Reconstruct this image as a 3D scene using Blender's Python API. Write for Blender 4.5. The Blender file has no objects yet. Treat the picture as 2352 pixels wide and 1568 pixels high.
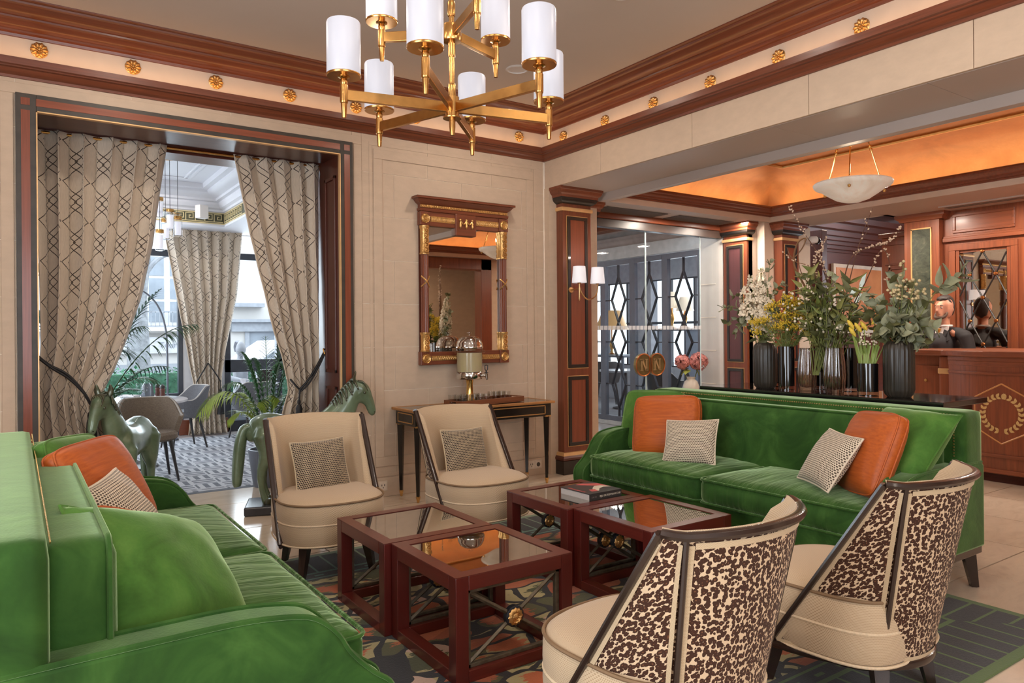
import bpy, bmesh, math, random
from math import pi, sin, cos, sqrt, radians as R
from mathutils import Vector, Matrix, noise
SC = bpy.context.scene
COL = SC.collection
random.seed(7)

# ------------------------------------------------------------------ camera
cam = bpy.data.cameras.new('camera'); cam_o = bpy.data.objects.new('camera', cam); COL.objects.link(cam_o)
cam.sensor_width = 36.0; cam.lens = 1665.1 / 2352 * 36.0; cam.shift_y = -17.4 / 2352
cam.clip_start = 0.05; cam.clip_end = 300
cam_o.matrix_world = Matrix.Translation((0, 0, 1.45)) @ Matrix.Rotation(-R(34.407), 4, 'Z') @ Matrix.Rotation(R(90), 4, 'X') @ Matrix.Rotation(-R(0.466), 4, 'Z')
SC.camera = cam_o
# ------------------------------------------------------------------ view
SC.view_settings.view_transform = 'Standard'; SC.view_settings.look = 'None'
SC.view_settings.gamma = 1.0; SC.view_settings.use_curve_mapping = False
SC.view_settings.exposure = -0.52
try:
    SC.cycles.max_bounces = 8; SC.cycles.diffuse_bounces = 4; SC.cycles.glossy_bounces = 4
    SC.cycles.transmission_bounces = 6; SC.cycles.transparent_max_bounces = 12
    SC.cycles.caustics_reflective = False; SC.cycles.caustics_refractive = False
    SC.cycles.sample_clamp_indirect = 4.0
except Exception:
    pass
# ------------------------------------------------------------------ world: bright overcast sky
W = bpy.data.worlds.new('overcast'); SC.world = W; W.use_nodes = True
wn = W.node_tree; wn.nodes.clear()
wo = wn.nodes.new('ShaderNodeOutputWorld'); wb = wn.nodes.new('ShaderNodeBackground')
wt = wn.nodes.new('ShaderNodeTexCoord'); ws = wn.nodes.new('ShaderNodeSeparateXYZ'); wr = wn.nodes.new('ShaderNodeValToRGB')
wr.color_ramp.elements[0].position = 0.0; wr.color_ramp.elements[0].color = (0.62, 0.66, 0.72, 1)
wr.color_ramp.elements[1].position = 0.5; wr.color_ramp.elements[1].color = (0.86, 0.93, 1.0, 1)
wn.links.new(wt.outputs['Generated'], ws.inputs[0]); wn.links.new(ws.outputs['Z'], wr.inputs[0])
wn.links.new(wr.outputs[0], wb.inputs['Color']); wn.links.new(wb.outputs[0], wo.inputs['Surface'])
wb.inputs['Strength'].default_value = 6.0

def lamp(kind, name, loc, power, color=(1, 1, 1), rot=(0, 0, 0), size=1.0, size_y=None, spread=None, radius=None):
    l = bpy.data.lights.new(name, kind); l.energy = power; l.color = color
    if kind == 'AREA':
        l.size = size
        if size_y: l.shape = 'RECTANGLE'; l.size_y = size_y
        if spread: l.spread = spread
    elif radius: l.shadow_soft_size = radius
    o = bpy.data.objects.new(name, l); COL.objects.link(o); o.location = loc; o.rotation_euler = rot
    return o
WARM = (1.0, 0.80, 0.62); DAY = (0.84, 0.92, 1.0); AMBER = (1.0, 0.50, 0.18); SOFT = (1.0, 0.87, 0.74)
# daylight through the tall windows of the salon behind and left of the camera
lamp('AREA', 'window_daylight', (-2.72, 1.0, 1.75), 175, DAY, (0, R(-90), 0), 2.3, 2.6)
lamp('AREA', 'window_daylight', (0.2, -3.12, 1.75), 120, DAY, (R(90), 0, 0), 3.2, 2.3)
# daylight at the dining room and street windows
lamp('AREA', 'window_daylight', (0.0, 11.75, 1.9), 210, DAY, (R(-90), 0, 0), 3.6, 2.3)
lamp('AREA', 'window_daylight', (3.6, 11.75, 1.9), 90, DAY, (R(-90), 0, 0), 1.6, 2.3)
lamp('AREA', 'window_daylight', (10.9, 9.0, 1.7), 150, DAY, (0, R(90), 0), 2.2, 3.6)
# recessed downlights in the salon; the other rooms' ceiling lamps are added fill
DOWN = [(-0.9, 0.9), (-0.9, 3.2), (0.7, 1.4), (0.7, 5.0), (2.9, 0.6), (3.4, 1.9), (3.5, 5.0), (0.8, -1.6), (2.9, -1.6), (3.3, 3.5)]
for (x, y) in DOWN: lamp('AREA', 'downlight_fill', (x, y, 3.655), 17, SOFT, (0, 0, 0), 0.16)
LOBFILL = [(8.45, 1.2), (8.5, 2.3), (8.5, 3.3), (8.4, 4.4), (6.55, 6.0), (7.65, 5.95)]
for (x, y) in LOBFILL: lamp('AREA', 'downlight_fill', (x, y, 2.85), 38, SOFT, (0, 0, 0), 0.14)  # lamps added to brighten the lobby, no fittings built for them
for (x, y) in [(0.5, 8.0), (2.9, 8.6), (1.6, 10.2)]: lamp('AREA', 'downlight_fill', (x, y, 3.40), 12, (1, .95, .9), (0, 0, 0), 0.2)
for (x, y) in [(6.2, 8.0), (6.6, 10.5)]: lamp('AREA', 'downlight_fill', (x, y, 3.1), 22, (1, .95, .9), (0, 0, 0), 0.2)
for (x, y) in [(9.2, 7.9), (9.4, 10.2)]: lamp('AREA', 'downlight_fill', (x, y, 2.75), 18, (1, .93, .86), (0, 0, 0), 0.2)
lamp('AREA', 'downlight_fill', (10.3, 5.7, 3.38), 20, WARM, (0, 0, 0), 0.3)
lamp('AREA', 'downlight_fill', (6.2, -0.9, 2.84), 26, WARM, (0, 0, 0), 0.3)
# cove strips hidden on top of the lower cornice of the salon
lamp('AREA', 'cove_strip', (0.95, 5.96, 3.352), 6, AMBER, (R(180), 0, 0), 7.0, 0.03)
lamp('AREA', 'cove_strip', (4.48, 2.0, 3.352), 6, AMBER, (R(180), 0, 0), 0.03, 7.9)
lamp('AREA', 'cove_strip', (-2.53, 2.0, 3.352), 5, AMBER, (R(180), 0, 0), 0.03, 7.9)
# cove strips behind the cornice of the gilded lobby ceiling
for (x, y, sx, sy) in [(6.68, 5.87, 2.6, 0.04), (6.68, .44, 2.6, 0.04), (8.09, 3.15, 0.04, 5.2), (5.26, 3.15, 0.04, 5.2)]:
    lamp('AREA', 'cove_strip', (x, y, 3.045), 5.5 if sx > 1 else 10, (1.0, 0.74, 0.46), (R(180), 0, 0), sx, sy)

# ------------------------------------------------------------------ helpers: colours and materials
def lin(c): return tuple((v / 255 / 12.92) if v / 255 <= 0.04045 else ((v / 255 + 0.055) / 1.055) ** 2.4 for v in c) + (1.0,)
class N:
    """small node-building helper"""
    def __init__(s, name):
        s.m = bpy.data.materials.new(name); s.m.use_nodes = True; s.t = s.m.node_tree
        s.bsdf = s.t.nodes['Principled BSDF']; s.out = s.t.nodes['Material Output']
    def n(s, typ, **kw):
        x = s.t.nodes.new('ShaderNode' + typ)
        for k, v in kw.items():
            if hasattr(x, k): setattr(x, k, v)
            else: x.inputs[k].default_value = v
        return x
    def l(s, a, b): s.t.links.new(a, b)
    def math(s, op, a, b=None, c=None):
        x = s.n('Math', operation=op)
        for i, v in enumerate((a, b, c)):
            if v is None: continue
            if hasattr(v, 'node'): s.l(v, x.inputs[i])
            else: x.inputs[i].default_value = v
        return x.outputs[0]
    def mix(s, fac, a, b):
        x = s.n('MixRGB')
        for k, v in (('Fac', fac), ('Color1', a), ('Color2', b)):
            if hasattr(v, 'node'): s.l(v, x.inputs[k])
            else: x.inputs[k].default_value = v
        return x.outputs[0]
    def coords(s, kind='Object', scale=(1, 1, 1), rot=(0, 0, 0), loc=(0, 0, 0)):
        t = s.n('TexCoord'); mp = s.n('Mapping'); mp.inputs['Scale'].default_value = scale
        mp.inputs['Rotation'].default_value = rot; mp.inputs['Location'].default_value = loc
        s.l(t.outputs[kind], mp.inputs[0]); return mp.outputs[0]
    def noise(s, vec, scale=5, detail=3, rough=0.5, dist=0.0):
        x = s.n('TexNoise'); x.inputs['Scale'].default_value = scale; x.inputs['Detail'].default_value = detail
        x.inputs['Roughness'].default_value = rough; x.inputs['Distortion'].default_value = dist
        s.l(vec, x.inputs['Vector']); return x.outputs['Fac']
    def ramp(s, fac, stops, interp='LINEAR'):
        x = s.n('ValToRGB'); r = x.color_ramp; r.interpolation = interp
        while len(r.elements) < len(stops): r.elements.new(0.5)
        for e, (p, c) in zip(r.elements, stops): e.position = p; e.color = c
        s.l(fac, x.inputs[0]); return x.outputs[0]
    def bump(s, h, strength=0.2, dist=0.01):
        b = s.n('Bump'); b.inputs['Strength'].default_value = strength; b.inputs['Distance'].default_value = dist
        s.l(h, b.inputs['Height']); s.l(b.outputs[0], s.bsdf.inputs['Normal'])
    def base(s, v):
        if hasattr(v, 'node'): s.l(v, s.bsdf.inputs['Base Color'])
        else: s.bsdf.inputs['Base Color'].default_value = v
    def set(s, **kw):
        names = dict(rough='Roughness', metal='Metallic', spec='Specular IOR Level', coat='Coat Weight', coatr='Coat Roughness', sheen='Sheen Weight', sheenr='Sheen Roughness', sheent='Sheen Tint', trans='Transmission Weight', ior='IOR', em='Emission Strength', emc='Emission Color', alpha='Alpha', aniso='Anisotropic')
        for k, v in kw.items(): s.bsdf.inputs[names[k]].default_value = v
        return s
def shade(c, k): return tuple(min(1, v * k) for v in c[:3]) + (1.0,)
def plain(name, rgb, rough=0.5, metal=0.0, var=0.12, scale=9.0, bump=0.0, bscale=60, **kw):
    n = N(name); c = lin(rgb); f = n.noise(n.coords(), scale, 4)
    n.base(n.ramp(f, [(0.3, shade(c, 1 - var)), (0.7, shade(c, 1 + var))])); n.set(rough=rough, metal=metal, **kw)
    if bump: n.bump(n.noise(n.coords(), bscale, 3), bump)
    return n.m
def wood(name, rgb, axis, rough=0.32, var=0.45, coat=0.15, fine=1.0):
    n = N(name); c = lin(rgb); sc = [38 * fine, 38 * fine, 38 * fine]; sc[axis] = 1.6
    v = n.coords(scale=tuple(sc)); g = n.noise(v, 1.0, 6, 0.65, 0.6)
    sc2 = [5, 5, 5]; sc2[axis] = 0.5
    g2 = n.noise(n.coords(scale=tuple(sc2)), 1.0, 3, 0.5, 0.3)
    a = n.ramp(g, [(0.28, shade(c, 1 - var)), (0.72, shade(c, 1 + var * 0.55))])
    n.base(n.mix(n.math('MULTIPLY', g2, 0.55), a, shade(c, 0.72)))
    n.set(rough=rough, coat=coat, coatr=0.15); n.bump(g, 0.04, 0.002)
    return n.m
def metal(name, rgb, rough=0.25, var=0.1, scale=20, bump=0.0):
    return plain(name, rgb, rough, 1.0, var, scale, bump, 80)
def glass(name, tint=(1, 1, 1), refl=1.0, dark=0.0):
    n = N(name); t = n.t
    tr = n.n('BsdfTransparent'); tr.inputs[0].default_value = (*[v * (1 - dark) for v in tint], 1)
    gl = n.n('BsdfGlossy'); gl.inputs['Roughness'].default_value = 0.02
    fr = n.n('Fresnel'); fr.inputs[0].default_value = 1.45
    ge = n.n('NewGeometry'); mx = n.n('MixShader'); n.l(n.math('MULTIPLY', n.math('MULTIPLY', fr.outputs[0], n.math('SUBTRACT', 1.0, ge.outputs['Backfacing'])), refl), mx.inputs[0])
    n.l(tr.outputs[0], mx.inputs[1]); n.l(gl.outputs[0], mx.inputs[2]); n.l(mx.outputs[0], n.out.inputs['Surface'])
    return n.m
def glow(name, rgb, strength, rough=0.5):
    n = N(name); c = lin(rgb); f = n.noise(n.coords(), 4, 2)
    n.base(n.ramp(f, [(0, shade(c, .96)), (1, c)])); n.set(rough=rough, em=strength, emc=c); return n.m

# ------------------------------------------------------------------ helpers: mesh building
class MB:
    def __init__(s): s.v = []; s.f = []; s.uv = {}
    def add(s, vs, fs):
        b = len(s.v); s.v += [tuple(p) for p in vs]; s.f += [tuple(i + b for i in q) for q in fs]; return b
    def box(s, x0, x1, y0, y1, z0, z1, M=None):
        p = [Vector((x, y, z)) for z in (z0, z1) for x, y in ((x0, y0), (x1, y0), (x1, y1), (x0, y1))]
        if M is not None: p = [M @ q for q in p]
        s.add(p, [(3, 2, 1, 0), (4, 5, 6, 7), (0, 1, 5, 4), (1, 2, 6, 5), (2, 3, 7, 6), (3, 0, 4, 7)]); return s
    def tube(s, pts, r, n=8, closed=False, caps=True):
        pts = [Vector(p) for p in pts]; m = len(pts); rr = r if hasattr(r, '__len__') else [r] * m
        b = len(s.v); up = None
        for i, p in enumerate(pts):
            if closed: d = pts[(i + 1) % m] - pts[i - 1]
            else: d = pts[min(i + 1, m - 1)] - pts[max(i - 1, 0)]
            if d.length < 1e-9: d = Vector((0, 0, 1))
            d.normalize()
            if up is None:
                up = Vector((0, 0, 1)) if abs(d.z) < 0.9 else Vector((1, 0, 0))
            a = d.cross(up)
            if a.length < 1e-6: a = d.cross(Vector((0, 1, 0.1)))
            a.normalize(); c = a.cross(d).normalized(); up = c
            ri = rr[i]; ra, rc = ri if hasattr(ri, '__len__') else (ri, ri)
            for k in range(n):
                t = 2 * pi * k / n; s.v.append(tuple(p + a * (ra * cos(t)) + c * (rc * sin(t))))
        for i in range(m if closed else m - 1):
            j = (i + 1) % m
            for k in range(n):
                l = (k + 1) % n; s.f.append((b + i * n + k, b + i * n + l, b + j * n + l, b + j * n + k))
        if caps and not closed:
            s.f.append(tuple(b + k for k in range(n))[::-1]); s.f.append(tuple(b + (m - 1) * n + k for k in range(n)))
        return s
    def lathe(s, prof, c=(0, 0, 0), n=24, M=None, flute=None):
        b = len(s.v); c = Vector(c)
        for (r, z) in prof:
            for k in range(n):
                t = 2 * pi * k / n; q = r * (flute(t, z) if flute else 1)
                p = Vector((q * cos(t), q * sin(t), z))
                if M is not None: p = M @ p
                s.v.append(tuple(p + c))
        m = len(prof)
        for i in range(m - 1):
            for k in range(n):
                l = (k + 1) % n; s.f.append((b + i * n + k, b + i * n + l, b + (i + 1) * n + l, b + (i + 1) * n + k))
        if prof[0][0] > 1e-6: s.f.append(tuple(b + k for k in range(n))[::-1])
        if prof[-1][0] > 1e-6: s.f.append(tuple(b + (m - 1) * n + k for k in range(n)))
        return s
    def prism(s, poly, fn, t0, t1):
        n = len(poly); b = len(s.v)
        for t in (t0, t1):
            for (a, c) in poly: s.v.append(tuple(fn(a, c, t)))
        s.f.append(tuple(b + i for i in range(n))[::-1]); s.f.append(tuple(b + n + i for i in range(n)))
        for i in range(n):
            j = (i + 1) % n; s.f.append((b + i, b + j, b + n + j, b + n + i))
        return s
    def grid(s, fn, nu, nv, closeu=False, uvf=None):
        b = len(s.v)
        for j in range(nv):
            for i in range(nu):
                u = i / (nu if closeu else nu - 1); v = j / (nv - 1)
                if uvf: s.uv[len(s.v)] = uvf(u, v)
                s.v.append(tuple(fn(u, v)))
        for j in range(nv - 1):
            for i in range(nu if closeu else nu - 1):
                k = (i + 1) % nu; s.f.append((b + j * nu + i, b + j * nu + k, b + (j + 1) * nu + k, b + (j + 1) * nu + i))
        return s
    def sweep(s, prof, path, closed=False):
        """profile (out, up) swept along a horizontal path [(x, y)], out = to the left of travel, mitred"""
        m = len(path); b = len(s.v); n = len(prof); P = [Vector(p) for p in path]
        for i in range(m):
            d0 = (P[i] - P[i - 1]).normalized() if (i > 0 or closed) else None
            d1 = (P[(i + 1) % m] - P[i]).normalized() if (i < m - 1 or closed) else None
            d0 = d0 or d1; d1 = d1 or d0
            n0 = Vector((-d0.y, d0.x)); n1 = Vector((-d1.y, d1.x)); h = (n0 + n1)
            k = h / max(0.2, (1 + n0.dot(n1)))
            for (o, z) in prof: s.v.append((P[i].x + k.x * o, P[i].y + k.y * o, z))
        for i in range(m if closed else m - 1):
            j = (i + 1) % m
            for k in range(n - 1): s.f.append((b + i * n + k, b + j * n + k, b + j * n + k + 1, b + i * n + k + 1))
        return s
    def xf(s, M, start=0):
        for i in range(start, len(s.v)): s.v[i] = tuple(M @ Vector(s.v[i]))
        return s
    def mesh(s, name, mat, smooth=False, angle=40):
        me = bpy.data.meshes.new(name); me.from_pydata(s.v, [], s.f)
        if s.uv:
            ul = me.uv_layers.new(name='UVMap')
            for lp in me.loops: ul.data[lp.index].uv = s.uv.get(lp.vertex_index, (0, 0))
        bm = bmesh.new(); bm.from_mesh(me); bmesh.ops.recalc_face_normals(bm, faces=bm.faces); bm.to_mesh(me); bm.free()
        if smooth:
            me.polygons.foreach_set('use_smooth', [True] * len(me.polygons))
            try: me.set_sharp_from_angle(angle=R(angle))
            except Exception: pass
        if mat: me.materials.append(mat)
        me.update(); return me
    def build(s, name, mat, parent=None, smooth=False, bevel=0.0, seg=2, sub=0, angle=40):
        o = bpy.data.objects.new(name, s.mesh(name, mat, smooth, angle)); COL.objects.link(o)
        if parent: o.parent = parent
        if bevel:
            m = o.modifiers.new('bevel', 'BEVEL'); m.width = bevel; m.segments = seg; m.limit_method = 'ANGLE'; m.angle_limit = R(38)
        if sub:
            m = o.modifiers.new('sub', 'SUBSURF'); m.levels = sub; m.render_levels = sub
        return o
def inst(name, me, parent=None, loc=(0, 0, 0), rot=(0, 0, 0), scale=(1, 1, 1), M=None):
    o = bpy.data.objects.new(name, me); COL.objects.link(o)
    if parent: o.parent = parent
    if M is not None: o.matrix_local = M
    else: o.location = loc; o.rotation_euler = rot; o.scale = scale
    return o
def thing(name, label, cat, loc=(0, 0, 0), rz=0.0, group=None):
    o = bpy.data.objects.new(name, None); COL.objects.link(o); o.empty_display_size = 0.1
    o.location = loc; o.rotation_euler = (0, 0, rz); o['label'] = label; o['category'] = cat
    if group: o['group'] = group
    return o
def tag(o, label, cat, group=None, kind=None):
    o['label'] = label; o['category'] = cat
    if group: o['group'] = group
    if kind: o['kind'] = kind
    return o
def struct(o): o['kind'] = 'structure'; return o
def stuff(o): o['kind'] = 'stuff'; return o
def copy_thing(src, loc, rz, label, group=None):
    def cp(o, par):
        c = o.copy(); COL.objects.link(c); c.parent = par
        for ch in o.children: cp(ch, c)
        return c
    r = cp(src, None); r.location = loc; r.rotation_euler = (0, 0, rz); r['label'] = label
    if group: r['group'] = group
    return r
def nz(x, y=0.0, z=0.0): return noise.noise(Vector((x, y, z)))
def lerp(a, b, t): return a + (b - a) * t
def smooth01(t): t = max(0, min(1, t)); return t * t * (3 - 2 * t)
def spline(pts, n):
    """Catmull-Rom through 3-D points"""
    P = [Vector(p) for p in pts]; out = []
    for i in range(len(P) - 1):
        p0 = P[max(i - 1, 0)]; p1 = P[i]; p2 = P[i + 1]; p3 = P[min(i + 2, len(P) - 1)]
        for k in range(n):
            t = k / n; out.append(0.5 * ((2 * p1) + (p2 - p0) * t + (2 * p0 - 5 * p1 + 4 * p2 - p3) * t * t + (3 * p1 - p0 - 3 * p2 + p3) * t ** 3))
    out.append(P[-1]); return out
# ================================================================== materials of the setting
STONE = N('limestone'); c = lin((202, 178, 154))
f = STONE.noise(STONE.coords(scale=(3, 3, 6)), 3, 5, .6); g = STONE.noise(STONE.coords(), 160, 2)
STONE.base(STONE.mix(STONE.math('MULTIPLY', g, .25), STONE.ramp(f, [(.3, shade(c, .93)), (.7, shade(c, 1.05))]), shade(c, .86))); STONE.set(rough=.62); STONE.bump(g, .05, .001); STONE = STONE.m
MORTAR = plain('pale_mortar', (246, 232, 216), .7)
PLASTER = plain('cream_plaster', (214, 194, 174), .6, var=.03)
CEIL = plain('ceiling_paint', (206, 192, 180), .75, var=.02, scale=2)
WHITEP = plain('white_paint', (222, 216, 212), .6, var=.02, scale=2)
SOFFITP = plain('grey_soffit', (186, 172, 162), .5, var=.03, scale=2)
WX, WY, WZ = [wood('mahogany_' + 'xyz'[a], (126, 66, 42), a) for a in range(3)]
WDX, WDY, WDZ = [wood('dark_mahogany_' + 'xyz'[a], (92, 42, 28), a) for a in range(3)]
WOX, WOY, WOZ = [wood('honey_mahogany_' + 'xyz'[a], (142, 76, 46), a, .35) for a in range(3)]
WRED = wood('striped_mahogany', (140, 72, 48), 2, .3, .35, fine=1.3); WREDX = wood('striped_mahogany_x', (146, 76, 50), 0, .3, .35, fine=1.3)
EBONY = plain('ebony', (34, 29, 26), .3, var=.25, coat=.2)
EBONYG = plain('ebony_wood', (62, 54, 46), .45, var=.25)
GILT = plain('gilt', (218, 172, 108), .32, .85, var=.22, scale=40, bump=.25, bscale=90)
PALEGOLD = plain('pale_gold_paint', (222, 178, 124), .35, .35, var=.08)
BRASS = metal('brushed_brass', (206, 156, 92), .24, .1, 30)
CHROME = metal('chrome', (215, 213, 210), .1, .04)
GLASS = glass('clear_glass', (.97, .98, .98), 1.0)
WGLASS = glass('window_glass', (.93, .96, .97), .8)
MIRROR = metal('mirror_silver', (226, 218, 208), .015, .01)
BLACKM = plain('black_metal', (46, 48, 54), .4, .3, var=.1)
GREYM = plain('grey_metal', (104, 108, 118), .4, .4, var=.08)
LEAF = N('gold_leaf'); c = lin((222, 148, 88))
f = LEAF.noise(LEAF.coords(scale=(1, 1, 1)), 2.2, 6, .65, .4); g = LEAF.noise(LEAF.coords(scale=(14, 60, 60)), 1, 3)
LEAF.base(LEAF.mix(LEAF.math('MULTIPLY', g, .4), LEAF.ramp(f, [(.25, shade(c, .72)), (.5, c), (.75, lin((232, 168, 108)))]), shade(c, .78))); LEAF.set(rough=.45, metal=.3); LEAF.bump(g, .06, .002); LEAF = LEAF.m
MARBLE = N('cream_marble'); c = lin((214, 194, 172))
f = MARBLE.noise(MARBLE.coords(scale=(1, 2.2, 1)), 2.4, 8, .65, 1.6); g = MARBLE.noise(MARBLE.coords(scale=(1, 3, 1)), 9, 4, .6)
oi = MARBLE.n('ObjectInfo')
MARBLE.base(MARBLE.mix(MARBLE.math('MULTIPLY', oi.outputs['Random'], .3), MARBLE.mix(MARBLE.math('MULTIPLY', g, .3), MARBLE.ramp(f, [(.3, shade(c, .84)), (.5, c), (.72, shade(c, 1.08))]), shade(c, .8)), shade(c, .82)))
MARBLE.set(rough=.13, spec=.5); MARBLE = MARBLE.m
GROUT = plain('brown_grout', (120, 98, 74), .8)
FOYERST = plain('grey_floor_stone', (150, 148, 150), .25, var=.08, scale=3)
GMARBLE = N('green_marble'); f = GMARBLE.noise(GMARBLE.coords(scale=(2, 2, 3)), 3, 8, .7, 1.2)
GMARBLE.base(GMARBLE.ramp(f, [(.3, lin((40, 46, 38))), (.55, lin((74, 78, 64))), (.75, lin((110, 108, 92)))])); GMARBLE.set(rough=.25); GMARBLE = GMARBLE.m

# ================================================================== floor with marble tiles
fl = struct(MB().box(-3, 12.5, -3.4, 7.17, -.25, -.006).build('floor', GROUT))
TX, TY = .757, .905
tm = MB().box(-TX / 2 + .004, TX / 2 - .004, -TY / 2 + .005, TY / 2 - .005, -.02, 0).mesh('tile', MARBLE)
for i in range(-8, 8):
    for j in range(-4, 6):
        cx, cy = 4.757 + TX * (i + .5), 2.03 + TY * (j + .5)
        if cx < -2.6 or cx > 9.2 or cy < -1.6 or cy + TY / 2 > 7.2: continue
        inst('tile', tm, fl, (cx, cy, random.uniform(-.0006, .0006)))
MB().box(-2.6, 4.4, 6.56, 7.17, -.02, -.001).build('threshold_slab', MARBLE, fl)

# ================================================================== back wall of stone blocks
YW = 6.03
wb_ = MB(); wb_.box(-2.6, .09, YW, 6.9, 0, 3.72).box(.09, 2.36, YW, 6.9, 3.05, 3.72).box(2.36, 4.56, YW, 6.9, 0, 3.72)
wall_back = struct(wb_.build('wall_back', MORTAR))
def block(parent, x0, x1, z0, z1, y=YW, t=.012, gap=.0018):
    MB().box(x0 + gap, x1 - gap, y - .004, y + .01, z0 + gap, z1 - gap).build('stone_block', STONE, parent, bevel=.001, seg=1)
ZR = [3.24, 2.90, 2.51, 2.12, 1.73, 1.34, .95, .56, .17]
for k in range(8):
    off = 3.183 if k % 2 == 0 else 2.84
    xs = [2.44, 2.53] + [off + .7085 * m for m in range(-2, 4) if 2.6 < off + .7085 * m < 4.36] + [4.38, 4.535]
    for a, b in zip(xs[:-1], xs[1:]): block(wall_back, a, b, ZR[k + 1], ZR[k])
    xs = [-2.6, -1.85, -1.15, -.45, -.09, .008] if k % 2 else [-2.2, -1.5, -.8, -.09, .008]
    for a, b in zip(xs[:-1], xs[1:]): block(wall_back, a, b, ZR[k + 1], ZR[k])
for a, b in zip([.008, .72, 1.43, 2.14], [.72, 1.43, 2.14, 2.44]): block(wall_back, a, b, 3.132, 3.24)
MB().box(2.44, 4.535, YW - .022, YW, 0, .17).build('stone_plinth', STONE, wall_back, bevel=.004)
MB().box(-2.6, .008, YW - .022, YW, 0, .17).build('stone_plinth', STONE, wall_back, bevel=.004)
def frame_lines(parent, x0, x1, z0, z1, w, t, name, mat=STONE, y=YW - .004):
    m = MB()
    m.box(x0, x1, y - t, y, z1 - w, z1).box(x0, x1, y - t, y, z0, z0 + w).box(x0, x0 + w, y - t, y, z0 + w, z1 - w).box(x1 - w, x1, y - t, y, z0 + w, z1 - w)
    return m.build(name, mat, parent, bevel=.004)
frame_lines(wall_back, 2.64, 4.40, .27, 3.11, .085, .010, 'panel_moulding')
frame_lines(wall_back, 2.60, 4.44, .18, 3.17, .03, .004, 'panel_moulding')
frame_lines(wall_back, .008 - .085, 2.44 + .09, -.2, 3.205, .075, .006, 'architrave_moulding')

# pier, beam over the lobby side, and the stone facing of the beam
pier = struct(MB().box(4.55, 5.20, 5.95, 6.9, 0, 2.955).build('wall_pier', STONE))
beam = MB().box(4.562, 5.205, -3.2, 6.9, 2.954, 3.80)
wall_right = struct(beam.build('wall_right', SOFFITP))
ys = [6.02, 5.15, 4.03, 2.98, 1.93, .88, -.17, -1.2, -2.2, -3]
for a, b in zip(ys[1:], ys[:-1]):
    MB().box(4.55, 4.575, a + .0018, b - .0018, 2.952, 3.245).build('stone_block', STONE, wall_right, bevel=.002, seg=1)
ys = [5.94, 3.3, 2.2, .9, -1, -3]
for a, b in zip(ys[1:], ys[:-1]):
    MB().box(4.578, 5.203, a + .0018, b - .0018, 2.950, 2.97).build('soffit_slab', SOFFITP, wall_right, bevel=.002, seg=1)
wall_left = struct(MB().box(-2.9, -2.6, -3.2, -.45, 0, 3.72).box(-2.9, -2.6, 2.4, 6.9, 0, 3.72).box(-2.9, -2.6, -.45, 2.4, 3.05, 3.72).box(-2.9, -2.6, -.45, 2.4, 0, .4).build('wall_left', STONE))
wall_front = struct(MB().box(-2.9, -1.6, -3.3, -3, 0, 3.72).box(1.9, 9.5, -3.3, -3, 0, 3.72).box(-1.6, 1.9, -3.3, -3, 2.95, 3.72).box(-1.6, 1.9, -3.3, -3, 0, .55).build('wall_front', STONE))
def window_bars(name, x0, x1, z0, z1, fn, nx, nz, mat):
    m = MB(); t = .05
    for i in range(nx + 1):
        x = lerp(x0, x1, i / nx); m.prism([(x - t / 2, z0), (x + t / 2, z0), (x + t / 2, z1), (x - t / 2, z1)], fn, 0, .06)
    for j in range(nz + 1):
        z = lerp(z0, z1, j / nz); m.prism([(x0, z - t / 2), (x1, z - t / 2), (x1, z + t / 2), (x0, z + t / 2)], fn, .005, .055)
    return struct(m.build(name, mat))
window_bars('window_1', -.45, 2.4, .4, 3.05, lambda a, c, t: (-2.65 - t, a, c), 3, 2, WHITEP)
window_bars('window_2', -1.6, 1.9, .55, 2.95, lambda a, c, t: (a, -3.05 - t, c), 4, 2, WHITEP)

# ceiling and cornices
ceiling = struct(MB().box(-2.7, 4.57, -3.1, 6.1, 3.68, 3.8).build('ceiling', CEIL))
fr = MB().sweep([(.0, 3.24), (.004, 3.24), (.004, 3.56), (.0, 3.56)], [(4.55, -3), (4.55, YW), (-2.6, YW), (-2.6, -3)])
frieze = struct(fr.build('trim_1', PLASTER))
LOWC = [(0, 3.232), (.014, 3.234), (.02, 3.25), (.036, 3.256), (.05, 3.27), (.06, 3.288), (.078, 3.292), (.082, 3.30), (.10, 3.304), (.104, 3.35), (.086, 3.35), (.084, 3.335), (0, 3.335)]
UPC = [(0, 3.515), (.018, 3.517), (.022, 3.535), (.05, 3.54), (.056, 3.552), (.09, 3.557), (.115, 3.572), (.13, 3.592), (.15, 3.598), (.152, 3.61), (.19, 3.615), (.225, 3.63), (.25, 3.652), (.27, 3.656), (.275, 3.668), (.305, 3.672), (.31, 3.70)]
PATH = [(4.55, -3), (4.55, YW), (-2.6, YW), (-2.6, -3)]
for nm, pr in (('trim_2', LOWC), ('trim_3', UPC)):
    root = struct(MB().sweep(pr, PATH[1:3]).build(nm, WX, smooth=True, angle=25))
    MB().sweep(pr, PATH[0:2]).build('cornice_length', WY, root, smooth=True, angle=25)
    MB().sweep(pr, PATH[2:4]).build('cornice_length', WY, root, smooth=True, angle=25)
# join the mitres: the runs were swept separately, so extend each run into the corner
for nm in ('trim_2', 'trim_3'):
    pass

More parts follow.
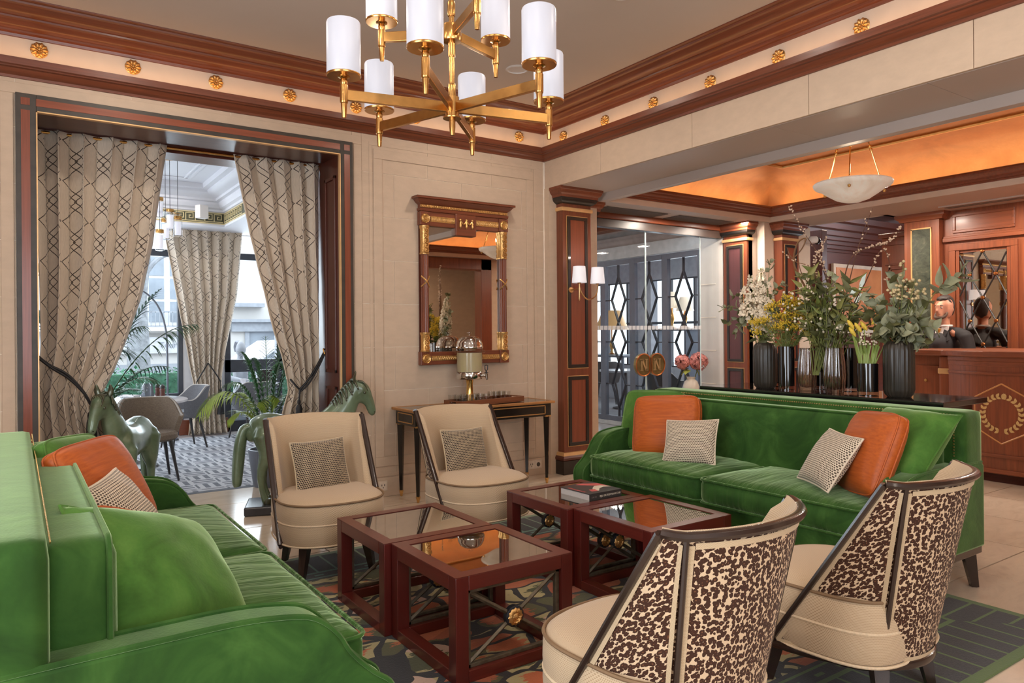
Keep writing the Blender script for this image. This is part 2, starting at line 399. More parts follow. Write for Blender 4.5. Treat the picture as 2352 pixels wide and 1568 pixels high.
# gilt rosettes on the frieze
def rosette_mesh():
    m = MB(); m.lathe([(.0, .010), (.03, .010), (.036, .004), (.05, .004), (.054, .0)], n=20)
    for k in range(10):
        t = 2 * pi * k / 10
        m.grid(lambda u, v: (Vector((cos(t), sin(t), 0)) * (.012 + .042 * v) + Vector((-sin(t), cos(t), 0)) * ((u - .5) * .026 * sin(pi * min(1, .15 + .75 * v)))) + Vector((0, 0, .010 + .016 * sin(pi * v) * (1 - (2 * u - 1) ** 2) + .004)), 5, 6)
    for k in range(6):
        t = 2 * pi * k / 6 + .3; m.lathe([(.0, .006), (.005, .004), (.007, 0)], (cos(t) * .014, sin(t) * .014, .018), n=6)
    m.lathe([(0, .036), (.006, .034), (.009, .026), (.009, .016)], n=10)
    return m.mesh('rosette', GILT, True, 50)
RM = rosette_mesh()
ordn = ['first', 'second', 'third', 'fourth', 'fifth', 'sixth', 'seventh', 'eighth']
for k in range(8):
    o = inst('rosette', RM, None, (.15 + .583 * k, YW - .004, 3.452), (R(90), 0, 0))
    tag(o, 'round gilt flower rosette on the back wall frieze, %s from the left' % ordn[k], 'rosette', 'rosettes on the back wall frieze')
for k in range(8):
    o = inst('rosette', RM, None, (4.546, 5.69 - .62 * k, 3.425), (R(90), 0, R(-90)))
    tag(o, 'round gilt flower rosette on the right-hand frieze, %s out from the corner' % ordn[k], 'rosette', 'rosettes on the right-hand frieze')
# recessed lights in the salon ceiling
for k, (x, y) in enumerate(DOWN):
    o = struct(MB().lathe([(.095, 0), (.10, -.006), (.085, -.012), (.08, -.004)], (x, y, 3.68), 20).build('trim_downlight', WHITEP, None, True))

# ================================================================== framed opening to the dining room
df = struct(MB().box(.009, .129, YW - .035, YW, 0, 3.132).box(2.322, 2.438, YW - .035, YW, 0, 3.132).box(.129, 2.322, YW - .035, YW, 3.016, 3.132).build('door_1', EBONYG, bevel=.003))
yi = YW - .038
for x0, x1 in ((.040, .092), (2.358, 2.410)):
    MB().box(x0, x1, yi, YW - .02, 0, 3.018).build('inlay_strip', WRED, df)
    MB().box(x0, x1, yi, YW - .02, 3.052, 3.102).build('inlay_square', WRED, df)
MB().box(.128, 2.322, yi, YW - .02, 3.052, 3.102).build('inlay_strip', WREDX, df)
MB().box(.127, .135, YW - .041, YW, 0, 3.018).box(2.316, 2.324, YW - .041, YW, 0, 3.018).box(.127, 2.324, YW - .041, YW, 3.010, 3.018).build('gold_bead', PALEGOLD, df)
MB().box(.09, .129, YW, 6.9, 0, 3.05).build('jamb_lining', WDZ, df)
MB().box(2.322, 2.36, YW, 6.9, 0, 3.05).build('jamb_lining', WDZ, df)
MB().box(.129, 2.322, YW, 6.42, 3.016, 3.05).box(.129, 2.322, 6.62, 6.9, 2.99, 3.05).box(.129, 2.322, 6.42, 6.62, 3.04, 3.05).build('head_lining', WDX, df)
m = MB()
for z0, z1 in ((.25, 1.0), (1.12, 2.85)):
    for a, b, cc, d in ((6.10, 6.36, z0, z0 + .03), (6.10, 6.36, z1 - .03, z1), (6.10, 6.13, z0, z1), (6.33, 6.36, z0, z1)): m.box(2.308, 2.324, a, b, cc, d)
m.build('jamb_panel', WDZ, df, bevel=.004)
MB().tube([(.13, 6.52, 3.005), (2.32, 6.52, 3.005)], .012).build('curtain_rail', BRASS, df)

# ================================================================== lobby: soffit, gilded tray ceiling
CX0, CX1, CY0, CY1 = 5.28, 8.07, .46, 5.85
sf = MB()
for x0, x1, y0, y1 in ((5.2, CX0, .2, 7.0), (CX1, 8.80, -3.0, 5.93), (8.80, 12.5, -3.0, 4.78), (CX0, CX1, CY1, 6.41), (CX0, CX1, .2, CY0), (5.2, 8.1, -3.0, .2)): sf.box(x0, x1, y0, y1, 2.87, 3.0)
lobby_ceiling = struct(sf.build('ceiling_lobby', SOFFITP))
rect = [(CX0, CY0), (CX1, CY0), (CX1, CY1), (CX0, CY1)]           # anticlockwise: left of travel = inwards
MB().sweep([(0, 2.868), (.004, 2.868), (.004, 2.94), (0, 2.94)], rect, True).build('fascia', PLASTER, lobby_ceiling)
LC = [(0, 2.93), (.016, 2.932), (.02, 2.947), (.035, 2.95), (.045, 2.958), (.05, 2.975), (.062, 2.98), (.075, 2.99), (.082, 3.005), (.09, 3.012), (.10, 3.016), (.104, 3.03), (.10, 3.045), (.09, 3.052), (.06, 3.052), (.06, 3.035), (-.05, 3.035)]
t4 = struct(MB().sweep(LC, rect, True).build('trim_4', WX, smooth=True, angle=28))
gp = [(-.10, 3.02)] + [(-.10 + .62 * (1 - cos(a)) , 3.06 + .33 * sin(a)) for a in [R(x) for x in range(0, 91, 10)]] + [(.60, 3.395)]
cove = MB().sweep(gp, rect, True)
i_ = .60; cove.add([(CX0 + i_, CY0 + i_, 3.395), (CX1 - i_, CY0 + i_, 3.395), (CX1 - i_, CY1 - i_, 3.395), (CX0 + i_, CY1 - i_, 3.395)], [(0, 1, 2, 3)])
struct(cove.build('ceiling_gilded', LEAF, smooth=True, angle=20))
MB().sweep([(.60, 3.396), (.595, 3.38), (.61, 3.366), (.63, 3.366), (.645, 3.38), (.64, 3.396)], rect, True).build('gilt_rod', metal('pale_gilt', (232, 190, 130), .28), lobby_ceiling, True)
# air grilles in the lobby soffit
VM = plain('vent_grey', (96, 86, 78), .6)
for k, (x0, x1) in enumerate(((5.46, 6.42), (6.62, 7.62))):
    v = struct(MB().box(x0 - .02, x1 + .02, 6.04, 6.36, 2.866, 2.874).build('trim_vent', SOFFITP))
    MB().box(x0, x1, 6.06, 6.34, 2.8645, 2.868).build('grille_back', plain('vent_dark', (52, 46, 42), .8), v)
    me = MB().box(x0, x1, -.006, .006, 2.856, 2.866).mesh('slat', VM)
    for j in range(12): inst('slat', me, v, (0, 6.07 + j * .0235, 0), (0, 0, 0))
v = struct(MB().box(8.75, 8.95, 1.0, 4.1, 2.855, 2.875).build('trim_vent', SOFFITP, bevel=.006))
MB().box(8.79, 8.84, 1.05, 4.05, 2.852, 2.858).box(8.87, 8.91, 1.05, 4.05, 2.852, 2.858).build('grille_slot', VM, v)

# ================================================================== pilasters
GOLDLINE = plain('gold_line', (214, 168, 112), .35, .4)
MOUTAN = EBONY
def pilaster(name, loc, rz, w=.382, top=2.955, dep=.14, panelmat=None):
    h = w / 2; k = top / 2.955
    root = struct(MB().box(-h, h, 0, dep, .224, top).build(name, WZ, bevel=.003)); root.location = loc; root.rotation_euler = (0, 0, rz)
    def rects(z0, z1):
        x0, x1 = -h + .045, h - .058; x0, x1 = -h + .05, h - .05
        def fr(w0, w1, y0, y1, nm, mt):
            m = MB(); a0, a1, b0, b1 = x0 + w0, x1 - w0, z0 + w0, z1 - w0; d = w1 - w0
            m.box(a0, a1, y0, y1, b1 - d, b1).box(a0, a1, y0, y1, b0, b0 + d).box(a0, a0 + d, y0, y1, b0 + d, b1 - d).box(a1 - d, a1, y0, y1, b0 + d, b1 - d)
            m.build(nm, mt, root, bevel=.0015)
        fr(0, .008, -.004, .004, 'gold_line', GOLDLINE)
        fr(.010, .044, -.016, .004, 'panel_moulding', EBONY)
        MB().box(x0 + .03, x1 - .03, -.006, .004, z0 + .03, z1 - .03).build('panel', panelmat or WRED, root)
    rects(1.084 * k, 2.669 * k); rects(.278 * k, 1.012 * k)
    path = [(-h, dep), (-h, 0), (h, 0), (h, dep)]                      # travelling: outside lies to the right
    def band(pr, nm, mt, sm=True): MB().sweep([(-o, z * k) for o, z in pr], path).build(nm, mt, root, smooth=sm, angle=30)
    band([(0, 2.714), (.012, 2.716), (.016, 2.735), (.012, 2.753), (0, 2.755)], 'gold_band', PALEGOLD)
    band([(0, 2.79), (.008, 2.795), (.02, 2.80), (.04, 2.815), (.05, 2.835), (.05, 2.85), (0, 2.85)], 'capital_ovolo', EBONY)
    band([(0, 2.85), (.055, 2.85), (.058, 2.875), (.07, 2.885), (.082, 2.90), (.088, 2.92), (.095, 2.925), (.095, 2.955), (0, 2.955)], 'capital_cornice', WX)
    band([(0, .226), (.018, .222), (.026, .19), (.0, .19)], 'gold_moulding', PALEGOLD)
    band([(0, .195), (.03, .19), (.042, .17), (.04, .15), (.028, .14), (0, .14)], 'base_torus', WDX)
    band([(0, .14), (.034, .14), (.034, 0), (0, 0)], 'plinth', EBONY, False)
    MB().box(-h - .04, h + .04, -.04, dep, top - .004, top).build('capital_top', WX, root)
    return root
pilaster('trim_5', (4.838, 5.85, 0), 0)
PURPLE = wood('purple_reflection_mahogany', (88, 50, 52), 2, .35, .3)  # purplish reflection on the side-facing panels, put into the wood colour
pilaster('trim_6', (7.80, 6.195, 0), R(-90), .37, 2.872, .12, PURPLE)
pilaster('trim_7', (8.40, 5.78, 0), 0, .36, 2.872, .12)
pilaster('trim_8', (5.205, 6.2, 0), R(90), .37, 2.872, .1, PURPLE)

# walls of lobby, foyer and beyond
lw = MB().box(7.84, 8.02, 6.01, 6.40, 0, 2.9).box(8.02, 9.02, 5.90, 6.1, 0, 2.87)
struct(lw.build('wall_lobby', PLASTER))
m = MB().box(7.805, 8.05, 6.40, 6.795, 0, 3.2)
fw_ = struct(m.build('wall_foyer', plain('foyer_stone', (206, 200, 194), .5, var=.03)))
for z in (.3, .75, 1.2, 1.65, 2.1): MB().box(7.80, 7.806, 6.52, 6.79, z, z + .008).build('joint_line', MORTAR, fw_)

# ================================================================== glass doors to the foyer
YG = 6.45
d2 = struct(MB().box(5.2, 7.8, YG - .05, YG + .05, 2.70, 2.795).build('door_2', plain('header_brown', (62, 48, 42), .35), bevel=.003))
MB().box(5.2, 7.8, YG - .08, YG + .06, 2.795, 2.872).build('header_cornice', WX, d2, bevel=.01)
for x0, x1, nm in ((5.22, 6.415, 'glass_leaf'), (6.425, 7.415, 'glass_leaf'), (7.425, 7.78, 'side_glass')):
    MB().box(x0, x1, YG - .006, YG + .006, .02, 2.70).build(nm, GLASS, d2)
EDGE = plain('glass_edge', (206, 222, 222), .2)
MB().box(6.412, 6.416, YG - .007, YG + .007, .02, 2.7).box(6.424, 6.428, YG - .007, YG + .007, .02, 2.7).box(7.412, 7.416, YG - .007, YG + .007, .02, 2.7).build('polished_edge', EDGE, d2)
FROST = N('frosted_film'); FROST.base(lin((225, 228, 232))); FROST.set(rough=.6, alpha=.55)
f = FROST.noise(FROST.coords(), 30, 2); FROST.base(FROST.ramp(f, [(.3, lin((218, 222, 228))), (.7, lin((232, 235, 238)))])); FROST = FROST.m
sm = MB().box(0, .055, YG - .008, YG - .0065, 1.488, 1.537).mesh('frosted_square', FROST)
for k in range(33): inst('frosted_square', sm, d2, (5.27 + .0655 * k if k < 33 else 0, 0, 0))
def letter_n(m, w, h, t, fn):
    s = .018
    m.prism([(-w, -h), (-w + s, -h), (-w + s, h), (-w, h)], fn, 0, t); m.prism([(w - s, -h), (w, -h), (w, h), (w - s, h)], fn, 0, t)
    m.prism([(-w, h), (-w + s * 1.5, h), (w, -h), (w - s * 1.5, -h)], fn, 0, t)
    for sx in (-w + s / 2, w - s / 2): 
        for sz in (-h, h): m.prism([(sx - .022, sz - .005), (sx + .022, sz - .005), (sx + .022, sz + .005), (sx - .022, sz + .005)], fn, 0, t)
BRONZE = plain('dark_bronze', (122, 104, 66), .3, .5, .3, 8)
for cx, sg in ((6.31, -1), (6.535, 1)):
    prof = []
    n = 28
    poly = [(max(-.135, min(.135, .135 * cos(2 * pi * k / n))), .138 * sin(2 * pi * k / n)) for k in range(n)]
    cut = .102 * -sg
    poly = [((min(x, .098) if sg < 0 else max(x, -.098)), z) for x, z in poly]
    fn = lambda a, cc, t: (cx + a, YG - .03 - t, 1.06 + cc)
    h = MB().prism(poly, fn, 0, .045).build('push_plate', BRONZE, d2, bevel=.006)
    ring = MB().tube([fn(a * .97, b * .97, .048) for a, b in poly], .008, 6, True).build('plate_rim', metal('copper_rim', (196, 122, 74), .3), h)
    lm = MB(); letter_n(lm, .05, .066, .006, lambda a, cc, t: (cx + a, YG - .075 - t, 1.06 + cc)); lm.build('letter', plain('letter_bronze', (176, 146, 104), .35, .4), h)
    MB().tube([(cx, YG - .03, 1.06), (cx, YG, 1.06)], .02).build('standoff', BRASS, d2)

# ================================================================== foyer with lattice screen, room beyond
struct(MB().box(5.2, 12.5, 7.17, 14, -.25, -.003).box(4.4, 5.25, 7.17, 14, -.25, -.003).build('floor_foyer', FOYERST))
struct(MB().box(5.2, 12.5, 6.9, 14, 3.13, 3.3).build('ceiling_foyer', plain('foyer_ceiling', (176, 168, 166), .6)))
fc = MB()
for y in (7.4, 9.6, 11.8): fc.box(5.2, 7.8, y, y + .16, 3.02, 3.13)
for x in (5.25, 7.5): fc.box(x, x + .2, 7, 14, 3.02, 3.13)
tr9 = struct(fc.build('trim_9', WDX, bevel=.01))
MB().sweep([(0, 2.80), (.03, 2.81), (.05, 2.84), (.06, 2.87), (.09, 2.89), (.1, 2.93), (0, 2.95)], [(7.8, 6.5), (7.8, 14), (5.2, 14)]).build('cornice', plain('grey_cornice', (150, 138, 134), .5), tr9, True)
for y in (8.5, 10.7):
    md = MB()
    for r in (.5, .4, .28, .12): md.tube([(6.5 + r * cos(t), y + r * sin(t), 3.125) for t in [2 * pi * k / 36 for k in range(36)]], .022, 6, True)
    md.build('ceiling_medallion', plain('medallion', (196, 190, 190), .5), tr9, True)
MB().box(5.6, 6.1, 7.6, 9.2, 3.115, 3.125).box(5.5, 7.4, 11.0, 11.7, 3.115, 3.125).build('gilded_panel', LEAF, tr9)
struct(MB().box(7.8, 8.0, 6.795, 14, 2.61, 3.2).box(7.8, 8.0, 6.795, 14, 0, .06).build('wall_screen', plain('pale_band', (186, 186, 186), .5)))
struct(MB().box(8.80, 8.86, 4.78, 6.0, 2.87, 3.5).box(8.80, 12.5, 4.72, 4.78, 2.87, 3.5).box(8.8, 13, 4.72, 6.8, 3.44, 3.5).build('ceiling_hall', WHITEP))
struct(MB().box(4.4, 5.2, 6.9, 11.8, 0, 3.3).box(5.1, 5.2, 11.8, 14, 0, 3.3).build('wall_divider', WHITEP))
# lattice screen in the plane x = 7.8
PW = .676
def screen_panel(y0, idx):
    root = thing('lattice_screen', 'dark metal glazed screen panel with long diamonds in the foyer, %s from the glass doors' % ordn[idx], 'screen', (7.86, y0, 0), 0, 'lattice screen panels in the foyer')
    w = PW; fn = lambda a, cc, t: (t, a, cc)
    def bar(p, q, s, nm):
        (a0, b0), (a1, b1) = p, q; d = Vector((a1 - a0, b1 - b0)).normalized(); n2 = Vector((-d.y, d.x)) * s
        return MB().prism([(a0 - n2.x, b0 - n2.y), (a1 - n2.x, b1 - n2.y), (a1 + n2.x, b1 + n2.y), (a0 + n2.x, b0 + n2.y)], fn, -.02, .02)
    m = MB(); m.box(-.035, .035, 0, .055, .06, 2.60).box(-.035, .035, w - .055, w, .06, 2.60).box(-.035, .035, .05, w - .05, 2.52, 2.60).box(-.035, .035, .05, w - .05, .06, .14)
    m.build('frame', GREYM, root)
    c = w / 2; hw = .155; lat = MB()
    zs = [.35, .80, 1.28, 1.80, 2.34]
    zz = [.14, .42, .79, 1.16, 1.53, 1.90, 2.27, 2.52]
    nodes_c = [.42, 1.16 + 0, 1.70, 2.30]
    apex = [.28, 1.0, 1.62, 2.33]; wide = [.64, 1.31, 1.97]
    for i, wz in enumerate(wide):
        for sgn in (-1, 1):
            lat.v, lat.f = lat.v, lat.f
            for b in (bar((c, apex[i]), (c + sgn * hw, wz), .008, ''), bar((c + sgn * hw, wz), (c, apex[i + 1]), .008, ''), bar((c + sgn * hw, wz), (c + sgn * (w / 2 - .05), wz), .008, '')):
                lat.add(b.v, b.f)
    for b in (bar((c, .14), (c, .28), .008, ''), bar((c, 2.33), (c, 2.52), .008, '')): lat.add(b.v, b.f)
    lat.build('lattice', BLACKM, root)
    MB().box(-.004, .004, .05, w - .05, .14, 2.52).build('pane', WGLASS, root)
for k in range(7): screen_panel(6.80 + PW * k, k)
# ================================================================== dining room beyond the curtains
DCEIL = plain('dining_ceiling', (214, 214, 220), .6, var=.015, scale=2)
CARPET = N('fretwork_carpet')
cv = CARPET.coords(scale=(1, 1, 1)); sx = CARPET.n('SeparateXYZ'); CARPET.l(cv, sx.inputs[0])
def fret(nn, X, Y, s):
    u = nn.math('MULTIPLY', X, s); v = nn.math('MULTIPLY', Y, s)
    iu = nn.math('FLOOR', u); iv = nn.math('FLOOR', v)
    fu = nn.math('FRACT', u); fv = nn.math('FRACT', v)
    par = nn.math('MODULO', nn.math('ABSOLUTE', nn.math('ADD', iu, iv)), 2.0)
    a = nn.math('ADD', nn.math('MULTIPLY', fu, par), nn.math('MULTIPLY', fv, nn.math('SUBTRACT', 1.0, par)))   # bars run one way or the other
    b = nn.math('ADD', nn.math('MULTIPLY', fv, par), nn.math('MULTIPLY', fu, nn.math('SUBTRACT', 1.0, par)))
    bars = nn.math('LESS_THAN', nn.math('FRACT', nn.math('ADD', nn.math('MULTIPLY', a, 2.5), .25)), .5)
    end = nn.math('LESS_THAN', nn.math('ABSOLUTE', nn.math('SUBTRACT', b, .5)), .43)
    return nn.math('MULTIPLY', bars, end)
pat = fret(CARPET, sx.outputs['X'], sx.outputs['Y'], 4.2)
gn = CARPET.noise(CARPET.coords(), 90, 2)
CARPET.base(CARPET.mix(CARPET.math('MULTIPLY', gn, .25), CARPET.mix(pat, lin((188, 188, 192)), lin((98, 100, 108))), lin((120, 120, 126)))); CARPET.set(rough=.9); CARPET.bump(gn, .2, .003); CARPET = CARPET.m
fd = struct(MB().box(-2.9, 4.4, 7.18, 11.56, -.25, -.012).build('floor_dining', GROUT))
cp = MB().box(-2.55, 4.35, 7.26, 11.2, -.012, .0).build('rug_carpet', CARPET); tag(cp, 'grey fitted carpet with a pale geometric fretwork pattern in the dining room', 'carpet')
MB().box(-2.55, 4.35, 7.18, 7.26, -.012, -.0005).build('carpet_border', plain('carpet_edge', (92, 94, 100), .9), cp)
for y in (7.30, 7.325, 7.35): MB().box(-2.55, 4.35, y, y + .008, -.003, .001).build('woven_line', plain('woven_grey', (178, 178, 184), .9), cp)
MB().box(-2.55, 4.35, 11.2, 11.56, -.012, -.0005).build('threshold_slab', plain('pale_threshold', (178, 172, 170), .3), fd)
# bulkhead and tray ceiling with the key band
DX1, DY1 = 2.46, 10.80
dc = MB().box(-2.9, DX1, 6.9, DY1, 3.52, 3.7).box(DX1, 4.45, 6.9, 11.6, 3.0, 3.7).box(-2.9, DX1, DY1, 11.6, 3.0, 3.7)
dcl = struct(dc.build('ceiling_dining', DCEIL))
dpath = [(DX1, 6.9), (DX1, DY1), (-2.9, DY1)]
MB().sweep([(0, 3.20), (.02, 3.205), (.03, 3.23), (.07, 3.25), (.10, 3.29), (.105, 3.32), (.15, 3.33), (.155, 3.36), (.22, 3.38), (.28, 3.42), (.285, 3.45), (.35, 3.46), (.36, 3.52)], dpath).build('cornice', DCEIL, dcl, True, angle=25)
for o, w in ((.55, .02), (.62, .012), (.95, .02)):
    MB().sweep([(o, 3.521), (o, 3.508), (o + w, 3.502), (o + w * 2, 3.508), (o + w * 2, 3.521)], dpath).build('ceiling_bead', DCEIL, dcl, True)
for x0, x1, y0, y1 in ((.2, 1.2, 9.55, 10.0), (.5, 1.45, 9.7, 9.85)):
    m = MB()
    for a, b, c_, d in ((x0, x1, y0, y0 + .02), (x0, x1, y1 - .02, y1), (x0, x0 + .02, y0, y1), (x1 - .02, x1, y0, y1)): m.box(a, b, c_, d, 3.50, 3.521)
    m.build('ceiling_bead', DCEIL, dcl)
KEYBG = plain('key_band_green', (84, 82, 60), .6); KEYFG = plain('key_band_gold', (206, 188, 142), .5)
MB().sweep([(.002, 3.035), (.004, 3.04), (.004, 3.185), (.002, 3.19)], dpath).build('key_band', KEYBG, dcl)
MB().sweep([(.0, 3.03), (.008, 3.032), (.008, 3.046), (.0, 3.048)], dpath).build('key_border', KEYFG, dcl)
MB().sweep([(.0, 3.178), (.008, 3.18), (.008, 3.192), (.0, 3.194)], dpath).build('key_border', KEYFG, dcl)
km = MB(); P_ = .124; t_ = .011
def kb(x0, x1, z0, z1): km.box(x0, x1, -.007, 0, z0, z1)
kb(0, P_ * .86, .105, .116); kb(P_ * .86 - t_, P_ * .86, .035, .116); kb(P_ * .36, P_ * .86, .035, .046); kb(P_ * .36, P_ * .36 + t_, .035, .082); kb(P_ * .36, P_ * .60, .071, .082); kb(0, t_, .0, .116); kb(0, P_, 0, .011)
kmesh = km.mesh('key', KEYFG)
for k in range(13): inst('key', kmesh, dcl, (DX1 - .02 - P_ * (k + 1), DY1 - .004, 3.055))
for k in range(8): inst('key', kmesh, dcl, (DX1 - .004, DY1 - .02 - P_ * k, 3.055), (0, 0, R(-90)))
sp = thing('ceiling_speaker', 'small white loudspeaker mounted in the corner of the dining room ceiling', 'speaker', (2.12, 10.62, 3.13), R(25))
MB().box(-.07, .07, -.06, .05, -.06, .12).build('housing', WHITEP, sp, bevel=.01); MB().tube([(.0, .05, .04), (.1, .1, .08), (.18, .12, .06)], .012).build('bracket', WHITEP, sp)

# far wall with the street windows
fwall = MB().box(-2.9, -2.2, 11.56, 11.8, 0, 3.4).box(2.03, 2.62, 11.56, 11.8, 0, 3.4).box(-2.2, 4.4, 11.56, 11.8, 3.05, 3.4)
struct(fwall.build('wall_street', plain('white_wall', (206, 206, 210), .6, var=.02)))
FRM = plain('dark_window_frame', (58, 62, 72), .4)
w3 = MB()
for x in (-2.2, -.8, .62, 1.97): w3.box(x, x + .065, 11.55, 11.65, 0, 3.05)
w3.box(-2.2, 2.03, 11.55, 11.65, .0, .62).box(-2.2, 2.03, 11.55, 11.65, 2.62, 2.72).box(-2.2, 2.03, 11.55, 11.65, 3.0, 3.05)
win3 = struct(w3.build('window_3', FRM, bevel=.004))
for a, b in ((-2.14, -.8), (-.735, .62), (.685, 1.97)): MB().box(a, b, 11.59, 11.60, .62, 3.0).build('pane', WGLASS, win3)
w4 = MB()
for x in (2.62, 3.40, 4.15): w4.box(x, x + .085, 11.54, 11.66, 0, 3.05)
w4.box(2.62, 4.24, 11.54, 11.66, 0, .16).box(2.62, 4.24, 11.54, 11.66, .90, 1.09).box(2.62, 4.24, 11.54, 11.66, 2.62, 2.72).box(2.62, 4.24, 11.54, 11.66, 3.0, 3.05)
win4 = struct(w4.build('window_4', FRM, bevel=.004))
for a, b in ((2.705, 3.40), (3.485, 4.15)):
    for z0, z1 in ((.16, .90), (1.09, 2.62)): MB().box(a, b, 11.595, 11.605, z0, z1).build('pane', WGLASS, win4)
struct(MB().box(1.97, 2.66, 11.52, 11.56, 0, .22).build('baseboard_street', WX, bevel=.01))

# ================================================================== curtains
CURT = N('trellis_curtain')
uvn = CURT.n('TexCoord'); su = CURT.n('SeparateXYZ'); CURT.l(uvn.outputs['UV'], su.inputs[0])
U, V = su.outputs['X'], su.outputs['Y']
p = CURT.math('MULTIPLY', U, 1 / .36); q = CURT.math('MULTIPLY', V, 1 / .31)
def tri(nn, x): return nn.math('MULTIPLY', nn.math('ABSOLUTE', nn.math('SUBTRACT', nn.math('FRACT', x), .5)), 2.0)
lines = None
for a, b, ph in ((.02, .50, 0.0), (.98, -.50, 0.0), (.20, .50, .0), (.80, -.50, .0)):
    t = tri(CURT, CURT.math('ADD', q, ph))
    d = CURT.math('ABSOLUTE', CURT.math('SUBTRACT', CURT.math('SUBTRACT', CURT.math('FRACT', p), a), CURT.math('MULTIPLY', t, b)))
    hit = CURT.math('LESS_THAN', d, .014)
    lines = hit if lines is None else CURT.math('MAXIMUM', lines, hit)
gn = CURT.noise(CURT.coords(scale=(40, 40, 4)), 6, 2)
CURT.base(CURT.mix(lines, CURT.ramp(gn, [(.3, lin((204, 188, 168))), (.7, lin((220, 204, 184)))]), lin((52, 38, 28)))); CURT.set(rough=.55, sheen=.25); CURT = CURT.m
LINING = plain('curtain_lining', (196, 200, 212), .8, var=.04)
def interp(tab, z):
    for (z0, a), (z1, b) in zip(tab[:-1], tab[1:]):
        if z0 >= z >= z1: return lerp(a, b, (z0 - z) / (z0 - z1))
    return tab[-1][1] if z < tab[-1][0] else tab[0][1]
def curtain(name, label, left, right, ztop, zbot, y0, folds, amp, cloth, seed=0, ztie=None, group=None):
    root = thing(name, label, 'curtain', ((left[0][1] + right[0][1]) / 2, y0, 0), 0, group); ox = root.location.x
    nu, nv = folds * 14 + 1, 70
    def fn(u, v):
        z = lerp(ztop, zbot, v); xl = interp(left, z); xr = interp(right, z); w = xr - xl
        tight = 1 - 0.0
        wob = .10 * nz(u * 5 + seed, v * 2.2, seed) * (1 - abs(2 * u - 1))
        uu = min(1, max(0, u + wob * .4))
        ph = 2 * pi * folds * u + 1.1 * nz(u * 3 + seed * 2, v * 1.4, 3.3)
        head = smooth01(v / .06)
        a = amp * (.55 + .45 * head) * (.8 + .5 * nz(u * 7 + seed, v * 1.6, 7))
        x = xl + w * uu + .018 * sin(ph * 2) * w
        y = a * sin(ph) + .012 * nz(u * 9, v * 16, seed)
        if ztie is not None: y *= 1 - .35 * math.exp(-((z - ztie) / .12) ** 2)
        return (x - ox, y, z)
    m = MB().grid(fn, nu, nv, uvf=lambda u, v: (u * cloth, (1 - v) * (ztop - zbot)))
    o = m.build('drape', CURT, root, True, angle=180)
    so = o.modifiers.new('solid', 'SOLIDIFY'); so.thickness = .006
    return root
ZT = 3.02
L_r = [(3.02, 1.03), (2.6, .973), (2.2, .922), (1.78, .84), (1.43, .73), (1.19, .64), (1.05, .575), (.98, .54), (.85, .57), (.6, .64), (.0, .72)]
L_l = [(3.02, .135), (2.0, .16), (1.4, .165), (1.05, .14), (.6, .155), (0, .165)]
cl = curtain('curtain', 'long beige curtain with dark trellis lines at the left of the framed opening', L_l, L_r, ZT, .012, 6.50, 5, .072, 1.8, 1.3, 1.05)
R_l = [(3.02, 1.562), (2.33, 1.695), (1.88, 1.80), (1.49, 1.895), (1.26, 1.965), (1.06, 2.005), (.95, 2.02), (.85, 1.985), (.6, 1.92), (0, 1.86)]
R_r = [(3.02, 2.305), (1.5, 2.30), (.9, 2.29), (0, 2.30)]
cr = curtain('curtain', 'long beige trellis curtain at the right of the framed opening beside the wood jamb', R_l, R_r, ZT, .012, 6.50, 5, .062, 1.55, 4.7, .98)
T_l = [(3.15, 1.72), (2.8, 1.776), (1.9, 1.94), (1.28, 2.05), (.95, 2.10), (.77, 2.14), (.5, 2.12), (0, 2.06)]
T_r = [(3.15, 2.86), (2.05, 2.75), (1.27, 2.59), (.9, 2.53), (.75, 2.52), (.5, 2.53), (0, 2.60)]
ct = curtain('curtain', 'far grey trellis curtain with two tassels on the pier between the street windows', T_l, T_r, 3.15, .015, 11.33, 7, .06, 2.3, 9.1, .85)
CORD = plain('black_cord', (26, 24, 26), .6)
def tassel(root, x, y, z, s=1.0):
    b = MB().lathe([(.0, 0), (.012, 0), (.016, -.02), (.012, -.04), (.02, -.05), (.028, -.075), (.026, -.10), (.033, -.13), (.04, -.27), (.042, -.30), (.0, -.30)], (x, y, z), 14)
    for i in range(len(b.v)): p0 = Vector(b.v[i]); b.v[i] = tuple(Vector((x, y, z)) + (p0 - Vector((x, y, z))) * s)
    return b.build('tassel', CORD, root, True)
ox = cl.location.x
MB().tube(spline([(.118 - ox, -.09, 1.33), (.2 - ox, -.10, 1.25), (.32 - ox, -.115, 1.17), (.42 - ox, -.11, 1.04), (.47 - ox, -.10, .94)], 6), .011, 8).tube(spline([(.118 - ox, -.10, 1.32), (.22 - ox, -.12, 1.225), (.33 - ox, -.125, 1.14), (.43 - ox, -.12, 1.02), (.48 - ox, -.10, .92)], 6), .009, 8).build('tie_cord', CORD, cl, True)
tassel(cl, .475 - ox, -.11, .93)
MB().tube(spline([(.100 - ox, -.03, 1.36), (.135 - ox, -.10, 1.35), (.12 - ox, -.12, 1.31)], 4), .007, 8).build('cord_hook', BRASS, cl, True)
ox = cr.location.x
MB().tube(spline([(2.318 - ox, -.09, 1.30), (2.24 - ox, -.105, 1.17), (2.15 - ox, -.11, 1.04), (2.085 - ox, -.10, .97)], 6), .011, 8).tube(spline([(2.318 - ox, -.10, 1.285), (2.25 - ox, -.115, 1.16), (2.16 - ox, -.12, 1.02), (2.09 - ox, -.11, .955)], 6), .009, 8).tube(spline([(2.085 - ox, -.10, .97), (2.04 - ox, -.1, 1.02), (2.02 - ox, -.05, 1.06)], 4), .009, 8).build('tie_cord', CORD, cr, True)
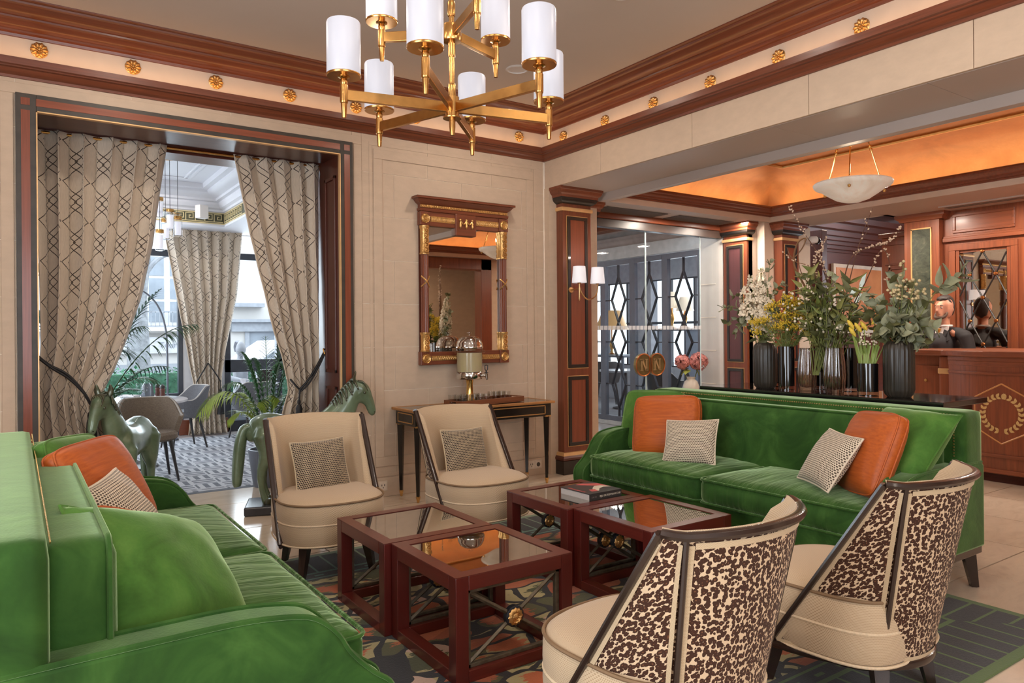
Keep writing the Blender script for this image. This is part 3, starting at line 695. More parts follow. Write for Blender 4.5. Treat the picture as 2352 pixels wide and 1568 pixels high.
MB().tube([(2.085 - ox, -.11, .97), (2.075 - ox, -.11, .87)], .008).build('tassel_cord', CORD, cr); tassel(cr, 2.075 - ox, -.11, .88)
MB().tube(spline([(2.332 - ox, -.05, 1.32), (2.305 - ox, -.10, 1.325), (2.312 - ox, -.115, 1.28)], 4), .007, 8).build('cord_hook', BRASS, cr, True)
ox = ct.location.x
for xa, xm in ((2.155, 2.2), (2.485, 2.42)):
    MB().tube(spline([(2.317 - ox, -.09, 1.06), ((2.317 + xa) / 2 - ox, -.11, .93), (xa - ox, -.10, .79)], 8), .009, 8).tube([(xa - ox, -.10, .79), (xa - ox, -.10, .66)], .006).build('tie_cord', CORD, ct, True)
    tassel(ct, xa - ox, -.10, .68, 1.25)

# ================================================================== dining furniture
TWEED = N('brown_tweed'); f = TWEED.noise(TWEED.coords(scale=(30, 30, 160)), 2, 4, .7); g = TWEED.noise(TWEED.coords(), 260, 2)
TWEED.base(TWEED.mix(TWEED.math('MULTIPLY', g, .35), TWEED.ramp(f, [(.3, lin((94, 80, 68))), (.7, lin((150, 132, 114)))]), lin((60, 50, 44)))); TWEED.set(rough=.85); TWEED.bump(g, .25, .002); TWEED = TWEED.m
GREYF = plain('grey_felt', (104, 104, 108), .85, var=.12, scale=60)
LEGM = plain('dark_leg', (44, 40, 40), .4)
def tub_chair(label, loc, rz, fabric, s=1.0, group='dining tub chairs'):
    root = thing('dining_chair', label, 'chair', loc, rz, group); root.scale = (s, s, s)
    def shell(u, v, off):
        a = lerp(-pi * .62, pi * .62, u)                       # angle from the back
        top = .80 - .17 * smooth01((abs(a) - .75) / .9); z = lerp(.40, top, v)
        rx = (.235 + .075 * v) - off; ry = (.225 + .085 * v) - off
        return (rx * sin(a), .02 + ry * cos(a), z)
    n1, n2 = 34, 9; m = MB()
    b0 = len(m.v)
    m.grid(lambda u, v: shell(u, v, 0), n1, n2); m.grid(lambda u, v: shell(u, v, .045), n1, n2)
    o = n1 * n2
    for i in range(n1 - 1):
        m.f.append(((n2 - 1) * n1 + i, (n2 - 1) * n1 + i + 1, o + (n2 - 1) * n1 + i + 1, o + (n2 - 1) * n1 + i)); m.f.append((i + 1, i, o + i, o + i + 1))
    for j in range(n2 - 1):
        for i in (0, n1 - 1): m.f.append((j * n1 + i, (j + 1) * n1 + i, o + (j + 1) * n1 + i, o + j * n1 + i))
    m.build('backrest', fabric, root, True, angle=60)
    MB().tube([shell(i / 40, 1, .022) for i in range(41)], .010, 6).build('piping', plain('pale_piping', (176, 168, 160), .7), root, True)
    st = MB().lathe([(.0, .40), (.22, .40), (.245, .42), (.245, .46), (.22, .485), (.0, .49)], (0, -.02, 0), 28); st.build('seat', fabric, root, True)
    for sx in (-1, 1):
        for sy in (-1, 1):
            MB().tube([(sx * .15, sy * .14, .42), (sx * .215, sy * .215 + .01, .0)], [.021, .011], 8).build('leg', LEGM, root, True)
    return root
tub_chair('brown tweed dining chair turned away, behind the left bronze horse', (1.12, 8.12, .0), R(2), TWEED, 1.02)
tub_chair('grey dining chair at the right end of the laid table, near the far curtain', (1.80, 10.25, 0), R(-80), GREYF)
tub_chair('grey dining chair beside the street door, by the small table with a cup', (2.78, 10.72, 0), R(200), GREYF)
# laid table
TOPW = plain('pale_marble_top', (202, 200, 204), .18, var=.06, scale=4)
t = thing('dining_table', 'round white topped pedestal table laid for a meal behind the brown chair', 'table', (1.02, 9.05, 0))
MB().lathe([(.0, .715), (.60, .715), (.615, .722), (.615, .742), (.60, .75), (.0, .75)], n=48).build('table_top', TOPW, t, True)
MB().lathe([(.045, .715), (.04, .2), (.06, .12), (.10, .07), (.20, .04), (.30, .022), (.31, .0)], n=32).build('pedestal', plain('bronze_base', (70, 66, 66), .35, .5), t, True)
PAPER = plain('white_linen', (226, 224, 226), .7, var=.03)
GL = glass('glassware', (.94, .96, .98), 1.6)
def put(name, label, cat, mb, mat, loc, rz=0, smooth=True, group=None, bevel=0):
    o = mb.build(name, mat, None, smooth, bevel); o.location = loc; o.rotation_euler = (0, 0, rz); return tag(o, label, cat, group)
for k, (x, y, lab) in enumerate([(1.36, 8.95, 'nearest the table edge'), (1.34, 9.15, 'behind its twin')]):
    r = thing('pepper_mill', 'dark turned wooden pepper mill on the laid table, ' + lab, 'pepper mill', (x, y, .75), 0, 'pepper mills on the laid table')
    MB().lathe([(.026, 0), (.028, .01), (.024, .03), (.03, .05), (.022, .075), (.03, .10), (.024, .12)], n=16).build('body', WDZ, r, True)
    MB().lathe([(.024, .12), (.03, .13), (.026, .15), (.012, .158), (.008, .166), (.0, .168)], n=16).build('cap', EBONY, r, True)
def wine_glass(label, loc, h=.17, r=.036, group='glasses on the laid table'):
    o = MB().lathe([(.0, 0), (.032, .002), (.005, .008), (.004, h * .42), (.02, h * .48), (r, h * .66), (r * .82, h), (r * .80, h), (r * .96, h * .66), (.016, h * .5), (.0, h * .49)], n=18).build('wine_glass', GL, None, True)
    o.location = loc; tag(o, label, 'glass', group)
wine_glass('stemmed glass at the near left of the laid table', (.80, 8.70, .75)); wine_glass('stemmed glass in the middle of the laid table', (1.12, 8.92, .75), .19); wine_glass('stemmed glass at the far side of the laid table', (1.0, 9.4, .75), .18)
put('water_bottle', 'clear water carafe standing on the laid table', 'carafe', MB().lathe([(.0, 0), (.045, 0), (.05, .01), (.05, .13), (.035, .17), (.02, .2), (.02, .25), (.016, .25), (.016, .2), (.03, .165), (.045, .13), (.045, .01), (.0, .008)], n=18), GL, (1.22, 9.1, .75))
put('menu_card', 'folded dark menu card standing on the laid table', 'menu', MB().prism([(-.05, 0), (.05, 0), (0, .16)], lambda a, c, t: (t, a, c), -.055, .055), plain('menu_grey', (96, 100, 106), .6), (1.26, 9.32, .75), .4, False)
for k, (x, y) in enumerate(((1.02, 8.68), (.70, 9.0), (1.08, 9.36))):
    r = thing('place_setting_napkin', ['white folded napkin at the near side of the laid table', 'white folded napkin at the left of the laid table', 'white folded napkin at the far side of the laid table'][k], 'napkin', (x, y, .762), k * 1.1, 'napkins on the laid table')
    MB().box(-.11, .11, -.045, .045, 0, .014).build('fold', PAPER, r, bevel=.005); MB().box(-.105, .105, -.04, .04, .014, .024).build('fold', PAPER, r, bevel=.005)
    put('plate', ['white plate under the near napkin', 'white plate under the left napkin', 'white plate under the far napkin'][k], 'plate', MB().lathe([(.0, .004), (.08, .004), (.13, .011), (.128, .013), (.08, .007), (.0, .007)], n=32).lathe([(.06, 0), (.06, .004)], n=24), plain('porcelain', (226, 226, 230), .2), (x, y, .751), 0, True, 'plates on the laid table')
# small table by the door
t = thing('bistro_table', 'small round pale table near the street door holding a cup', 'table', (3.0, 11.18, 0))
MB().lathe([(.0, .71), (.34, .71), (.35, .72), (.35, .735), (.0, .74)], n=36).build('table_top', TOPW, t, True); MB().lathe([(.035, .71), (.03, .1), (.08, .04), (.22, .02), (.22, 0)], n=24).build('pedestal', LEGM, t, True)
c_ = thing('coffee_cup', 'white coffee cup on the small table near the street door', 'cup', (2.775, 11.1, .742))
MB().lathe([(.0, 0), (.028, 0), (.03, .012), (.046, .05), (.05, .075), (.047, .075), (.042, .05), (.026, .014), (.0, .01)], n=20).build('bowl', plain('white_china', (232, 232, 236), .2), c_, True)
MB().tube(spline([(.046, 0, .062), (.08, 0, .06), (.078, 0, .03), (.04, 0, .024)], 5), .007, 6).build('handle', plain('white_china2', (232, 232, 236), .2), c_, True)
put('dark_box', 'small dark menu box on the floor tub by the right palm', 'box', MB().box(-.09, .09, -.07, .07, 0, .2), plain('dark_brown', (40, 30, 28), .5), (3.12, 11.2, .742), .1, False, None, .006)
# hanging cluster of glass lights
cl_ = thing('cluster_pendant', 'hanging cluster of small glass cylinder lights with brass caps over the laid table', 'pendant light', (1.38, 9.0, 0))
for x, y, z in ((-.03, .0, 2.90), (.07, -.06, 2.765), (.17, .05, 2.71), (.045, .08, 2.672), (-.04, -.08, 2.525)):
    MB().lathe([(.043, -.11), (.047, -.105), (.047, .075), (.043, .08)], (x, y, z), 20).build('glass_tube', GL, cl_, True)
    MB().lathe([(.0, -.095), (.034, -.09), (.036, .06), (.0, .062)], (x, y, z), 18).build('lamp_tube', glow('tube_glow', (232, 228, 235), .75), cl_, True)
    MB().lathe([(.0, .125), (.042, .125), (.044, .12), (.044, .085), (.0, .08)], (x, y, z), 20).build('brass_cap', BRASS, cl_, True)
    MB().tube([(x, y, z + .12), (x, y, 3.51)], .003, 6).build('wire', BLACKM, cl_)
MB().lathe([(.0, 3.485), (.16, 3.485), (.17, 3.51), (.17, 3.522)], (0.03, 0, 0), 28).build('canopy', BRASS, cl_, True)
MB().lathe([(.0, 2.845), (.17, 2.845), (.17, 2.853), (.0, 2.853)], (.03, 0, 0), 28).build('glass_disc', GL, cl_, True)
# arc lamp by the window
al = thing('arc_lamp', 'slim dark arc floor lamp curving over the laid table by the street window', 'floor lamp', (1.75, 11.1, 0))
MB().tube(spline([(0.0, 0, .02), (0, 0, 1.2), (-.03, 0, 1.62), (-.14, 0, 1.92), (-.34, 0, 2.10), (-.58, 0, 2.12)], 8), .014, 8).build('stem', GREYM, al, True)
MB().lathe([(.0, .0), (.13, .0), (.14, .012), (.13, .025), (.0, .03)], n=24).build('base', GREYM, al, True)
MB().lathe([(.02, 0), (.05, -.03), (.11, -.10), (.15, -.15), (.145, -.15), (.0, -.04)], (-.60, 0, 2.11), 20).build('shade', plain('lamp_grey', (130, 132, 138), .5), al, True)

# ================================================================== palms
PALM = [plain('palm_green', (52, 92, 50), .45, var=.3, scale=6), plain('palm_light', (138, 160, 62), .45, var=.25, scale=6), plain('palm_blue', (58, 96, 84), .45, var=.25, scale=6)]
def frond(root, base, tip, lift, n=20, llen=.26, mat=0, droop=.5, w=.011):
    b = Vector(base); t = Vector(tip); mid = (b + t) / 2 + Vector((0, 0, lift))
    pts = [(1 - s) ** 2 * b + 2 * s * (1 - s) * mid + s * s * t for s in [i / 24 for i in range(25)]]
    m = MB().tube(pts, [.007 * (1 - .8 * i / 24) + .001 for i in range(25)], 5)
    for i in range(n):
        s = .28 + .72 * i / n; k = int(s * 24); p0 = pts[k]; d = (pts[min(24, k + 1)] - pts[max(0, k - 1)]).normalized()
        side = d.cross(Vector((0, 0, 1)));
        if side.length < .1: side = Vector((1, 0, 0))
        side.normalize()
        L = llen * sin(pi * (.18 + .80 * (i / n))) ** .7 * random.uniform(.85, 1.1)
        for sg in (-1, 1):
            dr = (d * .75 + side * sg * .75 + Vector((0, 0, .25))).normalized(); ww = w * random.uniform(.8, 1.2)
            prev = None
            for j in range(5):
                q = j / 4; c = p0 + dr * (L * q) + Vector((0, 0, -droop * L * q * q)); hw = ww * (1 - q) ** .6 * (.55 + .45 * min(1, q * 4))
                nrm = dr.cross(Vector((0, 0, 1))).normalized() * hw
                a_ = m.add([c - nrm, c + nrm], [])
                if prev is not None: m.f.append((prev, prev + 1, a_ + 1, a_))
                prev = a_
    return m.build('frond', PALM[mat], root, True, angle=180)
def planter(root, r, h, mat):
    MB().lathe([(r * .72, 0), (r * .75, .01), (r, h * .97), (r, h), (r * .9, h), (r * .88, h * .9), (.0, h * .88)], n=28).build('pot', mat, root, True)
pl = thing('potted_palm', 'tall potted palm behind the left curtain, one long frond arching over the laid table', 'plant', (.45, 7.45, 0))
planter(pl, .2, .42, GREYM)
B_ = (0, 0, .40)
for tip, lift, mat, dr in (((.98, -.1, 1.56), .62, 0, .9), ((.72, .25, 1.92), .45, 2, .5), ((.55, .1, 1.55), .6, 0, .8), ((.60, -.2, 1.05), .5, 0, .6), ((.42, .1, 1.28), .7, 2, .7), ((-.33, .05, 2.25), .35, 0, .5), ((-.34, .1, 1.75), .45, 2, .4), ((-.30, .05, 1.25), .5, 0, .6), ((.80, .35, 1.15), .5, 2, .8), ((-.26, -.1, .95), .4, 0, .5), ((.35, .3, 2.0), .4, 2, .4), ((.5, .2, .95), .35, 0, .5)):
    frond(pl, B_, tip, lift, 22, .30, mat, dr)
pr = thing('potted_palm', 'bushy potted palm with yellow-green lower fronds behind the right bronze horse', 'plant', (2.02, 7.15, 0))
planter(pr, .19, .36, GREYM)
for tip, lift, mat, dr in (((-.02, 0, 1.45), .3, 0, .5), ((.18, .1, 1.42), .3, 0, .6), ((-.25, 0, 1.30), .4, 0, .6), ((.28, 0, 1.30), .4, 0, .7), ((-.12, .1, 1.22), .5, 0, .8), ((.1, -.1, 1.18), .5, 0, .8), ((-.38, -.05, 1.0), .45, 0, .8), ((-.66, -.1, .72), .75, 1, .9), ((-.42, -.15, .66), .4, 1, .5), ((-.16, -.2, .78), .4, 1, .5), ((.05, -.2, .82), .4, 1, .5), ((.28, -.1, .9), .4, 0, .6), ((-.3, .2, .85), .4, 1, .5)):
    frond(pr, (0, 0, .35), tip, lift, 20, .26, mat, dr)

# ================================================================== the street outside
FAC = plain('pale_facade', (212, 208, 204), .8, var=.03, scale=1); FACD = plain('facade_grey', (164, 168, 176), .8, var=.1)  # second tone is a greyer paint for rails, shopfront and trough
struct(MB().box(-14, 30, 11.8, 40, -.5, -.18).build('ground_street', plain('pavement', (170, 170, 172), .85)))
bd = thing('town_building', 'pale stone building with tall paned windows across the street', 'building', (3.5, 20, -.18))
MB().box(-10, 1.05, .0, 1.5, 0, 9).build('wall', FAC, bd); MB().box(1.05, 9, .0, 1.5, 0, 9).build('wall', FAC, bd)
SASH = plain('sash_white', (216, 216, 218), .6); WINGL = plain('dark_pane', (150, 158, 168), .2, var=.2, scale=2)
for cx, zc in [(x, z) for x in (-3.6, -.35, 2.9) for z in (2.85, 5.9)]:
    w = MB().box(cx - .5, cx + .5, -.06, .02, zc - .95, zc + .95).build('window', SASH, bd)
    for ix in (-1, 1):
        for iz in range(3): MB().box(cx + ix * .24 - .17, cx + ix * .24 + .17, -.075, -.05, zc - .85 + iz * .58, zc - .34 + iz * .58).build('pane', WINGL, w)
    rl = MB().box(cx - .6, cx + .6, -.28, -.26, zc - .62, zc - .58).box(cx - .6, cx + .6, -.28, -.26, zc - .98, zc - .95)
    for k in range(13): rl.box(cx - .6 + k * .098, cx - .585 + k * .098, -.28, -.265, zc - .96, zc - .6)
    rl.build('balcony_rail', FACD, bd); MB().box(cx - .65, cx + .65, -.3, 0, zc - 1.08, zc - .98).build('balcony_slab', FAC, bd)
MB().box(-10, 1.0, -.12, 0, 1.72, 1.86).box(-10, 1.0, -.2, 0, 1.86, 1.92).build('string_course', FAC, bd); MB().box(-10, 1.0, -.03, 0, 0, .95).build('shopfront', FACD, bd)
MB().box(-2.2, .35, -.14, -.03, 1.22, 1.62).build('fascia_board', plain('sign_board', (206, 206, 210), .6), bd)
def text(body, size, mat, parent, M, depth=.004, name='lettering'):
    cu = bpy.data.curves.new(name, 'FONT'); cu.body = body; cu.size = size; cu.extrude = depth; cu.align_x = 'CENTER'; cu.align_y = 'CENTER'; cu.resolution_u = 3
    tmp = bpy.data.objects.new('tmp', cu); COL.objects.link(tmp); dg = bpy.context.evaluated_depsgraph_get()
    me = bpy.data.meshes.new_from_object(tmp.evaluated_get(dg)); bpy.data.objects.remove(tmp); me.materials.clear(); me.materials.append(mat)
    o = bpy.data.objects.new(name, me); COL.objects.link(o); o.parent = parent; o.matrix_local = M; return o
SG = plain('sign_grey', (150, 154, 166), .6)
text('Tour de', .20, SG, bd, Matrix.Translation((-.22, -.15, 1.42)) @ Matrix.Rotation(R(90), 4, 'X'))
text('RED', .24, SG, bd, Matrix.Translation((-.98, -.15, 1.42)) @ Matrix.Rotation(R(90), 4, 'X'))
MB().box(1.55, 1.66, -.05, .0, .2, 1.75).box(2.6, 2.7, -.05, 0, .2, 1.75).box(1.2, 5, -.1, 0, 1.75, 2.0).box(1.1, 5, -.2, 0, 2.0, 2.08).box(1.1, 2.0, -.3, 0, 2.4, 2.5).build('shopfront_frame', FACD, bd)
MB().box(1.66, 2.6, -.02, .0, .2, 1.75).build('shop_window', WINGL, bd)
# white van, hedge, tree, seated person
van = thing('white_car', 'white car parked in the street behind the terrace', 'car', (5.3, 16.4, -.18), R(4))
body = [(-1.9, .30), (-1.9, .75), (-1.75, .98), (-1.0, 1.10), (-.35, 1.52), (1.6, 1.58), (1.9, 1.3), (1.95, .3)]
MB().prism(body, lambda a, c, t: (a, t, c), 0, 1.7).build('body', plain('white_car_paint', (222, 222, 226), .3), van, bevel=.08, seg=3)
MB().prism([(-.82, 1.10), (-.32, 1.44), (.35, 1.47), (.35, 1.10)], lambda a, c, t: (a, t, c), -.012, .02).build('side_window', WINGL, van); MB().prism([(.42, 1.10), (.42, 1.47), (1.45, 1.5), (1.6, 1.12)], lambda a, c, t: (a, t, c), -.012, .02).build('side_window', WINGL, van)
for x in (-1.25, 1.25): MB().lathe([(0, -.02), (.18, -.02), (.31, .0), (.32, .1), (.31, .2), (0, .2)], (x, .0, .32), 24, Matrix.Rotation(R(-90), 4, 'X')).build('wheel', plain('tyre', (66, 66, 70), .7), van, True)
HEDGE = plain('hedge_green', (96, 150, 118), .7, var=.35, scale=14)
hm = MB(); rs = random.Random(3)
for k in range(5200):
    x = rs.uniform(-2.6, 4.9); y = rs.uniform(12.85, 13.35); z = rs.uniform(.24, .93); a = rs.uniform(0, 2 * pi); b = rs.uniform(-.6, .9); L = rs.uniform(.05, .11)
    d = Vector((cos(a) * cos(b), sin(a) * cos(b), sin(b))); s_ = d.cross(Vector((0, 0, 1))).normalized() * L * .3; p = Vector((x, y, z))
    hm.add([p, p + d * L * .5 + s_, p + d * L, p + d * L * .5 - s_], [(0, 1, 2, 3)])
hm.box(-2.6, 4.9, 12.95, 13.25, .23, .85)
hd = hm.build('hedge', HEDGE); tag(hd, 'low green clipped hedge along the terrace outside the windows', 'hedge', None, 'stuff')
pb = thing('planter_trough', 'pale trough holding the hedge along the terrace', 'planter', (1.2, 13.1, -.18)); MB().box(-3.8, 3.6, -.35, .35, 0, .4).build('trough', FACD, pb, bevel=.02)
tr = thing('street_tree', 'grey tree trunk standing in the street at the left window', 'tree', (2.05, 16.5, -.18))
MB().tube(spline([(0, 0, 0), (.02, 0, 1.2), (.0, .05, 2.4), (.12, .1, 3.6), (.05, .1, 5)], 6), [.24 - .004 * i for i in range(25)], 12).build('trunk', plain('bark', (150, 152, 156), .9, var=.3, scale=12), tr, True)
for q in (((0, .05, 2.6), (.35, 0, 3.2), (.8, .1, 3.35), (1.3, 0, 2.8)), ((.05, .1, 3.3), (-.5, .1, 4.1), (-1.2, 0, 4.6)), ((.1, .1, 3.7), (.7, 0, 4.4), (1.5, .2, 4.6))):
    MB().tube(spline(q, 6), .05, 8).build('branch', plain('bark2', (158, 160, 166), .9, var=.2), tr, True)
# ================================================================== upholstery materials
VELVET = N('green_velvet')
f = VELVET.noise(VELVET.coords(), 4.5, 4, .6, .8); g = VELVET.noise(VELVET.coords(), 120, 2)
vcol = VELVET.ramp(f, [(.28, lin((32, 60, 22))), (.5, lin((48, 84, 32))), (.74, lin((72, 110, 48)))])
VELVET.base(VELVET.mix(VELVET.math('MULTIPLY', g, .22), vcol, lin((34, 58, 22)))); VELVET.set(rough=.75, sheen=1.0, sheenr=.35, sheent=(.6, .78, .42, 1), spec=.15); VELVET.bump(VELVET.math('ADD', f, VELVET.math('MULTIPLY', g, .3)), .18, .01); VELVET = VELVET.m
SILK = N('orange_silk')
f = SILK.noise(SILK.coords(scale=(4, 60, 60)), 1.5, 4, .6); g = SILK.noise(SILK.coords(), 5, 3)
SILK.base(SILK.mix(SILK.math('MULTIPLY', g, .4), SILK.ramp(f, [(.3, lin((166, 76, 22))), (.7, lin((200, 100, 34)))]), lin((150, 66, 18)))); SILK.set(rough=.45, sheen=.12, sheenr=.4, spec=.35); SILK.bump(f, .08, .003); SILK = SILK.m
def dotted(name, light, dark, sc, thr, rough=.8, kind='UV'):
    nn = N(name); t = nn.n('TexCoord'); s_ = nn.n('SeparateXYZ'); nn.l(t.outputs[kind], s_.inputs[0])
    u = nn.math('MULTIPLY', s_.outputs['X'], sc); v = nn.math('MULTIPLY', s_.outputs['Y'], sc)
    row = nn.math('MODULO', nn.math('ABSOLUTE', nn.math('FLOOR', v)), 2.0)
    fu = nn.math('SUBTRACT', nn.math('FRACT', nn.math('ADD', u, nn.math('MULTIPLY', row, .5))), .5); fv = nn.math('SUBTRACT', nn.math('FRACT', v), .5)
    d = nn.math('SQRT', nn.math('ADD', nn.math('MULTIPLY', fu, fu), nn.math('MULTIPLY', fv, fv)))
    hit = nn.math('LESS_THAN', d, thr); n_ = nn.noise(nn.coords(), 6, 3)
    nn.base(nn.mix(hit, nn.mix(nn.math('MULTIPLY', n_, .25), lin(light), shade(lin(light), .8)), lin(dark))); nn.set(rough=rough, sheen=.2)
    nn.bump(nn.math('MULTIPLY', d, 1.0), .25, .002); return nn.m
CHECK = dotted('dotted_check', (220, 204, 180), (84, 68, 54), 88, .38)
CHECKD = dotted('dotted_check_dark', (196, 174, 142), (58, 44, 34), 84, .44)
CREAM = dotted('cream_weave', (200, 174, 142), (164, 136, 104), 170, .30)
CREAMP = plain('cream_plain', (204, 178, 148), .8, var=.05, scale=14)
DKWOOD = wood('dark_walnut', (48, 32, 26), 2, .22, .3, .3)
DKWOODX = wood('dark_walnut_x', (48, 32, 26), 0, .22, .3, .3)

VELVET2 = VELVET.copy(); VELVET2.name = 'lit_green_velvet'  # same velvet, lightened in colour for cushions tilted up to the light
for nd in VELVET2.node_tree.nodes:
    if nd.type == 'VALTORGB':
        for e, cc in zip(nd.color_ramp.elements, ((54, 88, 32), (74, 116, 46), (98, 138, 62))): e.color = lin(cc)
VSEAT = VELVET.copy(); VSEAT.name = 'gathered_green_velvet'
_t = VSEAT.node_tree; _c = _t.nodes.new('ShaderNodeTexCoord'); _m = _t.nodes.new('ShaderNodeMapping'); _m.inputs['Scale'].default_value = (26, 2.2, 2.2)
_n = _t.nodes.new('ShaderNodeTexNoise'); _n.inputs['Scale'].default_value = 1.0; _n.inputs['Detail'].default_value = 2; _b = _t.nodes.new('ShaderNodeBump'); _b.inputs['Strength'].default_value = .55; _b.inputs['Distance'].default_value = .02
_t.links.new(_c.outputs['Object'], _m.inputs[0]); _t.links.new(_m.outputs[0], _n.inputs['Vector']); _t.links.new(_n.outputs['Fac'], _b.inputs['Height']); _t.links.new(_b.outputs[0], _t.nodes['Principled BSDF'].inputs['Normal'])
# ================================================================== cushions
def pillow_mesh(w, h, t, mat, seed=0, pinch=.06, wr=.006):
    m = MB(); n = 25
    def side(sg):
        def fn(u, v):
            a = 2 * u - 1; b = 2 * v - 1
            e = (1 - abs(a) ** 2.4) * (1 - abs(b) ** 2.4)
            pa = 1 - pinch * (1 - b * b) * abs(a) ** 3; pb = 1 - pinch * (1 - a * a) * abs(b) ** 3
            z = sg * (t / 2 * max(0, e) ** .55 + .004) + wr * nz(a * 2.6 + seed, b * 2.6, sg + seed) * (1 - max(abs(a), abs(b)) ** 4)
            z += sg * wr * .8 * sin(9 * a + 3 * b + seed) * (max(abs(a), abs(b)) ** 3) * (1 - max(abs(a), abs(b))) * 4
            return (a * w / 2 * pa, b * h / 2 * pb, z)
        return fn
    m.grid(side(1), n, n, uvf=lambda u, v: (u * w, v * h)); m.grid(side(-1), n, n, uvf=lambda u, v: (u * w, v * h))
    per = [(i, 0) for i in range(n)] + [(n - 1, j) for j in range(1, n)] + [(i, n - 1) for i in range(n - 2, -1, -1)] + [(0, j) for j in range(n - 2, 0, -1)]
    idx = [j * n + i for i, j in per]; o = n * n
    for k in range(len(idx)):
        a, b = idx[k], idx[(k + 1) % len(idx)]; m.f.append((a, b, o + b, o + a))
    rim = [tuple((Vector(m.v[i]) + Vector(m.v[i + o])) / 2) for i in idx]
    return m, rim
def box_cushion(w, h, t, te, seed):
    m = MB(); n = 29; rims = []
    def side(sg):
        def fn(u, v):
            a = 2 * u - 1; b = 2 * v - 1; a = math.copysign(abs(a) ** .8, a); b = math.copysign(abs(b) ** .8, b)
            k = 1 - .085 * (abs(a) ** 5) * (abs(b) ** 5)
            e = max(0, (1 - abs(a) ** 3) * (1 - abs(b) ** 3)); rim = max(abs(a), abs(b))
            z = sg * (te / 2 + (t - te) / 2 * e ** .6) + .006 * nz(a * 2.4 + seed, b * 2.4, seed) * (1 - rim ** 4)
            z -= sg * .010 * max(0, nz(a * 7 + seed, b * 7, sg)) * rim ** 3 * (1 - rim ** 12)
            return (a * w / 2 * k, b * h / 2 * k, z)
        return fn
    m.grid(side(1), n, n, uvf=lambda u, v: (u * w, v * h)); m.grid(side(-1), n, n, uvf=lambda u, v: (u * w, v * h))
    per = [(i, 0) for i in range(n)] + [(n - 1, j) for j in range(1, n)] + [(i, n - 1) for i in range(n - 2, -1, -1)] + [(0, j) for j in range(n - 2, 0, -1)]
    idx = [j * n + i for i, j in per]; o = n * n
    mid = len(m.v)
    for i in idx: p = (Vector(m.v[i]) + Vector(m.v[i + o])) / 2; m.v.append((p.x * 1.018, p.y * 1.018, p.z))
    L = len(idx)
    for k in range(L):
        l = (k + 1) % L; m.f.append((idx[k], idx[l], mid + l, mid + k)); m.f.append((mid + k, mid + l, o + idx[l], o + idx[k]))
    return m, [m.v[i] for i in idx], [m.v[i + o] for i in idx]
def cushion(label, w, h, t, mat, loc, euler, seed=0, welt=None, group=None, pinch=.06, boxy=0):
    root = thing('throw_cushion', label, 'cushion', loc, 0, group); root.rotation_euler = euler
    if boxy:
        m, r1, r2 = box_cushion(w, h, t, boxy, seed); m.build('cover', mat, root, True, angle=75)
        for r_ in (r1, r2): MB().tube(r_, .005, 6, True).build('piping', mat, root, True)
        return root
    m, rim = pillow_mesh(w, h, t, mat, seed, pinch); m.build('cover', mat, root, True, angle=100)
    MB().tube(rim, .006, 6, True).build('piping', welt or mat, root, True)
    return root
def orient(normal, up=(0, 0, 1), roll=0.0):
    z = Vector(normal).normalized(); y = Vector(up) - z * Vector(up).dot(z); y.normalize(); x = y.cross(z)
    M = Matrix((x, y, z)).transposed(); return (M @ Matrix.Rotation(roll, 3, 'Z')).to_euler()

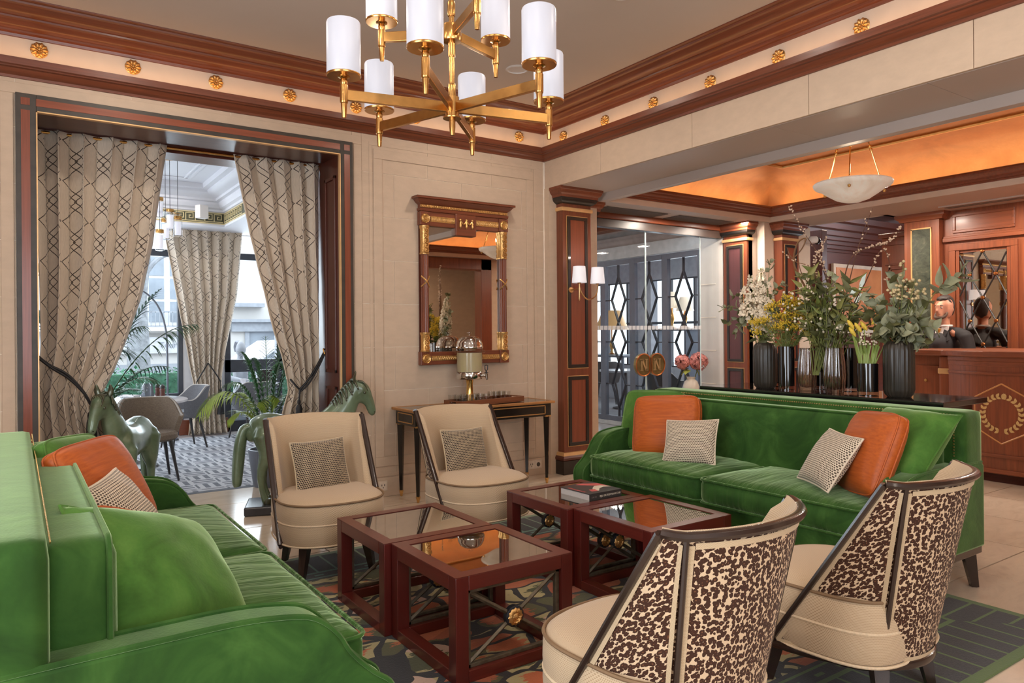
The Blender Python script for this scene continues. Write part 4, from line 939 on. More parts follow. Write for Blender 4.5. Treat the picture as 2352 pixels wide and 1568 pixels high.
# ================================================================== sofas: u runs along the length, v from front to back
SL, SD = 2.34, 1.0
def rounded(parent, name, x0, x1, y0, y1, z0, z1, r, mat, crown=(0, 0, 0), n=13, wr=0.0, seed=0, pipe=None):
    """soft box: rounded edges, crowned faces"""
    m = MB(); cx, cy, cz = (x0 + x1) / 2, (y0 + y1) / 2, (z0 + z1) / 2; hx, hy, hz = (x1 - x0) / 2, (y1 - y0) / 2, (z1 - z0) / 2
    import itertools
    nx = max(8, min(46, int(hx * 2 / .055))); ny = max(6, min(46, int(hy * 2 / .055))); nzv = max(5, min(24, int(hz * 2 / .05)))
    def pt(a, b, c):
        p = Vector((a * hx, b * hy, c * hz)); q = Vector((max(-(hx - r), min(hx - r, p.x)), max(-(hy - r), min(hy - r, p.y)), max(-(hz - r), min(hz - r, p.z))))
        d = p - q
        if d.length > 1e-9: p = q + d.normalized() * r
        ca, cb, cc = (1 - a * a), (1 - b * b), (1 - c * c)
        nn = nz(p.x * 3 + seed, p.y * 3, p.z * 3) * wr
        p.x += crown[0] * a * cb * cc; p.y += (crown[1] * b * ca * cc); p.z += (crown[2] * c * ca * cb) + nn * (1 if c > .9 else .3)
        if wr and c > .9: p.z += wr * .9 * sin(p.x * 40 + 4 * nz(p.x * 2 + seed, p.y * 5)) * max(0, cb) * nz(p.x * 1.5, p.y * 4 + seed) * 1.5
        return (cx + p.x, cy + p.y, cz + p.z)
    def sp(t): 
        s_ = 2 * t - 1; return max(-1, min(1, s_ * 1.0)) if abs(s_) < .999 else s_
    def edge(t, h):   # denser near the rounded edges
        s_ = 2 * t - 1; return (abs(s_) ** .75) * (1 if s_ > 0 else -1) if h > r * 2.5 else s_
    for sg in (-1, 1):
        m.grid(lambda u, v: pt(edge(u, hx), edge(v, hy), sg), nx, ny); m.grid(lambda u, v: pt(edge(u, hx), sg, edge(v, hz)), nx, nzv); m.grid(lambda u, v: pt(sg, edge(u, hy), edge(v, hz)), ny, nzv)
    o = m.build(name, mat, parent, True, angle=180)
    # weld seams so that the faces shade smoothly
    bm = bmesh.new(); bm.from_mesh(o.data); bmesh.ops.remove_doubles(bm, verts=bm.verts, dist=.002); bmesh.ops.recalc_face_normals(bm, faces=bm.faces); bm.to_mesh(o.data); bm.free()
    for pl_ in o.data.polygons: pl_.use_smooth = True
    if pipe:
        for c in pipe:
            R_ = r * .3; k = .93; pts = []
            for (sa, sb, st) in ((1, 1, 0), (-1, 1, 1), (-1, -1, 2), (1, -1, 3)):
                for q in range(5):
                    an = (st + q / 4) * pi / 2; pts.append((cx + sa * (hx - r) + r * cos(an), cy + sb * (hy - r) + r * sin(an), cz + c * (hz - R_)))
            pts2 = []
            for i in range(len(pts)):
                a_, b_ = Vector(pts[i]), Vector(pts[(i + 1) % len(pts)]); nseg = max(1, int((b_ - a_).length / .08))
                for q in range(nseg): 
                    p = a_.lerp(b_, q / nseg); pts2.append(p)
            MB().tube(pts2, .0075, 6, True).build('piping', mat, o, True)
    return o
ARM = [(-.02, .235), (-.052, .30), (-.062, .37), (-.060, .42), (-.046, .455), (.0, .491), (.045, .535), (.079, .577), (.103, .619), (.141, .660), (.191, .690), (.28, .707), (.384, .715), (.54, .715), (.84, .712), (.985, .708), (1.003, .69), (1.003, .235)]
NAIL = metal('nail_gilt', (206, 178, 120), .3)
def make_sofa(label, loc, rz, ends=(0, 1)):
    root = thing('velvet_sofa', label, 'sofa', loc, rz, 'green velvet sofas')
    fn = lambda a, c, t: (t, a, c)
    for k, u0 in enumerate((0, SL - .125)):
        ap = [tuple(p) for p in spline([(a, c, 0) for a, c in ARM[1:-2]], 3)]; ap = [(p[0], p[1]) for p in ap]
        u0 += -.004 if k == 0 else .004; m = MB().prism([ARM[0]] + ap + ARM[-2:], fn, u0, u0 + .125)
        arm = m.build('arm', VELVET, root, True, bevel=.018, seg=3, angle=30)
        for uu in (u0 + .008, u0 + .117):
            MB().tube([(uu, a, c + .002) for a, c in ap] , .008, 6).build('piping', VELVET, arm, True)
        m2 = MB()
    rounded(root, 'back_frame', 0.0, SL, .775, 1.0, .66, 1.0, .025, VELVET); MB().box(.1, SL - .1, .76, .995, .22, .72).build('back_base', VELVET, root, bevel=.01)
    MB().box(.12, SL - .12, .0, .8, .225, .40).build('front_rail', VELVET, root, False, bevel=.02)
    # raised border round the back with a bead of nails
    pad = rounded(root, 'back_pad', .10, SL - .10, .63, .80, .42, .957, .045, VELVET, (0, .02, 0), seed=loc[0])
    pipe_pts = []
    for (sx, st) in ((SL - .155, 0), (.155, 1)):
        for q in range(7): an = (st + q / 6) * pi / 2; pipe_pts.append((sx + .055 * cos(an),   .648, .90 + .055 * sin(an)))
    MB().tube([(SL - .10, .648, .5)] + pipe_pts + [(.10, .648, .5)], .008, 6).build('piping', VELVET, pad, True)
    nm = MB(); pts = []
    L1 = int((SL - .11) / .0165)
    for i in range(L1 + 1): pts.append((.055 + (SL - .11) * i / L1, .982))
    for i in range(14): pts += [((.055, SL - .055)[e], .97 - i * .0165) for e in ends]
    for (u, z) in pts: nm.lathe([(0.0, .0042), (.004, .003), (.0058, 0)], (u, .7745, z), 6, Matrix.Rotation(R(90), 4, 'X'))
    stuff(nm.build('nail_heads', NAIL, root, True))
    for k, (u0, u1) in enumerate(((.13, SL / 2), (SL / 2, SL - .13))):
        rounded(root, 'seat_cushion', u0 + .003, u1 - .003, -.035, .68, .395, .56, .045, VSEAT, (.008, .015, .035), wr=.010, seed=k * 7 + loc[0] * 3, pipe=(1, -1))
    MB().box(.008, SL - .008, .0, .995, .195, .238).build('plinth', DKWOODX, root, bevel=.004)
    for u in (.06, SL - .06):
        for v, tv in ((.05, .02), (.94, .97)):
            su = -.02 if u < 1 else .02
            MB().tube([(u, v, .20), (u + su, tv, 0)], [(.045, .045), (.027, .027)], 4).build('leg', DKWOOD, root)
    return root
# right sofa: local u -> world -y?  front faces -x
sofaR = make_sofa('green velvet sofa on the right, its back to the black sideboard of flowers', (3.50, 1.875 + SL, 0), R(-90))
sofaL = make_sofa('green velvet sofa in the near left foreground, facing the coffee tables', (.835, 1.92, 0), R(90), (1,))
# right sofa cushions (world coordinates)
wc = cushion
GRP = None
wc('green velvet cushion at the far left end of the right sofa, behind an orange one', .50, .46, .17, VELVET2, (4.03, 3.98, .777), orient((-.903, -.267, .337), roll=.02), 3, boxy=.05)
wc('square orange silk cushion at the far end of the right sofa', .49, .45, .19, SILK, (3.90, 3.715, .765), orient((-.872, -.382, .307), roll=.06), 1, boxy=.05)
wc('small dotted beige cushion against the far orange cushion of the right sofa', .36, .33, .12, CHECK, (3.78, 3.385, .706), orient((-.78, -.33, .53), roll=.08), 5)
wc('green velvet cushion at the near end of the right sofa, corner raised', .50, .48, .22, VELVET2, (4.02, 2.09, .82), orient((-.70, .22, .62), roll=.0), 8)
wc('orange silk cushion tilted at the near end of the right sofa', .49, .46, .19, SILK, (3.855, 2.18, .781), orient((-.745, .53, .38), roll=.07), 11, boxy=.05)
wc('small dotted beige cushion tilted against the near orange one on the right sofa', .36, .34, .12, CHECK, (3.73, 2.335, .739), orient((-.713, .415, .565), roll=-.03), 13)
# left sofa cushions
wc('green velvet cushion at the far end of the left sofa, behind an orange one', .50, .47, .17, VELVET2, (.24, 3.75, .78), orient((.842, -.415, .343), roll=-.07), 17, boxy=.05)
wc('large orange silk cushion leaning at the far end of the left sofa', .48, .44, .18, SILK, (.30, 3.45, .81), orient((.737, -.50, .45), roll=.02), 19, boxy=.05)
wc('small dotted beige cushion in front of the far orange one on the left sofa', .34, .33, .12, CHECK, (.345, 3.17, .765), orient((.70, -.42, .573), roll=.11), 23)
wc('large green velvet cushion leaning on the near arm of the left sofa', .52, .49, .20, VELVET2, (.36, 2.36, .735), orient((.572, -.43, .698), roll=-.47), 29, pinch=.03)
wc('orange silk cushion just peeping over the big green cushion on the left sofa', .49, .44, .15, SILK, (.375, 2.50, .70), orient((.66, -.42, .60), roll=-.48), 31, boxy=.05)

# ================================================================== slipper chairs (local front = -y)
LEO = N('leopard_velvet')
co = LEO.coords('UV'); vo = LEO.n('TexVoronoi'); vo.inputs['Scale'].default_value = 74; vo.inputs['Randomness'].default_value = .9
nw = LEO.n('TexNoise'); nw.inputs['Scale'].default_value = 60; nw.inputs['Detail'].default_value = 2; LEO.l(co, nw.inputs['Vector'])
wv = LEO.n('VectorMath', operation='MULTIPLY_ADD'); wv.inputs[1].default_value = (.009, .009, .009); LEO.l(nw.outputs['Color'], wv.inputs[0]); LEO.l(co, wv.inputs[2]); LEO.l(wv.outputs[0], vo.inputs['Vector'])
d = vo.outputs['Distance']
ns = LEO.noise(co, 130, 2, .5)
spot = LEO.math('LESS_THAN', LEO.math('ADD', d, LEO.math('MULTIPLY', ns, .30)), .74)
LEO.base(LEO.mix(spot, LEO.ramp(d, [(.0, lin((196, 166, 134))), (.5, lin((206, 178, 146)))]), LEO.ramp(d, [(.08, lin((120, 78, 52))), (.20, lin((62, 36, 24)))]))); LEO.set(rough=.8, sheen=.08, spec=.2); LEO.bump(spot, .15, .002); LEO = LEO.m
BRAID = dotted('cream_braid', (206, 182, 148), (166, 136, 100), 240, .32)
PIPE2 = plain('cream_cord', (212, 188, 156), .8, var=.1, scale=120)
WT, YT, ZT_, WST, YST, WSB, YSB, WB, YB, ZB = .315, .239, .905, .277, .290, .203, .168, .317, -.206, .226
Z0 = .21
def seam(h, sg):
    return Vector((sg * lerp(WSB, WST, h), lerp(YSB, YST, h), lerp(Z0, ZT_ - .012, h)))
def edgep(h, sg):
    """slanted front edge"""
    hh = h; return Vector((sg * lerp(WB, WT, hh), lerp(YB, YT, hh), lerp(Z0 + .0, ZT_ - .006, hh)))
def backc(h): return Vector((0, lerp(.251, .393, h), lerp(Z0, ZT_ - .004, h)))
def side_pt(t, h, sg):                  # t: 0 front edge .. 1 seam
    a = edgep(h, sg); b = seam(h, sg); p = a.lerp(b, t); bul = .035 * (b - a).length / .4 * 4 * t * (1 - t); p.x += sg * bul * .9; return p
def back_pt(t, h):                       # t: -1 .. 1
    s_ = seam(h, 1); c = backc(h); k = abs(t)
    x = s_.x * t; y = c.y - (c.y - s_.y) * k ** 2.2; z = lerp(c.z, s_.z, k * k)
    return Vector((x, y, z))
def inset(p, d=.05):
    c = Vector((0, -.05, p.z)); v = (c - p); v.z = 0; return p + v.normalized() * d
def full(t, h):                          # whole shell, t in [-1, 1]
    if abs(t) <= .5: return back_pt(t * 2, h)
    return side_pt(2 * (1 - abs(t)), h, 1 if t > 0 else -1)
def make_chair(label, loc, rz):
    root = thing('slipper_chair', label, 'chair', loc, rz, 'cream slipper chairs with spotted backs')
    n1, n2 = 22, 22
    for sg in (1, -1):
        pn = MB().grid(lambda u, v: side_pt(u, v, sg), 14, n2, uvf=lambda u, v: (u * .42 * (1 - v * .8) + (0 if sg > 0 else 3), v * .7)).build('side_panel', LEO, root, True)
        MB().grid(lambda u, v: side_pt(.055 + .05 * v, .02 + .94 * v, sg) + Vector((sg * .004, 0, 0)) + (u - .5) * Vector((0, .020, 0)), 3, 24, uvf=lambda u, v: (u * .03, v * .75)).build('braid', BRAID, pn, True)
        MB().grid(lambda u, v: side_pt(.95 - .07 * v * v, .02 + .95 * v, sg) + Vector((sg * .005, .0, 0)) + (u - .5) * Vector((0, .017, 0)), 3, 24, uvf=lambda u, v: (u * .03, v * .75)).build('braid', BRAID, pn, True)
        MB().grid(lambda u, v: side_pt(.04 + .9 * v, .018, sg) + Vector((sg * .004, 0, (u - .5) * .017)), 3, 18, uvf=lambda u, v: (v * .4, u * .03)).build('braid', BRAID, pn, True)
        MB().tube([seam(i / 20, sg) + Vector((sg * .003, .004, 0)) for i in range(21)], .0095, 8).build('seam_rib', DKWOOD, root, True)
        MB().tube([edgep(i / 24, sg) + Vector((0, -.004, 0)) for i in range(25)], [(.020, .013)] * 25, 8).build('front_rail', DKWOOD, root, True)
    bp_ = MB().grid(lambda u, v: back_pt(2 * u - 1, v), 26, n2, uvf=lambda u, v: (u * .62 + 1, v * .7)).build('back_panel', LEO, root, True)
    for a in (-.962, .962): MB().grid(lambda u, v: back_pt(a + (u - .5) * .06, .02 + .945 * v) + Vector((0, .003, 0)), 3, 24, uvf=lambda u, v: (u * .03, v * .75)).build('braid', BRAID, bp_, True)
    for h0 in (.020, .962): MB().grid(lambda u, v: back_pt(-.93 + 1.86 * v, h0 + (u - .5) * .026) + Vector((0, .004, 0)), 3, 30, uvf=lambda u, v: (v * .6, u * .03)).build('braid', BRAID, bp_, True)
    top = [side_pt(i / 6, 1, 1) for i in range(7)] + [back_pt(1 - 2 * i / 30, 1) for i in range(1, 30)] + [side_pt(1 - i / 6, 1, -1) for i in range(7)]
    MB().tube([p + Vector((0, .002, .002)) for p in top], [(.018, .014)] * len(top), 8).build('top_rail', DKWOOD, root, True)
    bot = [side_pt(i / 10, 0, 1) for i in range(11)] + [back_pt(1 - 2 * i / 24, 0) for i in range(1, 24)] + [side_pt(1 - i / 10, 0, -1) for i in range(11)]
    MB().tube([p + Vector((0, 0, -.008)) for p in bot], [(.014, .018)] * len(bot), 8).build('bottom_rail', DKWOOD, root, True)
    # inner upholstery: thick cream pad with a rolled top
    m = MB(); na, nb = 61, 18
    def inner(u, v):
        t = 2 * u - 1; h = .02 + .975 * v; p = full(t * .985, h); d = .055 * smooth01((1 - abs(t)) / .10 + .22) + .0; q = inset(p, d)
        if v > .86: q = inset(p, d * (1 - .55 * ((v - .86) / .14) ** 2)); q.z = p.z + .012 * sin(pi * min(1, (v - .86) / .14)) 
        return q
    m.grid(inner, na, nb, uvf=lambda u, v: (u * 1.3, v * .75))
    b = len(m.v); # lip joining the inner pad with the frame
    for i in range(na):
        t = (2 * i / (na - 1) - 1) * .985; m.uv[len(m.v)] = (i * .02, .8); m.v.append(tuple(inset(full(t, 1), .012) + Vector((0, 0, .016))))
        m.uv[len(m.v)] = (i * .02, .83); m.v.append(tuple(full(t, 1) + Vector((0, 0, .004))))
    for i in range(na - 1):
        m.f.append(((nb - 1) * na + i, (nb - 1) * na + i + 1, b + 2 * (i + 1), b + 2 * i)); m.f.append((b + 2 * i, b + 2 * i + 2, b + 2 * i + 3, b + 2 * i + 1))
    m.build('backrest', CREAM, root, True, angle=80)
    for sg in (1, -1):
        MB().grid(lambda u, v: lerp(inner((1 - .0) if sg > 0 else 0.0, v), edgep(.02 + .975 * v, sg), u), 3, 20, uvf=lambda u, v: (u * .05, v * .8)).build('side_facing', CREAMP, root, True)
    # seat: bowed front
    def plan(k, ins=0.0):                 # closed outline, k in [0, 1)
        a = 2 * pi * k; cx_, sy_ = cos(a), sin(a)
        ex = 2 / 3.4
        x = (.318 - ins) * (abs(cx_) ** ex) * (1 if cx_ > 0 else -1); y = (abs(sy_) ** ex) * (1 if sy_ > 0 else -1)
        y = y * (.29 - ins) - .06
        if y < -.1: y -= .05 * (1 - (x / .318) ** 2) * smooth01((-.1 - y) / .2)
        return Vector((x, y, 0))
    ns_ = 72; m = MB()
    lev = [(.05, .205), (.008, .212), (.0, .225), (-.006, .30), (-.004, .335), (-.006, .37), (-.004, .43), (.006, .452), (.03, .468), (.08, .478), (.16, .484), (.24, .486), (.2899, .486)]
    for ins_, z in lev:
        for k in range(ns_):
            p = plan(k / ns_, ins_); m.uv[len(m.v)] = (k / ns_ * 1.9, z) if z < .46 else (p.x + 5, p.y); m.v.append((p.x, p.y, z))
    for j in range(len(lev) - 1):
        for k in range(ns_): l = (k + 1) % ns_; m.f.append((j * ns_ + k, j * ns_ + l, (j + 1) * ns_ + l, (j + 1) * ns_ + k))
    seat = m.build('seat', CREAM, root, True, angle=70)
    for z, r_ in ((.452, .0065), (.335, .0065), (.214, .006)):
        MB().tube([plan(k / ns_, -.002) + Vector((0, 0, z)) for k in range(ns_)], r_, 6, True).build('piping', PIPE2 if z < .45 else plain('brown_cord', (128, 100, 72), .8), seat, True)
    m = MB(); m.lathe([(.0, .165), (.235, .165), (.25, .18), (.25, .205), (.0, .207)], (0, -.03, 0), 40, None, lambda t, z: 1 + .06 * abs(sin(2 * t)))
    m.build('base_ring', DKWOOD, root, True)
    for sx in (-1, 1):
        for sy, yy in ((-1, -.255), (1, .150)):
            MB().tube([(sx * .185, yy, .20), (sx * .215, yy + sy * .03, 0)], [(.042, .038), (.022, .022)], 4).build('leg', DKWOOD, root)
    return root
ch = make_chair('cream slipper chair facing us at the left, between horse and coffee table', (1.614, 4.471, 0), R(-5.2))
copy_thing(ch, (2.650, 4.386, 0), R(1.1), 'cream slipper chair facing us in front of the console table')
copy_thing(ch, (1.728, 1.644, 0), R(184), 'spotted back slipper chair in the near foreground, centre right')
copy_thing(ch, (2.817, 1.630, 0), R(185), 'spotted back slipper chair at the far right, in front of the right sofa')
wc('small dotted beige cushion on the left of the two cream chairs facing us',   .36, .33, .12, CHECKD, (1.609, 4.532, .618), orient((.05, -.943, .33), roll=.02), 41)
wc('small dotted beige cushion on the cream chair before the console', .36, .33, .12, CHECKD, (2.661, 4.499, .608), orient((.069, -.956, .285), roll=-.02), 43)

# ================================================================== coffee tables: four glass topped cubes
RED = wood('oxblood_wood', (88, 28, 22), 2, .3, .25, .3); REDX = wood('oxblood_wood_x', (96, 34, 26), 0, .3, .25, .3); REDY = wood('oxblood_wood_y', (96, 34, 26), 1, .3, .25, .3)
IRON = plain('aged_iron', (104, 94, 78), .45, .6, var=.3, scale=30, bump=.2)
TGL = N('bronze_table_glass'); tr_ = TGL.n('BsdfTransparent'); tr_.inputs[0].default_value = (.30, .22, .17, 1); gl_ = TGL.n('BsdfGlossy'); gl_.inputs['Roughness'].default_value = .015; gl_.inputs[0].default_value = (.95, .92, .88, 1)
fr_ = TGL.n('LayerWeight'); fr_.inputs['Blend'].default_value = .72; mx_ = TGL.n('MixShader'); mp_ = TGL.math('ADD', TGL.math('MULTIPLY', fr_.outputs['Facing'], .62), .08); nf_ = TGL.noise(TGL.coords(), 2, 1); TGL.l(TGL.math('ADD', mp_, TGL.math('MULTIPLY', nf_, .01)), mx_.inputs[0]); TGL.l(tr_.outputs[0], mx_.inputs[1]); TGL.l(gl_.outputs[0], mx_.inputs[2]); TGL.l(mx_.outputs[0], TGL.out.inputs['Surface']); TGL = TGL.m
S_ = .306; HT = .442; LW = .062
def table(label, x, y):
    root = thing('coffee_table', label, 'table', (x, y, 0), 0, 'oxblood cube coffee tables')
    for sx in (-1, 1):
        for sy in (-1, 1):
            MB().box(min(sx * S_, sx * (S_ - LW)), max(sx * S_, sx * (S_ - LW)), min(sy * S_, sy * (S_ - LW)), max(sy * S_, sy * (S_ - LW)), 0, HT - .001).build('leg', RED, root, bevel=.003)
    g = S_ - LW
    for sy in (-1, 1):
        a, b = sorted((sy * S_, sy * g)); MB().box(-g, g, a, b, HT - .062, HT).build('apron', REDX, root, bevel=.003); MB().box(-g, g, a, b, .0, .05).build('stretcher', REDX, root, bevel=.003)
    for sx in (-1, 1):
        a, b = sorted((sx * S_, sx * g)); MB().box(a, b, -g, g, HT - .062, HT).build('apron', REDY, root, bevel=.003); MB().box(a, b, -g, g, .0, .05).build('stretcher', REDY, root, bevel=.003)
    m = MB()
    for sx in (-1, 1): m.prism([(sx * g, -g), (sx * S_, -S_), (sx * S_, S_), (sx * g, g)], lambda a, c, t: (a, c, t), HT - .0005, HT + .0015)
    for sy in (-1, 1): m.prism([(-g, sy * g), (-S_, sy * S_), (S_, sy * S_), (g, sy * g)], lambda a, c, t: (a, c, t), HT - .0005, HT + .0015)
    m.build('top_frame', REDX, root)
    MB().box(-g + .001, g - .001, -g + .001, g - .001, HT - .010, HT - .002).build('glass_top', TGL, root)
    # iron cross with a gilt rosette on the two sides along x
    for sy in (-1, 1):
        yy = sy * (S_ - .030); zc = (.05 + HT - .062) / 2; hz_ = (HT - .062 - .05) / 2
        m = MB(); w = .011
        m.box(-g, -g + .02, yy - w, yy + w, .05, HT - .062).box(g - .02, g, yy - w, yy + w, .05, HT - .062).box(-g, g, yy - w, yy + w, HT - .08, HT - .062).box(-g, g, yy - w, yy + w, .05, .066)
        for sg in (-1, 1):
            m.tube([(-g + .01, yy, zc - sg * hz_ * .92), (g - .01, yy, zc + sg * hz_ * .92)], [(.009, .011)] * 2, 4)
        ir = m.build('iron_cross', IRON, root, bevel=.002)
        mt = Matrix.Translation((0, yy, zc)) @ Matrix.Rotation(R(90), 4, 'X')
        m = MB().lathe([(.0, .016), (.04, .016), (.046, .012), (.046, -.012), (.04, -.016), (.0, -.016)], n=24, M=mt); m.build('boss', BLACKM, ir, True)
        for sd in (-1, 1):
            mt2 = Matrix.Translation((0, yy + sd * .016, zc)) @ Matrix.Rotation(R(90 if sd < 0 else -90), 4, 'X')
            m = MB().lathe([(.0, .013), (.006, .012), (.008, .007), (.012, .005), (.015, .009), (.019, .004), (.024, .009), (.033, .006), (.037, .0)], n=24, M=mt2, flute=lambda t, z: 1 + .07 * cos(12 * t)); m.build('gilt_rosette', GILT, ir, True)
    return root
table('near coffee table of the left pair, reflecting the orange ceiling', 1.781, 2.882)
table('far coffee table of the left pair, by the cream chair', 1.748, 3.506)
table('near coffee table of the right pair, beside the right sofa seat', 2.92, 2.905)
table('far coffee table of the right pair, carrying a book', 2.878, 3.525)
# book: spine towards the camera
bk = thing('book', 'thick black book with a red and white cover on the far right coffee table', 'book', (2.946, 3.452, HT + .002), R(2))
BX, BY = .132, .135
MB().box(-BX, BX, -BY, BY, 0, .004).box(-BX, BX, -BY, BY, .041, .046).box(-BX, BX, -BY - .003, -BY + .002, 0, .046).build('cover', plain('book_black', (58, 54, 53), .32, var=.06), bk, bevel=.001)
MB().box(-BX + .004, BX - .004, -BY + .002, BY - .004, .004, .041).build('pages', plain('book_pages', (206, 196, 188), .8, var=.05, scale=200), bk)
BR = plain('book_red', (198, 84, 82), .4, var=.05); BWH = plain('book_ivory', (214, 200, 180), .4, var=.05)
def flat(pts, mat, z=.0463): MB().prism(pts, lambda a, c, t: (a, c, t), z - .0004, z).build('cover_print', mat, bk)
flat([(-.02, .115), (.03, .125), (.125, .07), (.125, -.055), (.11, -.02), (.06, .03), (.0, .09)], BR)
flat([(-.03, -.055), (.0, -.02), (.05, .02), (.10, .01), (.13, -.05), (.08, -.03), (.03, -.05), (-.02, -.10)], BWH, .0466)
flat([(-.07, -.09), (-.05, -.04), (-.01, -.05), (-.03, -.10)], BR, .0468)
text('BIJU DE REMMANCON', .017, BWH, bk, Matrix.Translation((.035, -BY - .0032, .023)) @ Matrix.Rotation(R(90), 4, 'X'), .0004)
text('LUIS VAL', .011, plain('book_dim', (140, 128, 120), .5), bk, Matrix.Translation((-.095, -BY - .0032, .023)) @ Matrix.Rotation(R(90), 4, 'X'), .0004)
text('M', .016, BWH, bk, Matrix.Translation((.118, -BY - .0032, .023)) @ Matrix.Rotation(R(90), 4, 'X'), .0004)
text('RESTAURANTS', .024, BR, bk, Matrix.Translation((-.115, .0, .0464)) @ Matrix.Rotation(R(-90), 4, 'Z'), .0004)
# ================================================================== area rug under the seating group
RUG = N('patterned_rug'); HX, HY = 1.93, 1.655
t_ = RUG.n('TexCoord'); s_ = RUG.n('SeparateXYZ'); RUG.l(t_.outputs['Object'], s_.inputs[0]); X_, Y_ = s_.outputs['X'], s_.outputs['Y']
M_ = RUG.math
dx = M_('SUBTRACT', HX, M_('ABSOLUTE', X_)); dy = M_('SUBTRACT', HY, M_('ABSOLUTE', Y_)); dm = M_('MINIMUM', dx, dy)
horiz = M_('LESS_THAN', dy, dx)
along = M_('ADD', M_('MULTIPLY', X_, horiz), M_('MULTIPLY', Y_, M_('SUBTRACT', 1.0, horiz)))
lw = RUG.noise(RUG.coords(), 40, 2)
st = M_('LESS_THAN', M_('FRACT', M_('MULTIPLY', M_('ADD', along, 20.0), 1 / .118)), .12)
st = M_('MULTIPLY', st, M_('LESS_THAN', dm, .36))
def band(a, b): return M_('MULTIPLY', M_('GREATER_THAN', dm, a), M_('LESS_THAN', dm, b))
edge = M_('LESS_THAN', dm, .05); l1 = band(.36, .385); l2 = band(.46, .475)
dash = M_('MULTIPLY', band(.41, .43), M_('LESS_THAN', M_('FRACT', M_('MULTIPLY', M_('ADD', along, 20.0), 1 / .16)), .35))
lines = M_('MAXIMUM', M_('MAXIMUM', st, l1), M_('MAXIMUM', M_('MAXIMUM', l2, dash), edge))
yr = RUG.ramp(M_('ADD', M_('MULTIPLY', Y_, 1 / (2 * HY)), .5), [(.0, lin((86, 108, 50))), (.55, lin((96, 118, 74))), (.8, lin((70, 134, 128))), (.96, lin((120, 140, 112)))])
pile = RUG.noise(RUG.coords(), 160, 2)
border = RUG.mix(lines, RUG.ramp(pile, [(.3, lin((32, 30, 32))), (.7, lin((54, 50, 50)))]), yr)
dn = RUG.n('TexNoise'); dn.inputs['Scale'].default_value = 3.2; dn.inputs['Detail'].default_value = 2; RUG.l(t_.outputs['Object'], dn.inputs['Vector'])
wv = RUG.n('VectorMath', operation='MULTIPLY_ADD'); wv.inputs[1].default_value = (.22, .22, .0); RUG.l(dn.outputs['Color'], wv.inputs[0]); RUG.l(t_.outputs['Object'], wv.inputs[2])
mp = RUG.n('Mapping'); mp.inputs['Scale'].default_value = (3.4, 5.6, 1); mp.inputs['Rotation'].default_value = (0, 0, .5); RUG.l(wv.outputs[0], mp.inputs[0])
ve = RUG.n('TexVoronoi', feature='DISTANCE_TO_EDGE'); ve.inputs['Scale'].default_value = 1.0; RUG.l(mp.outputs[0], ve.inputs['Vector'])
vc = RUG.n('TexVoronoi'); vc.inputs['Scale'].default_value = 1.0; RUG.l(mp.outputs[0], vc.inputs['Vector'])
sc = RUG.n('SeparateColor'); RUG.l(vc.outputs['Color'], sc.inputs[0])
big = RUG.noise(RUG.coords(), .9, 2)
pick = M_('ADD', M_('MULTIPLY', sc.outputs[0], .45), M_('MULTIPLY', big, .75))
colA = RUG.ramp(pick, [(.0, lin((168, 84, 44))), (.50, lin((190, 100, 54))), (.62, lin((70, 72, 36))), (.78, lin((192, 118, 84)))], 'CONSTANT')
colB = RUG.ramp(pick, [(.0, lin((176, 96, 56))), (.40, lin((86, 84, 46))), (.55, lin((178, 164, 116))), (.74, lin((200, 168, 148)))], 'CONSTANT')
jag = RUG.noise(RUG.coords(scale=(9, 40, 1), rot=(0, 0, .5)), 1, 3, .7)
half = M_('GREATER_THAN', M_('ADD', M_('MULTIPLY', jag, .5), M_('MULTIPLY', vc.outputs['Distance'], .75)), .62)
inner = RUG.mix(M_('LESS_THAN', ve.outputs['Distance'], M_('ADD', .035, M_('MULTIPLY', big, .05))), RUG.mix(half, colA, colB), lin((26, 22, 22)))
RUG.base(RUG.mix(M_('MULTIPLY', pile, .22), RUG.mix(M_('GREATER_THAN', dm, .50), border, inner), lin((30, 26, 24)))); RUG.set(rough=.95, sheen=.2); RUG.bump(pile, .35, .004); RUG = RUG.m
rg = MB().box(-HX, HX, -HY, HY, 0, .010).build('area_rug', RUG, bevel=.003); rg.location = (2.27, 3.025, 0)
tag(rg, 'large dark bordered rug with orange and green pebble pattern under the seating group', 'rug')
for o in list(bpy.data.objects):
    if o.parent is None and o.get('category') in ('table', 'chair', 'sofa') and o.location.y < 5.2 and o.name.split('.')[0] in ('coffee_table', 'slipper_chair'): o.location.z = .010

# ================================================================== console table, tray, dispenser and glasses
con = thing('console_table', 'narrow black and gilt console table against the stone wall under the mirror', 'table', (3.55, 5.785, 0))
CXW, CYW = .76, .225
BLK = plain('black_lacquer', (30, 24, 20), .18, var=.2)
TOPG = N('smoked_top'); f = TOPG.noise(TOPG.coords(), 3, 3); TOPG.base(TOPG.ramp(f, [(.3, lin((54, 44, 36))), (.7, lin((76, 62, 50)))])); TOPG.set(rough=.06, spec=.8); TOPG = TOPG.m
MB().box(-CXW + .03, CXW - .03, -CYW + .03, CYW - .03, .783, .799).build('smoked_glass_top', TOPG, con)
m = MB(); o_ = .03
m.box(-CXW, CXW, -CYW, -CYW + o_, .778, .802).box(-CXW, CXW, CYW - o_, CYW, .778, .802).box(-CXW, -CXW + o_, -CYW + o_, CYW - o_, .778, .802).box(CXW - o_, CXW, -CYW + o_, CYW - o_, .778, .802)
m.build('gilt_edge', plain('old_gilt', (190, 140, 88), .35, .6, var=.12), con, bevel=.006)
MB().box(-CXW + .03, CXW - .03, -CYW + .03, CYW - .03, .655, .780).build('apron', BLK, con, bevel=.003)
OG = plain('gilt_line', (204, 156, 98), .35, .6)
